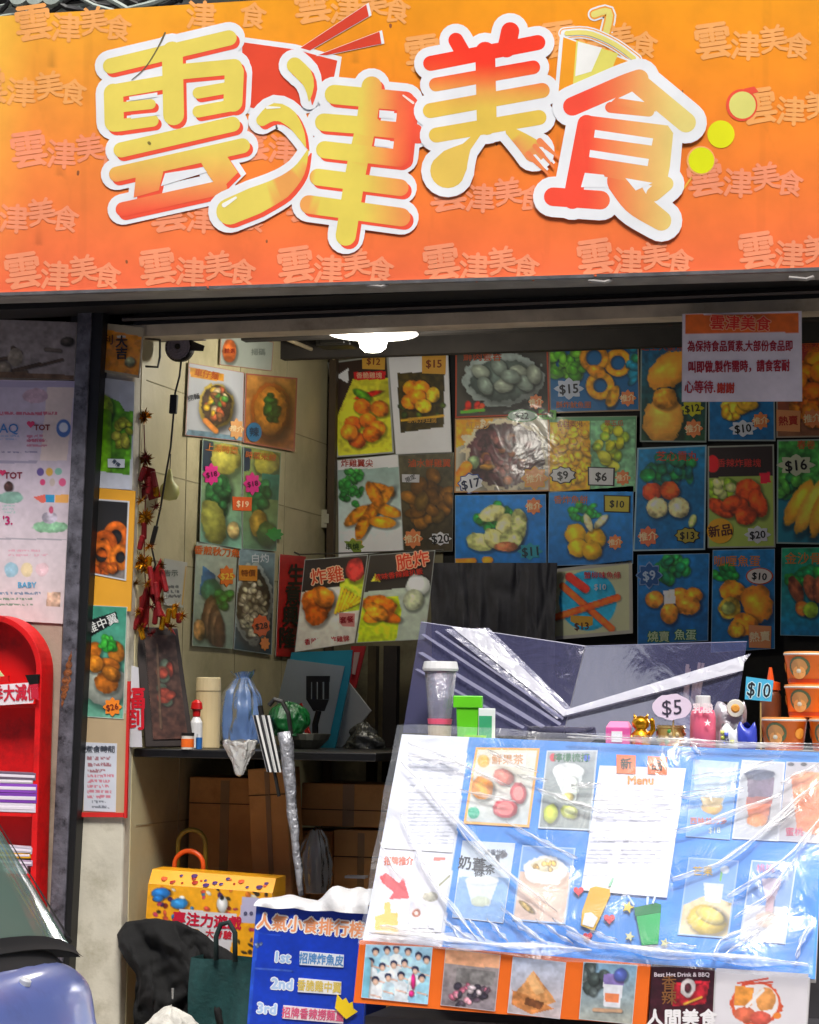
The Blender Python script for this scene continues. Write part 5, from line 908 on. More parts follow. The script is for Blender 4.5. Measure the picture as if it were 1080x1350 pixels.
# clear acrylic guard: two panes meeting at a fold
gd = thing('sneeze_guard', 'clear folded acrylic guard with painted street reflection on the counter', 'guard', (float(A[0]), -.36, ZC))
acr = film('clear_acrylic', '#d4d0ee', .14, .07, .09, 5, .12, '#a4a4e6')
refl = film('painted_reflection', '#ffffff', .15, .25, .3, 20, .5, '#f4f4ff'); refl_soft = film('painted_reflection_edge', '#ffffff', .06, .3, .3, 20, .14, '#d8d8fa')  # milky white strips stand in for the sky reflected in the guard
P0, P1, P2 = at(531, 966, PY(-.25)), at(742, 972, PY(-.20)), at(966, 978, PY(-.25))
T0, T1, T2 = at(555, 820, PY(-.13)), at(772, 852, PY(-.07)), at(985, 846, PY(-.13))
GP = [plane3(P0, P1, T0), plane3(P1, P2, T2)]
for a, b, c, d in ((P0, P1, T1, T0), (P1, P2, T2, T1)):
    mb = MB()
    def pane(u, v): 
        q = (a*(1-u)+b*u)*(1-v)+(d*(1-u)+c*u)*v; q = q.copy(); q[1] += .004*math.sin(u*3.1)*math.sin(v*3.1); return q
    mb.grid(pane, 12, 8); o = mb.build('pane', acr, gd, smooth=True)
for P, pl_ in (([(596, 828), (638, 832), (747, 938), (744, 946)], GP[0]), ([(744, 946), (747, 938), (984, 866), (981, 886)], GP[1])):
    mb = MB(); slab(mb, P, pl_, .001, .012); mb.build('reflection_band', refl, gd); mb = MB(); slab(mb, [(x+(-9 if i in (0, 3) else 7), y+(3 if i in (0, 3) else -3)) for i, (x, y) in enumerate(P)], pl_, .001, .008); mb.build('reflection_fringe', refl_soft, gd)
for (x0_, y0_, x1_, y1_, w_) in ((556, 838, 738, 958, 3), (552, 862, 715, 962, 4), (548, 884, 690, 962, 2.5), (574, 834, 742, 950, 2)):
    mb = MB(); slab(mb, [(x0_, y0_), (x0_+w_*1.5, y0_-1), (x1_+w_, y1_-w_), (x1_, y1_)], GP[0], .0008, .010); mb.build('reflection_stripe', film('painted_stripe', '#d8d8f0', .12, .3, .1, 10, .16, '#c0c0e0'), gd)  # thin lilac stripes painted below the white band as more reflection
mb = MB(); mb.tube([P1, T1], .0018, 6); mb.build('fold_strip', mat('grey_strip', '#6a6a74', .4), gd)
mb = MB(); mb.tube([T0, T1, T2], .0016, 6); mb.build('edge_strip', mat('pale_strip', '#8a8ca8', .3), gd)
# stacked clear cups with a white lid
b, k = base(580, -.33, ZC); t = thing('cup_stack', 'tall stack of clear cups with white lid behind the guard', 'cups', b)
mb = MB(); mb.lathe(b, [(13*k, 0), (16*k, 40*k), (21*k, 96*k)], 20); mb.build('clear_cup', film('cup_plastic', '#e8e8f4', .08, .1, .3, 60, .22, '#e0e0f4'), t, smooth=True)
mb = MB(); mb.lathe(b, [(23*k, 96*k), (24*k, 99*k), (22*k, 108*k), (21*k, 108.5*k)], 20); mb.build('lid', WHI, t)
mb = MB(); mb.lathe(b, [(15.5*k, 26*k), (16.5*k, 33*k)], 20, col='#e85a7a'); mb.lathe(b, [(14*k, 1*k), (15*k, 8*k)], 20, col='#e6d83a'); mb.lathe(b, [(14.8*k, 9*k), (15.8*k, 24*k)], 20, col='#b8a890'); mb.build('coloured_band', INK, t)
b, k = base(617, -.345, ZC); t = thing('plastic_box', 'bright green plastic box standing beside the cup stack', 'box', b)
mb = MB(); mb.box(b+(0, 0, 24*k), (30*k, .045, 48*k), rz=.2, taper=.85); mb.build('box_body', mat('lime_plastic', '#62c81c', .4, var=.08), t, bevel=.003)
mb = MB(); mb.box(b+(0, 0, 56*k), (38*k, .055, 16*k), rz=.2); mb.build('lid', mat('lime_plastic'), t, bevel=.003)
b, k = base(642, -.34, ZC); t = thing('drink_carton', 'small green and white drink carton by the green box', 'carton', b)
mb = MB(); mb.box(b+(0, 0, 24*k), (22*k, .045, 48*k), rz=.25, col='#dfe6e2'); mb.build('carton_body', INK, t, bevel=.002)
mb = MB(); mb.box(b+(-.001, -.012, 20*k), (17*k, .026, 36*k), rz=.25, col='#2f9a6a'); mb.build('label_panel', INK, t)
mb = MB(); q, k = base(640, -.375, ZC); mb.box(q+(0, 0, 4*k), (52*k, .04, 7*k), rz=.1, col='#d8d82a'); mb.box(q+(-.03, 0, 10*k), (26*k, .03, 5*k), rz=-.1, col='#9ad82a'); tag(mb.build('straw_pack', INK), 'yellow and green straw packs lying in front of the green box', 'straws')
mb = MB(); q, k = base(740, -.2, ZC)
for i in range(3): mb.lathe(q+(0, 0, (2+i*8)*k), [(34*k, 0), (44*k, 6*k), (45*k, 7*k)], 24)
tag(mb.build('food_tray', film('tray_plastic', '#d8d8e4', .15, .1, .2, 30, .3, '#c8c8d8')), 'stack of clear plastic trays behind the guard', 'trays')
b, k = base(816, -.36, ZC); t = thing('gift_box', 'small pink box with white label beside the gold cat', 'box', b)
mb = MB(); mb.box(b+(0, 0, 13*k), (32*k, .05, 26*k), rz=.1, col='#e05aa0'); mb.hexa([b+(-16*k, -.02, 26*k), b+(16*k, -.02, 26*k), b+(12*k, 0, 34*k), b+(-12*k, 0, 34*k)], [b+(-16*k, .03, 26*k), b+(16*k, .03, 26*k), b+(12*k, .02, 34*k), b+(-12*k, .02, 34*k)], 0, '#e88ab8'); mb.build('box_body', INK, t, bevel=.002)
mb = MB(); mb.box(b+(0, -.026, 14*k), (14*k, .004, 14*k), rz=.1, col='#f0eeee'); mb.build('white_label', INK, t)
# gold lucky cat
gold = mat('shiny_gold', '#d8981c', .25, .85, var=.25, scale=40)
b, k = base(845, -.36, ZC); t = thing('lucky_cat', 'small shiny gold waving cat figurine on the counter', 'figurine', b)
mb = MB(); mb.lathe(b, [(4*k, 0), (12*k, 1*k), (14*k, 10*k), (12*k, 18*k), (8*k, 23*k), (7*k, 24*k), (11*k, 28*k), (12*k, 33*k), (10*k, 38*k), (5*k, 41*k), (.5*k, 42*k)], 18)
for s_ in (-1, 1): mb.lathe(b+(s_*7*k, 0, 37*k), [(3.6*k, 0), (.3*k, 8*k)], 8, ax=(s_*.3, 0, 1))
mb.tube([b+(11*k, -.004, 16*k), b+(17*k, -.006, 24*k), b+(16*k, -.008, 35*k), b+(14*k, -.008, 38*k)], [4*k, 3.6*k, 3.4*k, 3.8*k], 8); mb.tube([b+(-10*k, -.008, 16*k), b+(-13*k, -.014, 10*k)], 3.4*k, 8); mb.build('cat_body', gold, t, smooth=True)
mb = MB(); mb.box(b+(0, -14*k, 9*k), (9*k, 3*k, 11*k)); mb.build('coin', mat('red_gloss', '#c81c1c', .3), t)
# $5 tag on a stick
b, k = base(886, -.38, ZC); t = thing('price_tag', 'pale lilac oval card reading $5 on a stick', 'price tag', b)
CP = PY(-.385)
mb = MB(); slab(mb, [(886+26*math.cos(i*.2618), 932+17*math.sin(i*.2618)*(1+.06*math.cos(i*2))) for i in range(24)], CP, .003, 0, 0, '#e6d3e6'); put_text(mb, '$5', 886, 932, 24, '#3a3444', CP, -3, hh=.001, bold=.0); mb.build('card', INK, t)
mb = MB(); mb.tube([at(888, 948, PY(-.38)), b+(0, .006, 0)], .0022, 6); mb.build('stick', mat('bamboo', '#b8985a', .6), t)
b, k = base(885, -.33, ZC); t = thing('snack_cup', 'clear tub of orange and green snacks under the $5 card', 'tub', b)
mb = MB(); mb.lathe(b, [(15*k, 0), (19*k, 26*k), (20*k, 27*k), (18*k, 30*k)], 20, col='#c9a85a'); mb.build('tub_body', GLOSS, t)
mb = MB()
for i in range(26):
    a = -math.pi*rnd.random(); h = rnd.uniform(3, 24)*k; r = (15.8+4*h/(27*k))*k; mb.lathe(b+(r*math.cos(a), r*math.sin(a), h), [(2.8*k, -.001), (2.6*k, .0015), (.4*k, .003)], 8, col=rnd.choice(['#e07a2a', '#4a9a4a', '#e8d8a0', '#c8502a']), ax=(math.cos(a), math.sin(a), 0))
mb.build('snack_print', GLOSS, t)
b, k = base(927, -.36, ZC); t = thing('drink_bottle', 'pink labelled bottle with white screw cap on the counter', 'bottle', b)
mb = MB(); mb.lathe(b, [(15*k, 0), (17*k, 2*k), (17*k, 42*k), (15*k, 50*k), (8*k, 56*k)], 22, col='#ec6a86'); mb.build('bottle_body', GLOSS, t, smooth=True)
mb = MB(); mb.lathe(b, [(9.5*k, 54*k), (10*k, 56*k), (10*k, 69*k), (9*k, 70*k)], 20); mb.build('cap', WHI, t)
mb = MB(); put_text(mb, '乳酸', 927, 934, 12, '#f8e4e8', PY(-.36-.045), 0, hh=.0, bold=.04); put_text(mb, '★', 933, 953, 9, '#ffffff', PY(-.36-.045), 0, hh=.0); mb.build('label_print', INK, t)
b, k = base(962, -.30, ZC); t = thing('snack_bag', 'silvery snack bag with a round flower picture behind the pink bottle', 'bag', b)
def bag(c, w, h, d, seed):
    r = random.Random(seed); ph = [r.uniform(0, 6) for _ in range(4)]
    def f(u, v):
        a = u*2*math.pi; e = (math.sin(v*math.pi)**.45) if 0 < v < 1 else 0
        q = (1+.12*math.sin(5*a+ph[0]+v*6)+.08*math.sin(9*a+ph[1]-v*11)); return c+np.array((w/2*math.cos(a)*(.85+.15*e)*q**.3, d/2*math.sin(a)*e*q, h*v+.01*math.sin(3*a+ph[2])*v))
    return f
foil = mat('foil', '#b9b4bc', .3, .5, var=.2, bump=.4, bscale=50)
mb = MB(); mb.grid(bag(b, 46*k, 58*k, .05, 3), 30, 14); mb.build('bag_body', foil, t, smooth=True)
mb = MB(); cc = at(970, 934, PY(-.33)); mb.lathe(cc, [(12*k, 0), (11*k, .004)], 18, ax=(.2, -1, 0), col='#e0dcd0'); mb.lathe(cc+(0, -.004, 0), [(6*k, 0), (4*k, .003)], 12, ax=(.2, -1, 0), col='#e8a040'); mb.build('flower_print', INK, t)
b, k = base(985, -.37, ZC); t = thing('candy_packet', 'blue and white crinkled candy packet in front of the snack bag', 'packet', b)
mb = MB(); mb.grid(bag(b, 26*k, 32*k, .03, 6), 24, 10, col='#3a4ac0'); mb.build('packet_body', GLOSS, t, smooth=True)
mb = MB(); mb.grid(bag(b+(-24*k, 0, 0), 26*k, 30*k, .03, 9), 24, 10, col='#e0e2e4'); 
for i in range(7): mb.box(b+(-24*k+rnd.uniform(-9, 9)*k, -.017, rnd.uniform(6, 24)*k), (5*k, .004, 5*k), rz=rnd.random(), col=rnd.choice(['#3a3a60', '#b8c04a', '#5a6ad0', '#e0e070']))
mb.build('packet_half', GLOSS, t, smooth=True)
b, k = base(905, -.1, ZC); t = thing('chopstick_bundle', 'bundle of pale wooden chopsticks standing in a cup behind the guard', 'chopsticks', b)
mb = MB(); mb.lathe(b, [(13*k, 0), (16*k, 46*k)], 18); mb.build('cup', mat('grey_cup', '#8a8a92', .4), t)
mb = MB()
for i in range(16): 
    x = rnd.uniform(-9, 12); mb.tube([b+(x*.6*k, rnd.uniform(-.01, .01), 10*k), b+((x*1.2+9)*k, rnd.uniform(-.01, .01), rnd.uniform(96, 112)*k)], 2.1*k, 5)
mb.build('sticks', mat('pale_wood', '#c9b48c', .6), t)
# $10 tag, sauce bottle
b, k = base(1003, -.38, ZC); t = thing('price_tag', 'bright blue card reading $10 in black brush numbers', 'price tag', b)
mb = MB(); slab(mb, [(984, 892), (1020, 897), (1017, 925), (982, 922)], CP, .003, 0, 0, '#4ab8e0'); put_text(mb, '$10', 1001, 909, 22, '#182028', CP, 6, out='#c8ecf4', outw=.05, hh=.001, bold=.02, sx=.8); mb.build('card', INK, t)
mb = MB(); mb.tube([at(1003, 926, PY(-.38)), b+(0, .006, 0)], .0022, 6); mb.build('stick', mat('bamboo'), t)
b, k = base(1016, -.25, ZC); t = thing('sauce_bottle', 'squeeze sauce bottle with orange nozzle cap', 'bottle', b)
mb = MB(); mb.lathe(b, [(13*k, 0), (14*k, 2*k), (14*k, 70*k), (11*k, 78*k)], 20); mb.build('bottle_body', mat('brown_sauce', '#6a3a22', .35), t, smooth=True)
mb = MB(); mb.lathe(b, [(13*k, 78*k), (13*k, 88*k), (5*k, 90*k), (2*k, 108*k)], 16); mb.build('nozzle_cap', mat('orange_plastic', '#e0561c', .35), t)
# noodle bowls
def noodle_bowl():
    t = thing('noodle_bowl', 'bowl', 'noodle bowl', (0, 0, 0)); k = mpp((1.2, -.3, 1.2))
    mb = MB(); mb.lathe((0, 0, 0), [(24*k, 0), (25*k, 1*k), (30*k, 37*k), (31*k, 38*k)], 28, col='#fa7a14'); mb.lathe((0, 0, .0), [(25.4*k, 2*k), (26.2*k, 7*k)], 28, col='#b83a10', cap=False); mb.build('bowl_body', GLOSS, t, smooth=True)
    mb = MB(); mb.lathe((0, 0, 0), [(31*k, 38*k), (31.6*k, 39.5*k), (31.2*k, 40.5*k)], 28, col='#ece6dc'); mb.lathe((0, 0, 0), [(31*k, 40.6*k), (30.6*k, 42.4*k), (26*k, 43*k)], 28, col='#f4a050'); mb.build('lid', GLOSS, t)
    mb = MB()
    for a0, c, rr, hc, aw in ((0, '#5c6a4a', 14, 22, 0), (0, '#c89058', 10, 23, .0), (0, '#f0a860', 8.5, 15, 0), (0, '#e8e0c8', 3, 17, 0), (1.2, '#f2a03a', 7, 22, 0), (-1.2, '#f2a03a', 7, 22, 0)):
        a = -math.pi/2-.28+a0; n = 18; V = []; rad = lambda z: (25+5*z/37)*k
        for i in range(n):
            th = 2*math.pi*i/n; da = rr*math.cos(th)/26; z = (hc+rr*math.sin(th)); R_ = rad(z)+.0008+.0006*(14-rr)/4; V.append((R_*math.cos(a+da), R_*math.sin(a+da), z*k))
        ctr_ = np.mean(V, 0); ctr_[:2] *= (rad(hc)+.002+.0006*(14-rr)/4)/np.hypot(*ctr_[:2]); V.append(ctr_); mb.add(V, [(i, (i+1) % n, n) for i in range(n)], 0, c)
    mb.build('round_print', GLOSS, t)
    return t, k
nb, kb = noodle_bowl()
def copy_tree(o, parent=None):
    c = o.copy(); COL.objects.link(c)
    if parent is not None: c.parent = parent
    for ch in [x for x in bpy.data.objects if x.parent == o]: copy_tree(ch, c)
    return c
spots = [(1034, 0, 'orange noodle bowl on the counter, left of the bottom row'), (1098, 0, 'orange noodle bowl cut by the right frame edge, bottom row'), (1064, 1, 'orange noodle bowl in the middle of the stack'), (1063, 2, 'topmost orange noodle bowl with white lid')]
kids = list(nb.children)
for i, (px, lv, lb) in enumerate(spots):
    o = nb if i == 0 else copy_tree(nb)
    bb, _k = base(px, -.33, ZC); o.location = (bb[0], -.33+.03*(lv > 0), ZC+lv*43.2*kb); o['label'] = lb; o['group'] = 'stacked orange noodle bowls'

# ============================================================ inside, on the black table
ZT = float(at(240, 988, PY(.05))[2]); xt = float(at(525, 1000, PY(.3))[0])
tb = thing('side_table', 'black table top along the cream wall covered with clutter', 'table', (XL, .3, 0))
mb = MB(); mb.box(((XL+xt)/2+.004, .70, ZT-.014), (xt-XL, 1.3, .028)); mb.build('table_top', mat('black_table', '#121110', .35, var=.3), tb, bevel=.004)
for x_ in (XL+.03, xt-.03):
    for y_ in (1.15, 1.3): mb = MB(); mb.box((x_, y_, (ZT-.03)/2), (.03, .03, ZT-.03)); mb.build('leg', mat('black_table'), tb)
def tbase(px, y): return base(px, y, ZT)
t = thing('framed_picture', 'dark framed painting leaning on the cream wall at the left of the table', 'picture', tbase(215, .1)[0])
FP = plane3(at(190, 985, PY(.05)), at(250, 985, PY(.12)), at(180, 827, PY(.075)))
mb = MB(); slab(mb, [(177, 826), (234, 828), (256, 984), (192, 985)], FP, .03, 0); mb.build('frame', mat('dark_brown_frame', '#2b221e', .5, var=.4, scale=20), t, bevel=.003)
poster('canvas', '', '', [(190, 836), (230, 838), (248, 974), (202, 975)], FP, '#463226', [('G', '#3f3029', '#4a2f26', .35), ('C', 218, 905, 8, 30, 12, 9, ['#8a3a2a', '#7a4a34', '#5a6a58']), ('L', (207, 850), (212, 960), 3, '#5a4636', .3)], m=GLOSS, lift=.004, parent=t)
poster('wall_scroll', 'white scroll with red characters behind the dark framed painting', 'scroll', [(166, 875), (183, 880), (188, 985), (166, 985)], PY(.035), '#c6c6cc', [], [('福到', 177, 935, 26, '#c81c2c', dict(vert=True, bold=.04))], m=GLOSS)
def lathe_thing(name, label, cat, px, y, parts, z=None):
    b, k = base(px, y, ZT if z is None else z); t = thing(name, label, cat, b)
    for pn, prof, m, col in parts: mb = MB(); mb.lathe(b, [(r*k, h*k) for r, h in prof], 20, col=col); mb.build(pn, m, t, smooth=False)
    return t, b, k
lathe_thing('vacuum_flask', 'tall cream cylinder flask on the black table', 'flask', 274, .36, [('flask_body', [(15, 0), (16.5, 1), (16.5, 74)], mat('cream_plastic', '#d9c496', .4, var=.05), None), ('lid', [(16, 74.6), (16.5, 76), (16.2, 92), (15, 93)], mat('cream_lid', '#dfccA0'.lower(), .4, var=.05), None)])
lathe_thing('spray_bottle', 'white bottle with red trigger beside the cream flask', 'bottle', 259, .27, [('bottle_body', [(8, 0), (9, 1), (8, 34), (4, 42)], WHI, None), ('red_trigger', [(5, 42), (5.5, 50), (8, 52), (7, 60), (3, 64)], mat('red_gloss'), None)])
t, b, k = lathe_thing('small_jar', 'little jar with orange label and dark lid, leftmost on the table', 'jar', 248, .06, [('jar_body', [(8, 0), (8.3, 1), (8.3, 18)], GLOSS, '#d8d0c4'), ('label_band', [(8.5, 3), (8.5, 14)], GLOSS, '#ec6a1c'), ('lid', [(8.6, 18), (8.6, 22)], mat('black_plastic', '#15130f', .4), None)])
lathe_thing('small_bottle', 'tiny blue capped bottle between the jar and the flask', 'bottle', 263, .2, [('bottle_body', [(4, 0), (4.2, 15)], mat('blue_plastic', '#2a6ab0', .4), None), ('cap', [(3, 15), (3, 20)], WHI, None)])
from mathutils import noise as MN
PROF = {'bag': [(0, .0), (.62, .02), (.9, .1), (1., .3), (.96, .55), (.75, .75), (.42, .88), (.3, .93), (.5, 1.)],
        'hang': [(0, 0), (.22, .05), (.42, .25), (.7, .6), (.95, .88), (1., .97), (.8, 1.)],
        'lump': [(0, .0), (.85, .02), (1., .2), (.95, .5), (.7, .8), (.35, .96), (0, 1.)],
        'heap': [(0, .0), (.95, .02), (1., .15), (.8, .45), (.5, .75), (.2, .95), (0, 1.)]}
def crumple(name, label, cat, cx, cy, w, h, y, d, m, seed, col=None, amp=.14, kind='lump', pleat=7):
    c = at(cx, cy, PY(y)); k = mpp(c); sd = Vector((seed*3.7, seed*1.3, seed*2.1)); pf = PROF[kind]; r = random.Random(seed); phs = [r.uniform(0, 6.28) for _ in range(4)]
    def f(u, v):
        t_ = v*(len(pf)-1); i = min(int(t_), len(pf)-2); q_ = t_-i; R_ = pf[i][0]*(1-q_)+pf[i+1][0]*q_; H_ = pf[i][1]*(1-q_)+pf[i+1][1]*q_
        a = u*2*math.pi; D = Vector((math.cos(a), math.sin(a), H_*1.6))
        n = 1.1*MN.noise(D*1.1+sd)+.55*MN.noise(D*2.6+sd)+.25*abs(MN.noise(D*5+sd))
        pl = abs(math.sin(a*pleat/2+phs[0]+1.4*MN.noise(D+sd)))*.10+abs(math.sin(a*pleat*1.3+phs[1]+2*H_))*.045
        s_ = 1+amp*n+pl*(.4+.9*H_)-.08
        return c+np.array((w/2*k*R_*math.cos(a)*s_, d/2*R_*math.sin(a)*s_, h*k*(H_-.5)+h*k*.07*MN.noise(D*1.7+sd)*H_))
    mb = MB(); mb.grid(f, 96, 40, col=col); o = mb.build(name, m, smooth=True); return tag(o, label, cat)
crumple('plastic_bag', 'scrunched translucent blue plastic bag on the table', 'bag', 320, 937, 62, 100, .5, .12, film('blue_bag_film', '#9fc0f0', .06, .3, .25, 25, .6, '#8db4f0'), 5, amp=.25, kind='bag', pleat=11)
o = crumple('plastic_bag', 'white plastic bag hanging over the table edge', 'bag', 316, 1000, 44, 48, .0, .05, film('white_bag_film', '#e8e8e8', .08, .3, .6, 40, .75, '#d9d8d2'), 8, amp=.3, kind='hang', pleat=6)
# striped umbrella + silver wrapped umbrella
um = thing('folded_umbrella', 'black and white striped folded umbrella leaning at the table edge', 'umbrella', at(352, 1015, PY(-.03)))
mb = MB(); c0, c1 = at(345, 943, PY(-.03)), at(362, 1018, PY(-.03)); n = 14
V = []; K = []; F = []; k = mpp(c0)
for i in range(2*n):
    a = 2*math.pi*i/(2*n); R0 = (13 if i % 2 else 10.5)*k; 
    for cc, s_ in ((c0, .95), (c1, .8)): V.append(cc+np.array((R0*s_*math.cos(a), R0*s_*math.sin(a)*.7, 0)))
VV = []; KK = []; FF = []
for i in range(2*n):
    j = (i+1) % (2*n); bq = len(VV); VV += [V[2*i], V[2*j], V[2*j+1], V[2*i+1]]; KK += [lin('#d8d8d4' if (i//2) % 2 else '#14141a')]*4; FF.append((bq, bq+1, bq+2, bq+3))
mb.add(VV, FF, 0, np.array(KK)); mb.build('canopy', INK, um)
mb = MB(); mb.tube([c1, at(368, 1050, PY(-.03))], .006, 8); mb.build('shaft', mat('black_plastic'), um)
mb = MB(); mb.tube([c0, c0+(-.006, 0, .03)], .009, 8); mb.build('handle', mat('black_plastic'), um)
um = thing('wrapped_umbrella', 'long umbrella wrapped in silvery clear plastic, leaning on cartons', 'umbrella', at(395, 1180, PY(-.04)))
mb = MB(); r = random.Random(3); Pp = [at(376+.9*i*1.9+r.uniform(-1.2, 1.2), 965+i*18, PY(-.04)) for i in range(13)]; mb.tube(Pp, [(9.5+.8*math.sin(i*2.1))*k*(1-.05*i) for i in range(13)], 16); V_ = mb.V[-1]; n_ = len(V_)//16; V_[:] = np.array([Pp[i//16]+(V_[i]-Pp[i//16])*(.72+.28*(i % 2)+.1*math.sin(i//16*1.7+i % 16)) for i in range(len(V_))]); mb.build('plastic_sleeve', mat('silver_wrap', '#b0b1b6', .25, .4, var=.4, scale=30, bump=1., bscale=60), um, smooth=True)
mb = MB(); mb.tube([at(384, 968, PY(-.04)), at(380, 940, PY(-.04)), at(372, 925, PY(-.04)), at(362, 922, PY(-.04)), at(355, 930, PY(-.04))], .0075, 8); mb.build('handle', mat('black_plastic'), um)
# boards, spatula, bowl
def slabthing(name, label, cat, polys, y, mats, th=.01):
    mb = MB()
    for i, (P, c) in enumerate(polys): slab(mb, P, PY(y), th, .0, 0, c) if i == 0 else slab(mb, P, PY(y), .004, .003+i*.001, 0, c)
    return tag(mb.build(name, mats), label, cat)
Z(380, 700, 3.375)
slabthing('cutting_board', 'turquoise board leaning on the wall with a pale sheet on it', 'board', [([(15, 540), (285, 530), (275, 640), (205, 985), (140, 985), (-60, 900)], '#2a9fb8'), ([(0, 570), (252, 602), (182, 925), (-70, 860)], '#a8b2b8')], .9, GLOSS)
slabthing('paper_board', 'pale grey square card standing on its corner right of the turquoise board', 'card', [([(268, 672), (368, 800), (222, 985), (200, 900)], '#aeb0ac')], .93, INK)
slabthing('red_strip', 'red paper strip with white edge behind the turquoise board', 'paper', [([(280, 512), (345, 512), (300, 700), (272, 690)], '#b82024'), ([(295, 540), (320, 540), (298, 640), (285, 636)], '#c8a8a0')], .96, INK)
t = thing('black_spatula', 'black slotted plastic spatula standing before the turquoise board', 'spatula', at(125, 990, PY(.8)))
mb = MB(); bp_ = mat('black_plastic')
Pz = [(80, 645), (185, 645), (178, 755), (160, 800), (140, 925), (104, 918), (112, 800), (78, 745)]; PLs = PY(.82)
slab(mb, [(80, 645), (185, 645), (183, 672), (80, 672)], PLs, .006); slab(mb, [(79, 748), (180, 750), (160, 802), (112, 802)], PLs, .006)
for x in (80, 106, 132, 160): slab(mb, [(x, 672), (x+ (21 if x in (80, 160) else 19), 672), (x+(20 if x in (80, 160) else 19), 749), (x, 749)], PLs, .006)
mb.build('blade', bp_, t)
mb = MB(); mb.tube([atv([tp((136, 800))], PLs)[0], atv([tp((120, 860))], PLs)[0], atv([tp((122, 985))], PLs)[0]], [.011, .012, .012], 8); mb.build('handle', bp_, t)
slabthing('red_wedge', 'thin red and white card wedge beside the black spatula', 'card', [([(30, 782), (58, 765), (102, 918), (84, 925)], '#d8281c')], .78, INK)
Z(0, 0, 1)
crumple('green_bag', 'dark green plastic bag bundle on the table by the umbrellas', 'bag', 380, 948, 52, 46, .55, .12, mat('green_bag_plastic', '#12602a', .3, var=.3, scale=20, bump=.4), 12, amp=.35, kind='lump', pleat=9)
lathe_thing('tin_bowl', 'low grey metal bowl on the table below the spatula', 'bowl', 405, .6, [('bowl_body', [(16, 0), (28, 12), (32, 20), (30, 20), (18, 5)], mat('tin', '#7a7a6e', .3, .7), None)])
for i, (x, w, c, l) in enumerate(((492, 12, '#3a2f14', 'dark olive wooden post behind the leaning posters'), (516, 20, '#241c16', 'dark brown plank behind the sneeze guard'))):
    mb = MB(); c0 = at(x, 905, PY(1.2)); mb.box((c0[0], 1.2, c0[2]-.2), (w*.0026, .04, .7)); tag(mb.build('wooden_plank', mat('plank_%d' % i, c, .7, var=.3)), l, 'plank')
crumple('cling_wrap', 'crumpled dark clear wrap on the table behind the guard', 'wrap', 480, 970, 60, 36, .8, .1, mat('dark_wrap', '#3a3a34', .2, var=.5, bump=1., bscale=40), 15, amp=.5, kind='heap', pleat=5)
# pole at the back corner
mb = MB(); c0 = at(440, 600, PY(1.88)); mb.box((c0[0]-.012, 1.9, 1.5), (.03, .03, 2.5)); tag(mb.build('corner_pole', mat('brown_pole', '#4a3a26', .6)), 'brown wooden pole in the back corner of the shop', 'pole')
# black hanging bags under the posters
for i, (x0_, x1_) in enumerate(((566, 622), (612, 690), (680, 735))):
    mb = MB()
    def gb(u, v, x0_=x0_, x1_=x1_, i=i):
        w_ = 1-.12*math.sin(v*3); x = (x0_+x1_)/2+(u-.5)*(x1_-x0_)*w_; y = 742+v*230; P = Vector((x*.05, y*.009, i*3.))
        return at(x, y, PY(1.90-.02*math.sin(u*math.pi)-.05*abs(MN.noise(P))-.02*abs(MN.noise(P*2.7))-.004*i))
    mb.grid(gb, 30, 30); tag(mb.build('black_bag', mat('black_bin_bag', '#46464c', .7, var=.25, bump=.3, bscale=14), smooth=True), ['black plastic sack hanging at the left below the blue potato poster', 'wide black plastic sack hanging in the middle below the blue row', 'black plastic sack hanging beside the crab stick poster'][i], 'sack', 'black sacks hanging under the posters')
# cartons under the table
card = mat('cardboard', '#d89c5c', .8, var=.18, scale=5, bump=.15, dirt='#b07840', dscale=2.5); tape = mat('brown_tape', '#a07a4c', .3, var=.15)
def carton(label, px0, py0, px1, py1, y, d, z0=None, rz=0., tx=None):
    a_, b_ = at(px0, py0, PY(y)), at(px1, py1, PY(y)); z1 = float(a_[2]); zb_ = float(b_[2]) if z0 is None else z0; w = float(b_[0]-a_[0]); c = np.array(((a_[0]+b_[0])/2, y+d/2, zb_))
    t = thing('carton', label, 'carton', c, 'cardboard cartons under the table')
    R = rotm((0, 1, 0), rz); cc = c+(0, 0, (z1-zb_)/2)
    mb = MB(); mb.box(cc, (w, d, z1-zb_), R=R); mb.build('box_body', card, t, bevel=.004)
    mb = MB(); mb.box(cc+np.array(R) @ np.array((0, -d/2-.001, 0)), (w*.12, .003, (z1-zb_)*.98), R=R); mb.build('packing_tape', tape, t)
    mb = MB(); mb.box(cc+np.array(R) @ np.array((0, -d/2-.0005, (z1-zb_)*.5-.09)), (w*.99, .004, .003), R=R); mb.build('flap_seam', mat('seam_dark', '#3a2616', .9), t)
    return t
carton('tall plain carton against the cream wall under the table', 250, 1024, 342, 1180, .5, .3, .02)
carton('narrow leaning carton right behind the umbrellas', 340, 1012, 388, 1180, .4, .14, .02, rz=-.07)
carton('flat carton with a brown tape strip, upper right under the table', 398, 1032, 522, 1092, .62, .3)
carton('orange brown carton supporting the flat one', 440, 1094, 512, 1190, .60, .3, .02)
mb = MB(); c0 = at(470, 1156, PY(.5)); mb.box(c0, (.07, .05, .008), rz=.1); tag(mb.build('white_tray', WHI), 'thin white tray edge in front of the orange brown carton', 'tray')
carton('dark carton low in the shadow behind the clear bag', 375, 1094, 438, 1190, .66, .2, .02)
crumple('clear_bag', 'crumpled clear plastic bag stuffed between the cartons', 'bag', 415, 1135, 46, 88, .45, .1, film('clear_bag_film', '#d8d8d0', .08, .25, .25, 20, .6, '#d0d0c4'), 21, amp=.22, kind='lump', pleat=12)
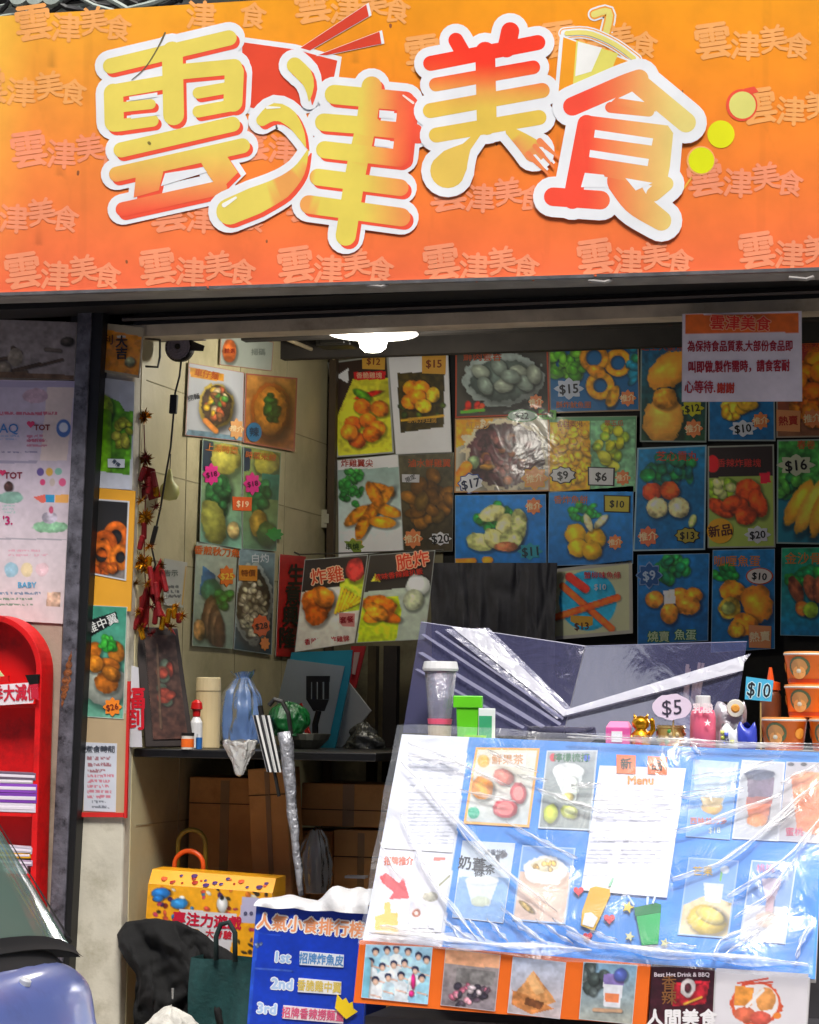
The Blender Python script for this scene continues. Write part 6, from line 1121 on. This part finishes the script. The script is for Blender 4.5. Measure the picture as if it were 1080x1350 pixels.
# toy box with carry arches
YT = .09; TP_ = PY(YT)
t = thing('toy_box', 'yellow cartoon printed toy box with Chinese title on the floor pile', 'box', at(270, 1265, TP_))
Z(150, 1130, 4.32)
q4 = [(198, 150), (905, 205), (890, 600), (170, 560)]
r_ = random.Random(9); shp = [('N', .05)]
for i in range(120): x, y = r_.uniform(200, 890), r_.uniform(180, 590); shp.append(('E', x, y, r_.uniform(7, 20), r_.uniform(6, 16), r_.random()*90, r_.choice(['#7a2a1c', '#c8503a', '#2a6a9a', '#e8e0c8', '#4a2a5a', '#b83a5a', '#3a3020', '#d8762a']), .2, .2, .1))
shp += [('E', 270, 205, 55, 32, 0, '#2a7ac8', .1), ('E', 255, 235, 30, 20, 0, '#2a7ac8', .1), ('E', 375, 265, 50, 30, 0, '#3a8fd0', .1), ('E', 620, 270, 32, 50, 0, '#dcdcd8', .05), ('F', 618, 232, 12, 14, '#222'+'222'), ('P', [(375, 295), (702, 325), (690, 420), (365, 400)], '#d8d6d8'), ('P', [(480, 400), (690, 420), (650, 590), (570, 585)], '#cfcdd0'), ('P', [(735, 225), (830, 235), (815, 380), (715, 370)], '#b8b4d0')]
poster('printed_front', '', '', q4, TP_, '#f0a81c', shp, [('專注力遊戲', 535, 362, 68, '#c81c3a', dict(rot=5, bold=.05)), ('大考驗', 600, 440, 44, '#c82a3a', dict(rot=5, bold=.04)), ('● ●', 770, 320, 24, '#5a5a78')], m=GLOSS, lift=.003, parent=t)
mb = MB(); Wq = atv([tp(p) for p in q4], TP_); mb.hexa(list(Wq), [w+(0, .12, 0) for w in Wq], 0, '#e8a01c'); Wt = Wq[[0, 1]]; mb.hexa([Wq[0]+(0, 0, .0), Wq[1]+(0, 0, 0), Wq[1]+(0, .03, .045), Wq[0]+(0, .03, .045)], [Wq[0]+(0, .12, 0), Wq[1]+(0, .12, 0), Wq[1]+(0, .12, .048), Wq[0]+(0, .12, .048)], 0, '#f0a81c'); mb.build('box_shell', GLOSS, t)
mb = MB()
for i in range(22): u = r_.uniform(.06, .94); c = Wq[0]*(1-u)+Wq[1]*u+np.array((0, .55, .83))*r_.uniform(.01, .045)+np.array((0, -.001, .0006)); mb.lathe(c, [(.004+.008*r_.random(), 0), (.003, .0014)], 5+i % 4, ax=(0, -.62, .78), col=r_.choice(['#a82a1c', '#4a2a6a', '#d85a2a']))
mb.build('flap_print', GLOSS, t)['kind'] = 'stuff'
Z(0, 0, 1)
def arch(name, label, cx, y0, y1, hw, y, r, m):
    P = [at(cx-hw, y1, PY(y))]+[at(cx-hw*math.cos(a), y0+hw-hw*math.sin(a), PY(y)) for a in np.linspace(0, math.pi, 12)]+[at(cx+hw, y1, PY(y))]
    mb = MB(); mb.tube(P, r, 8); tag(mb.build(name, m, smooth=True), label, 'handle ring')
arch('carry_ring', 'orange plastic arch handle standing behind the yellow toy box', 249, 1122, 1166, 19, .24, .0085, mat('orange_plastic'))
arch('carry_ring', 'taller dull yellow arch handle behind the orange one', 253, 1094, 1166, 18, .29, .008, mat('mustard_plastic', '#9a8430', .4))
# black bag heap, tote, papers
JT = [(157, 1232), (168, 1216), (190, 1210), (232, 1214), (262, 1226), (292, 1246), (318, 1268), (338, 1302)]
def jacket(u, v):
    t_ = u*(len(JT)-1); i = min(int(t_), len(JT)-2); t_ -= i; t_ = t_*t_*(3-2*t_)*.5+t_*.5; x = JT[i][0]*(1-t_)+JT[i+1][0]*t_; y0 = JT[i][1]*(1-t_)+JT[i+1][1]*t_
    y = y0+(1425-y0)*max(0, v-.12)/.88; dep = .10*math.sin(min(1, v/.55)*math.pi/2) if v > .12 else -.06+.16*v/.12*.55
    P = Vector((x*.03, y*.018, 3.1)); n = abs(MN.noise(P+Vector((0, 0, .4*u))))*.05+abs(MN.noise(P*2.3))*.028+abs(MN.noise(P*5))*.012+.02*math.sin(x*.09-y*.05)
    x += max(0, min(1, (v-.2)*6))*20*(1-u)
    return at(x+6*MN.noise(P*1.7), y+3*MN.noise(P*2), PY(.0-dep-n*1.2*min(1, v*4)))
mb = MB(); mb.grid(jacket, 70, 70); tag(mb.build('black_jacket', mat('black_cloth', '#030303', .9, var=.5, scale=20, bump=.3, bscale=30), smooth=True), 'heap of black cloth bag and jacket at the foot of the pile', 'jacket')
mb = MB(); c0 = at(228, 1310, PY(-.21)); mb.box(c0, (.008, .006, .034), taper=.6); tag(mb.build('zip_pull', mat('steel_pull', '#c8c8c4', .25, .8)), 'small silver zip pull on the black bag', 'zip pull')
t = thing('tote_bag', 'dark teal tote bag with loop handle in front of the toy box', 'bag', at(292, 1400, PY(-.05)))
Pq = [(252, 1262), (338, 1268), (334, 1420), (246, 1410)]
def tote(u, v):
    q = Pq; x = q[0][0]*(1-u)*(1-v)+q[1][0]*u*(1-v)+q[2][0]*u*v+q[3][0]*(1-u)*v; y = q[0][1]*(1-u)*(1-v)+q[1][1]*u*(1-v)+q[2][1]*u*v+q[3][1]*(1-u)*v
    return at(x, y, PY(-.17))+np.array((0, -.014*math.sin(u*math.pi*3+v)-.01*math.sin(v*6+u*4), 0))
mb = MB(); mb.grid(tote, 24, 20); mb.grid(lambda u, v: tote(u, v)+(0, .12, 0), 6, 6); 
for uu in (0, 1): mb.grid(lambda u, v, uu=uu: tote(uu, v)+np.array((0, .12*u, 0)), 4, 10)
mb.build('bag_body', mat('teal_fabric', '#0f3d3c', .8, var=.2, scale=30, bump=.3), t, smooth=True)
mb = MB(); mb.tube([at(285, 1266, PY(-.185)), at(285, 1235, PY(-.185)), at(291, 1219, PY(-.18)), at(302, 1216, PY(-.18)), at(310, 1230, PY(-.185)), at(310, 1268, PY(-.185))], .0085, 8); mb.build('handle', mat('dark_teal_strap', '#0c2322', .8), t, smooth=True)
crumple('paper_bundle', 'crumpled white paper with faint print at the bottom of the pile', 'paper', 226, 1350, 80, 46, -.22, .1, mat('crumpled_paper', '#c9c6bc', .7, var=.15, scale=20, bump=.5), 41, amp=.5, kind='heap', pleat=7)
mb = MB(); c0, k = base(163, .05, .0); zt_ = float(at(163, 1255, PY(.12))[2]); zm = float(at(163, 1315, PY(.12))[2]); xx = at(166, 1290, PY(.14))[0]
mb.box((xx, .16, (zt_+zm)/2), (.05, .05, zt_-zm), col='#8f8f96'); mb.box((xx, .16, zm/2), (.052, .052, zm-.004), col='#b01c1c'); tag(mb.build('paper_carton', INK, bevel=.004), 'grey and red tall carton squeezed beside the pier', 'carton')
# blue ranking board (carton) with plastic on top
YB2 = -.52; RP = PY(YB2)
t = thing('ranking_board', 'royal blue popular snack ranking board with yellow crown cutout', 'board', at(405, 1420, RP))
Z(320, 1160, 6.)
poster('board_face', '', '', [(112, 198), (1000, 262), (940, 1560), (10, 1490)], RP, '#0f35b4', [('G', '#1038b4', '#1440c0', .05), ('P', [(100, 198), (150, 200), (60, 1140), (20, 1140)], '#2450c4', .1), ('L', (105, 700), (390, 720), 12, '#3f62c8', .2), ('L', (120, 420), (300, 440), 8, '#2a50c4', .2), ('C', 130, 510, 30, 20, 5, 16, ['#8a9ac0', '#5a6a8a'])],
  [('人氣小食排行榜', 540, 362, 112, '#f0a070', dict(rot=5, bold=.04, out='#f2eeee', outw=.09, sx=.94)), ('1st', 325, 610, 96, '#a8c8f0', dict(rot=5, bold=.05, out='#e8eef8', outw=.07)), ('2nd', 315, 820, 100, '#b0ccf0', dict(rot=4, bold=.05, out='#e8eef8', outw=.07)), ('3rd', 195, 1015, 96, '#b0ccf0', dict(rot=5, bold=.05, out='#e8eef8', outw=.07))], m=GLOSS, lift=.003, parent=t)
for P, c, tx, x, y, tc in (([(458, 562), (806, 592), (802, 692), (456, 670)], '#dfe4ee', '招牌炸魚皮', 630, 628, '#5a90c8'), ([(448, 775), (786, 805), (782, 908), (442, 885)], '#e8e8ea', '香脆雞中翼', 612, 842, '#d8c060'), ([(328, 990), (808, 1035), (800, 1135), (320, 1095)], '#ecdfe4', '招牌香辣撈麵皇', 562, 1062, '#d85a80')):
    mb = MB(); slab(mb, P, RP, .003, .007, 0, c); put_text(mb, tx, x, y, 78, tc, RP, 4, hh=.0078, bold=.03, sx=.78); mb.build('white_strip', INK, t)
mb = MB(); slab(mb, [(760, 905), (800, 950), (826, 930), (850, 975), (880, 960), (885, 1015), (920, 1040), (830, 1098), (742, 1010)], RP, .004, .014, 0, '#f0cc10'); mb.build('crown', INK, t)
mb = MB(); Wq = atv([tp(p) for p in [(112, 198), (1000, 262), (940, 1700), (10, 1640)]], RP); Wq[2][2] = Wq[3][2] = .0; mb.hexa([w+(0, .001, 0) for w in Wq], [w+(0, .2, 0) for w in Wq], 0, '#123a9c'); mb.build('box_shell', GLOSS, t)
mb = MB(); sd = random.Random(5); pf = [sd.uniform(0, 6) for _ in range(5)]
def topbag(u, v):
    x = 110+u*905; y = 200+u*58; p_ = at(*tp((x, y)), PY(YB2))
    h = .010+.012*abs(math.sin(u*7+pf[0]))+.05*math.exp(-((u-.72)/.16)**2)+.025*math.exp(-((u-.95)/.1)**2); a = v*math.pi
    return p_+np.array((0, .09-.115*math.cos(a)+.008*math.sin(u*23+v*9), h*math.sin(a)**.7*(1+.2*math.sin(u*19+v*7))-(.004*abs(math.sin(u*9)) if v < .05 else 0)))
mb.grid(topbag, 60, 14); Z(0, 0, 1)
tag(mb.build('plastic_sheet', mat('white_poly', '#d9d9da', .45, var=.06, bump=.4, bscale=40), smooth=True), 'crumpled white plastic sheet lying on top of the blue ranking board', 'sheet')

# ============================================================ red cabinet at the left
YR = -.11; red = mat('red_paint', '#d8080c', .5, var=.1, scale=8, bump=.1, bscale=40, dirt='#a80a0c', dscale=9)
cb = thing('red_cabinet', 'bright red arched top wooden shelf cabinet at the left frame edge', 'cabinet', (float(at(-10, 1240, PY(YR))[0]), YR, 0))
k = mpp(at(0, 1000, PY(YR))); cx, rO, rI = -14., 76., 68.
cw = at(cx, 886, PY(YR)); zb0 = float(at(0, 1262, PY(YR))[2])
def ringpoly(ro, ri, dep0, dep1, mb, col=None):
    n = 24; o_, i_ = [], []
    for j in range(n+1):
        a = math.pi*j/n; o_.append((ro*k*math.cos(a), ro*k*math.sin(a))); i_.append((ri*k*math.cos(a), ri*k*math.sin(a)))
    o_ = [(ro*k, zb0-cw[2])]+o_+[(-ro*k, zb0-cw[2])]; i_ = [(ri*k, zb0-cw[2])]+i_+[(-ri*k, zb0-cw[2])]
    m_ = len(o_); V = []
    for y_ in (YR+dep0, YR+dep1):
        for q in o_: V.append((cw[0]+q[0], y_, cw[2]+q[1]))
        for q in i_: V.append((cw[0]+q[0], y_, cw[2]+q[1]))
    F = []
    for j in range(m_-1):
        F += [(j, j+1, m_+j+1, m_+j), (2*m_+j, 3*m_+j, 3*m_+j+1, 2*m_+j+1), (j, 2*m_+j, 2*m_+j+1, j+1), (m_+j, m_+j+1, 3*m_+j+1, 3*m_+j)]
    mb.add(V, F, 0, col)
mb = MB(); ringpoly(rO, rI, 0, .09, mb); mb.build('frame', red, cb, bevel=.002)
mb = MB(); n = 24; P = [(cw[0]+rI*k, YR+.07, zb0)]+[(cw[0]+rI*k*math.cos(math.pi*j/n), YR+.07, cw[2]+rI*k*math.sin(math.pi*j/n)) for j in range(n+1)]+[(cw[0]-rI*k, YR+.07, zb0)]
mb.hexa(P, [(p[0], YR+.085, p[2]) for p in P]); mb.build('back_panel', red, cb)
for yy in (928, 1072, 1232):
    z_ = float(at(30, yy, PY(YR))[2]); mb = MB(); mb.box((cw[0], YR+.035, z_-.006), (2*rI*k-.002, .072, .012)); mb.build('shelf', red, cb, bevel=.001)
mb = MB(); mb.box((cw[0], YR+.045, zb0/2-.001), (2*rO*k, .09, zb0-.003)); mb.build('base_cupboard', red, cb, bevel=.003)
RS = PY(YR-.012)
poster('sale_sign', 'white card with red big sale characters on the top shelf of the red cabinet', 'sign', [(-30, 905), (51, 899), (44, 927), (-30, 932)], RS, '#e8dde2', [], [('季大減價', 21, 914, 20, '#c8283c', dict(rot=-3, bold=.04, sx=.68))], m=GLOSS)
mb = MB(); slab(mb, [(34, 890), (52, 889), (51, 901), (40, 903)], RS, .012, .006); slab(mb, [(-10, 893), (12, 891), (12, 899), (-10, 900)], RS, .01, .006, 1); tag(mb.build('binder_clip', [mat('black_plastic'), mat('red_gloss')]), 'black clip holding the corner of the sale card', 'clip')
def books(zy, rows, x0=-40):
    z_ = float(at(20, zy, PY(YR))[2])
    for i, (h, w, c, l, rz) in enumerate(rows):
        b0 = at(x0, 1000, PY(YR))[0]; b1 = at(w, 1000, PY(YR))[0]; mb = MB(); mb.box(((b0+b1)/2, YR+.028, z_+h*k/2), (b1-b0, .06, h*k-.001), R=rotm((0, 1, 0), rz), col=c); mb.box(((b0+b1)/2, YR+.028, z_+h*k/2), (b1-b0-.006, .062, h*k*.35), R=rotm((0, 1, 0), rz), col='#e2d8e4'); tag(mb.build('book', INK, bevel=.001), l, 'book', 'books on the red cabinet shelves'); z_ += h*k+.0005
books(1071, [(12, 49, '#d9cfdc', 'pale grey book at the bottom of the purple pile', 0), (13, 50, '#7a3aa8', 'purple book, lower of two in the red cabinet', 0), (12, 50, '#8a46b8', 'purple book, upper of two in the red cabinet', 0), (5, 44, '#d8d2d6', 'thin white booklet on the purple books', 0), (10, 48, '#6a5a6e', 'grey tilted booklet topping the purple pile', .02)])
books(1231, [(11, 40, '#c9b8c8', 'pale booklet lowest on the bottom cabinet shelf', 0), (8, 47, '#a890a8', 'lilac booklet with frayed edge on the bottom shelf', .02), (8, 44, '#d8a01c', 'yellow covered booklet on the bottom cabinet shelf', -.02), (9, 46, '#b8b0c0', 'white booklet topping the bottom cabinet pile', .04)]) if False else None
zq = 1148
books(zq+4, [(11, 40, '#c9b8c8', 'pale booklet lowest on the middle cabinet shelf', 0), (8, 47, '#a890a8', 'lilac booklet with frayed edge in the lower pile', .02), (8, 44, '#d8a01c', 'yellow covered booklet in the lower pile', -.02), (9, 46, '#b8b0c0', 'white booklet topping the lower pile', .04)])
z_ = float(at(30, zq+4, PY(YR))[2]); mb = MB(); mb.box((cw[0], YR+.035, z_-.006), (2*rI*k-.002, .072, .012)); mb.build('shelf', red, cb, bevel=.001)
mb = MB(); slab(mb, [(-20, 860), (6, 893), (-20, 897)], PY(YR+.03), .006, 0, 0, '#c8d89a'); tag(mb.build('leaflet', INK), 'pale green leaflet standing behind the sale card', 'leaflet')

# ============================================================ decorations by the opening edge
def burst(name, label, cx, cy, rpx, y, cols, seed, n=70, flat=.6):
    r = random.Random(seed); c = at(cx, cy, PY(y)); k = mpp(c); mb = MB()
    for i in range(n):
        d = np.array([r.gauss(0, 1), r.gauss(0, 1)*flat, r.gauss(0, 1)]); d /= np.linalg.norm(d); L = rpx*k*r.uniform(.6, 1.1); s_ = np.cross(d, [r.random(), r.random(), r.random()]); s_ /= np.linalg.norm(s_); w = rpx*k*.13; mi = r.randrange(len(cols))
        n2 = np.cross(d, s_); P = [c, c+d*L*.5+s_*w, c+d*L, c+d*L*.5-s_*w, c+d*L*.5+n2*w*.5]; mb.add(P, [(0, 1, 4), (1, 2, 4), (2, 3, 4), (3, 0, 4)], mi)
    return tag(mb.build(name, cols), label, 'decoration', 'gold and red new year decorations')
G1 = mat('shiny_gold'); G2 = mat('dark_gold', '#8a5a14', .3, .8, var=.3); R1 = mat('cracker_red', '#7c1014', .4, var=.3, scale=60); R2 = mat('dark_red_foil', '#6a0f12', .35, .3)
burst('tinsel_flower', 'dull gold tinsel flower, highest beside the pier', 190, 549, 13, .06, [G2, G1], 1)
burst('tinsel_flower', 'dark tinsel knot above the red firecrackers', 192, 606, 12, .06, [G2, R2], 2)
burst('tinsel_flower', 'gold tinsel flower below the firecrackers', 191, 682, 14, .06, [G1, G2], 3)
burst('tinsel_flower', 'bright gold tinsel burst above the red string', 188, 741, 15, .05, [G1, G1, G2], 4, 90)
fc = thing('firecracker_string', 'string of red and gold paper firecrackers hanging beside the pier', 'decoration', at(198, 840, PY(.07)))
r = random.Random(8)
for i, (x, y, h, mi) in enumerate([(188, 625, 26, 0), (196, 640, 30, 0), (203, 632, 28, 1), (190, 650, 22, 1), (206, 648, 18, 2), (190, 700, 30, 1), (186, 715, 26, 0), (200, 765, 50, 0), (208, 790, 60, 0), (190, 790, 60, 3), (216, 765, 40, 0), (182, 815, 40, 0), (205, 812, 30, 1), (222, 812, 26, 2), (196, 745, 30, 2), (214, 822, 24, 2), (230, 806, 26, 2), (187, 835, 22, 2), (236, 815, 18, 1)]):
    c = at(x, y, PY(.05+r.uniform(-.015, .03))); k = mpp(c)*.78; mb = MB(); d = np.array((r.uniform(-.35, .35), 0, 1)); mb.lathe(c-d*h*k/2, [(2.*k, 0), (5*k, 2*k), (5*k, h*k-2*k), (2*k, h*k)], 8, ax=d); mb.build('firecracker', [R1, R2, G1, R2][mi], fc)
for i, (x, y) in enumerate(((182, 806), (226, 826), (200, 836), (186, 660), (212, 745), (190, 640), (194, 770), (214, 790), (200, 800), (240, 812), (186, 826), (206, 668), (196, 720), (178, 770), (192, 600), (232, 800), (190, 752))):
    c = at(x, y, PY(.03)); k = mpp(c); mb = MB()
    for j in range(30):
        d = np.array([r.gauss(0, 1), r.gauss(0, .5), r.gauss(0, 1)]); d /= np.linalg.norm(d); s_ = np.cross(d, (.3, .5, .8)); mb.add([c-s_*1.5*k, c+s_*1.5*k, c+d*r.uniform(6, 12)*k], [(0, 1, 2)])
    mb.build('tinsel_tuft', [G1, G2, R2][i % 3], fc)
for P in ([(190, 775), (212, 735), (216, 770), (205, 800)], [(196, 770), (212, 800), (232, 838), (214, 822), (204, 800)], [(180, 790), (198, 776), (196, 820), (182, 842), (178, 815)], [(184, 612), (204, 618), (212, 655), (196, 660)]):
    mb = MB(); slab(mb, P, PY(.075), .004, 0); mb.build('red_bow', R1, fc, bevel=.002)
mb = MB(); mb.tube([at(190, 560, PY(.07)), at(192, 640, PY(.07)), at(190, 740, PY(.07)), at(196, 830, PY(.07))], .002, 5); mb.build('cord', R2, fc)
gm = mat('pale_gourd', '#c9c87a', .45, var=.1)
c = at(223, 660, PY(.2)); k = mpp(c); t = thing('gourd_ornament', 'pale yellow gourd ornament hanging on the cream wall behind the cable', 'ornament', c)
mb = MB(); mb.lathe(c, [(1*k, 0), (10*k, 2*k), (14*k, 10*k), (12*k, 19*k), (5*k, 27*k), (4*k, 34*k), (1.5*k, 42*k)], 18); mb.build('gourd_body', gm, t, smooth=True)
mb = MB(); mb.tube([c+(0, 0, 40*k), c+(.002, 0, 62*k)], .0015, 5); mb.build('hanging_string', mat('black_cable'), t)
# wall fan + cable
t = thing('clip_fan', 'small round grey fan on a black bracket at the top of the cream wall', 'fan', at(235, 457, PY(.15)))
c = at(235, 457, PY(.15)); k = mpp(c); bk = mat('black_plastic')
mb = MB(); mb.lathe(c, [(19*k, 0), (20*k, .008), (19*k, .03), (10*k, .04)], 28, ax=(0, 1, 0)); mb.build('housing', bk, t)
mb = MB()
for rr in (5, 9, 13, 17): P = [c+np.array((rr*k*math.cos(a), -.006, rr*k*math.sin(a))) for a in np.linspace(0, 2*math.pi, 25)]; mb.tube(P, .0013, 4)
for i in range(14): a = i*math.pi/7; mb.tube([c+(3*k*math.cos(a), -.005, 3*k*math.sin(a)), c+(18*k*math.cos(a), -.005, 18*k*math.sin(a))], .0014, 4)
mb.lathe(c+(0, -.002, 0), [(16*k, 0), (15.5*k, .003)], 24, ax=(0, -1, 0)); mb.build('grille', mat('grey_plastic', '#77707c', .5), t)
mb = MB(); mb.lathe(c+(0, -.004, 0), [(4*k, 0), (3.5*k, .006)], 12, ax=(0, -1, 0)); mb.build('hub', bk, t)
mb = MB(); mb.box(at(238, 441, PY(.17)), (64*k, .06, 15*k)); mb.hexa([at(248, 447, PY(.15)), at(270, 456, PY(.15)), at(268, 463, PY(.15)), at(246, 462, PY(.15))], [at(248, 447, PY(.19)), at(270, 456, PY(.19)), at(268, 463, PY(.19)), at(246, 462, PY(.19))]); mb.build('bracket', bk, t)
mb = MB(); mb.tube([at(192, 446, PY(.04)), at(211, 448, PY(.04)), at(211, 470, PY(.04)), at(208, 484, PY(.04)), at(192, 483, PY(.04))], .004, 6); mb.build('wire_hook', bk, t)
cbp = [(239, 474), (237, 495), (231, 518), (229, 545), (225, 590), (218, 630), (212, 668), (205, 700), (200, 722), (205, 745), (196, 765)]
t = thing('power_cable', 'black power cable with inline switch hanging down the cream wall', 'cable', at(229, 530, PY(.3)))
mb = MB(); mb.tube([at(x, y, PY(.07)) for x, y in cbp], .0034, 6); mb.build('cord', bk, t, smooth=True)
mb = MB(); mb.box(at(229, 533, PY(.07)), (10*k, .016, 25*k), R=rotm((0, 1, 0), .05)); mb.build('inline_switch', bk, t, bevel=.003); mb = MB(); mb.box(at(203, 706, PY(.07)), (6*k, .012, 26*k), R=rotm((0, 1, 0), .25)); mb.build('inline_switch', bk, t, bevel=.003)
mb = MB(); mb.tube([at(352, 436, PY(1.0)), at(400, 456, PY(1.3)), at(440, 472, PY(1.6))], .008, 8); tag(mb.build('conduit', mat('beige_conduit', '#a8987a', .5)), 'beige conduit pipe running diagonally under the ceiling', 'pipe')
mb = MB(); mb.box(at(445, 448, PY(1.2)), (.14, .1, .06)); mb.box(at(445, 448, PY(1.2))+(0, -.055, -.01), (.10, .012, .03)); tag(mb.build('junction_box', mat('black_plastic'), bevel=.01), 'black box under the ceiling beside the lamp', 'box')
mb = MB(); c = at(432, 684, PY(1.9)); mb.box(c, (.05, .02, .075)); mb.box(c+(0, -.012, 0), (.022, .008, .04)); tag(mb.build('light_switch', mat('ivory', '#b8b49c', .4), bevel=.003), 'small ivory light switch in the back corner', 'switch')
# pendant lamp (lit)
c = at(492, 447, PY(.75)); k = mpp(c)
t = thing('pendant_lamp', 'lit white ceiling lamp with flat round shade and glowing bulb', 'lamp', c)
mb = MB(); mb.lathe(c, [(20*k, 0), (40*k, 3*k), (58*k, 6*k), (60*k, 7*k), (58*k, 9*k), (30*k, 13*k), (8*k, 16*k)], 36); mb.build('lamp_shade', glow('lit_shade', '#fffaf0', .9), t, smooth=True)
mb = MB(); mb.lathe(c, [(2*k, -17*k), (11*k, -16.5*k), (17*k, -12*k), (19*k, -4*k), (19*k, 0)], 24); mb.build('bulb', glow('lit_bulb', '#fffaf0', 3.), t, smooth=True)
mb = MB(); mb.tube([c+(0, 0, 15*k), c+(0, 0, .2)], .006, 8); mb.build('stem', bk, t)
lp = bpy.data.lights.new('bulb_light', 'POINT'); lp.energy = 8; lp.specular_factor = .12; lp.shadow_soft_size = .05; lp.color = (1, .95, .84); lo = bpy.data.objects.new('bulb_light', lp); COL.objects.link(lo); lo.location = c+(0, -.02, -.08)
# white tubular edge light strip on lintel, cable clips
# ============================================================ parked car (only its far rear corner is in frame)
YF = -3.35; WID = 1.64; XR = float(at(122, 1345, PY(YF))[0])+.13; yc = YF-WID/2; RZ = -.14
car = thing('parked_car', 'parked blue hatchback with pale green tinted rear window, lower left corner', 'car', (XR-1.9, yc, RZ))
paint_b = mat('blue_car_paint', '#6275b8', .4, .1, var=.05, scale=3, coat=.6, dirt='#5a6aa6', dscale=12)
zg = float(at(70, 1268, PY(YF+.1))[2])+.05
prof = [(-.02, .22), (.03, .34), (.045, .5), (.03, zg-.16), (0.0, zg-.09), (-.03, zg-.035), (-.075, zg-.008), (-.12, zg)]
roof = [(-.32, zg+.42), (-.45, zg+.475), (-.9, zg+.52), (-1.6, zg+.52), (-2.1, zg+.44)]
front = [(-2.75, zg+.02), (-3.3, zg-.08), (-3.72, zg-.22), (-3.85, zg-.45), (-3.82, .24)]
def carpt(x, z, v):
    e = abs(v); s_ = 1-.03*max(0, (.5-z))*2-(.26*max(0, z-zg)/.5 if z > zg else 0)
    near = .16*e**5 if x > -1.9 else -.25*e**4
    near *= (.12 if z > zg+.012 else max(.35, 1-.9*max(0, z-zg+.1)/.2)) if x > -1.9 else 1
    return np.array((XR+x-near*(1 if abs(x) < .9 or x < -3 else .2), yc+v*WID/2*s_, z-.05*e**6*(z/zg)))
def carsheet(pts, name, m, vs=None, off=0.):
    vs = vs or [math.sin(a) for a in np.linspace(-math.pi/2, math.pi/2, 25)]; fine = []
    for (a0, b0), (a1, b1) in zip(pts, pts[1:]):
        for i in range(4): fine.append((a0+(a1-a0)*i/4, b0+(b1-b0)*i/4))
    fine.append(pts[-1]); fine = np.array(fine)
    for _ in range(3): fine[1:-1] = (fine[:-2]+2*fine[1:-1]+fine[2:])/4
    V = [carpt(x, z, v)+np.array((off, 0, off*.5)) for x, z in fine for v in vs]; nv_ = len(vs)
    F = [(i*nv_+j, i*nv_+j+1, (i+1)*nv_+j+1, (i+1)*nv_+j) for i in range(len(fine)-1) for j in range(nv_-1)]
    mb = MB(); mb.add(V, F); return mb.build(name, m, car, smooth=True)
carsheet(prof, 'tail_panel', paint_b); carsheet([(roof[0][0]-.0, roof[0][1])]+roof[1:], 'roof', paint_b); carsheet([(-2.7, zg+.03)]+front, 'bonnet', paint_b)
for s_ in (-1, 1):
    mb = MB(); P = [carpt(x, z, s_) for x, z in prof+[(-1.2, zg), (-2.7, zg)]+front]; mb.add(P, [list(range(len(P)))]); mb.build('side_panel', paint_b, car)
    mb = MB(); P = [carpt(x, z, s_*.999) for x, z in [(-.12, zg+.0), (-.32, zg+.42)]+roof[1:]+[(-2.7, zg+.02)]]; mb.add(P, [list(range(len(P)))]); mb.build('side_window', film('side_glass', '#6f8078', .1, .04, .0, 3, .3, '#8fb0a0'), car)
glass = film('tinted_window', '#8fa89c', .14, .05, .0, 3, .42, '#a4c4b2')
carsheet([(-.135, zg+.018), (-.2, zg+.16), (-.315, zg+.41)], 'rear_window', glass, [-.962+1.924*i/24 for i in range(25)], .004)
blk = mat('black_rubber', '#0a0a0b', .8)
carsheet([(-.118, zg+.013), (-.13, zg+.02), (-.137, zg+.034)], 'window_seal', blk, [-.965+1.93*i/24 for i in range(25)], .005)
carsheet([(-.085, zg-.012), (-.115, zg+.006), (-.13, zg+.018), (-.136, zg+.03)], 'deck_edge', blk, [-.965+1.93*i/24 for i in range(25)], .004)
for s_ in (-1, 1):
    vs = [s_*(.962+.034*i/3) for i in range(4)]; vs = sorted(vs); carsheet([(-.13, zg+.01), (-.2, zg+.16), (-.32, zg+.42)], 'window_pillar', blk, vs, .007)
for i in range(8):
    tt = .12+i*.11; mb = MB(); P = [carpt(-.135-.18*tt, zg+.018+.392*tt, v)+np.array((-.004, 0, 0)) for v in np.linspace(-.85, .85, 14)]; mb.tube(P, .0012, 4); mb.build('heater_line', mat('heater_brown', '#5a4a3a', .5), car)
mb = MB(); mb.box((XR-1.3, yc, zg-.25), (1.9, WID*.86, .3)); mb.box((XR-1.1, yc+.38, zg+.0), (.16, .42, .36)); mb.box((XR-1.1, yc-.38, zg+.0), (.16, .42, .36)); mb.build('interior', mat('car_interior', '#1a1714', .9), car, bevel=.02)
mb = MB(); c = carpt(-.05, zg-.02, .5); mb.lathe(c, [(.009, -.004), (.009, .003), (.006, .006), (.001, .007)], 14, ax=(.3, 0, .9)); mb.build('washer_nozzle', mat('white_plastic'), car)
for s_ in (-1, 1):
    mb = MB(); P = [carpt(x, z, s_*v)+np.array((.006, 0, 0)) for x, z, v in ((.035, zg-.2, .78), (.035, zg-.2, .96), (.045, zg-.42, .96), (.045, zg-.42, .8))]; mb.hexa(P, [p-np.array((.03, 0, 0)) for p in P]); mb.build('tail_lamp', mat('red_lens', '#8a1014', .15, coat=1.), car, bevel=.006)
    for xw in (-.75, -3.05):
        cwh = np.array((XR+xw, yc+s_*(WID/2-.10), RZ+.30)); w_ = MB(); w_.lathe(cwh+(0, -s_*.08, 0), [(.2, 0), (.29, .01), (.30, .05), (.29, .17), (.2, .18)], 28, ax=(0, s_, 0)); wo = w_.build('wheel', blk, car, smooth=True)
        w_ = MB(); w_.lathe(cwh+(0, s_*.095, 0), [(.19, 0), (.18, .012), (.05, .02)], 20, ax=(0, s_, 0)); w_.build('rim', mat('alloy', '#9a9ca0', .3, .8), car)
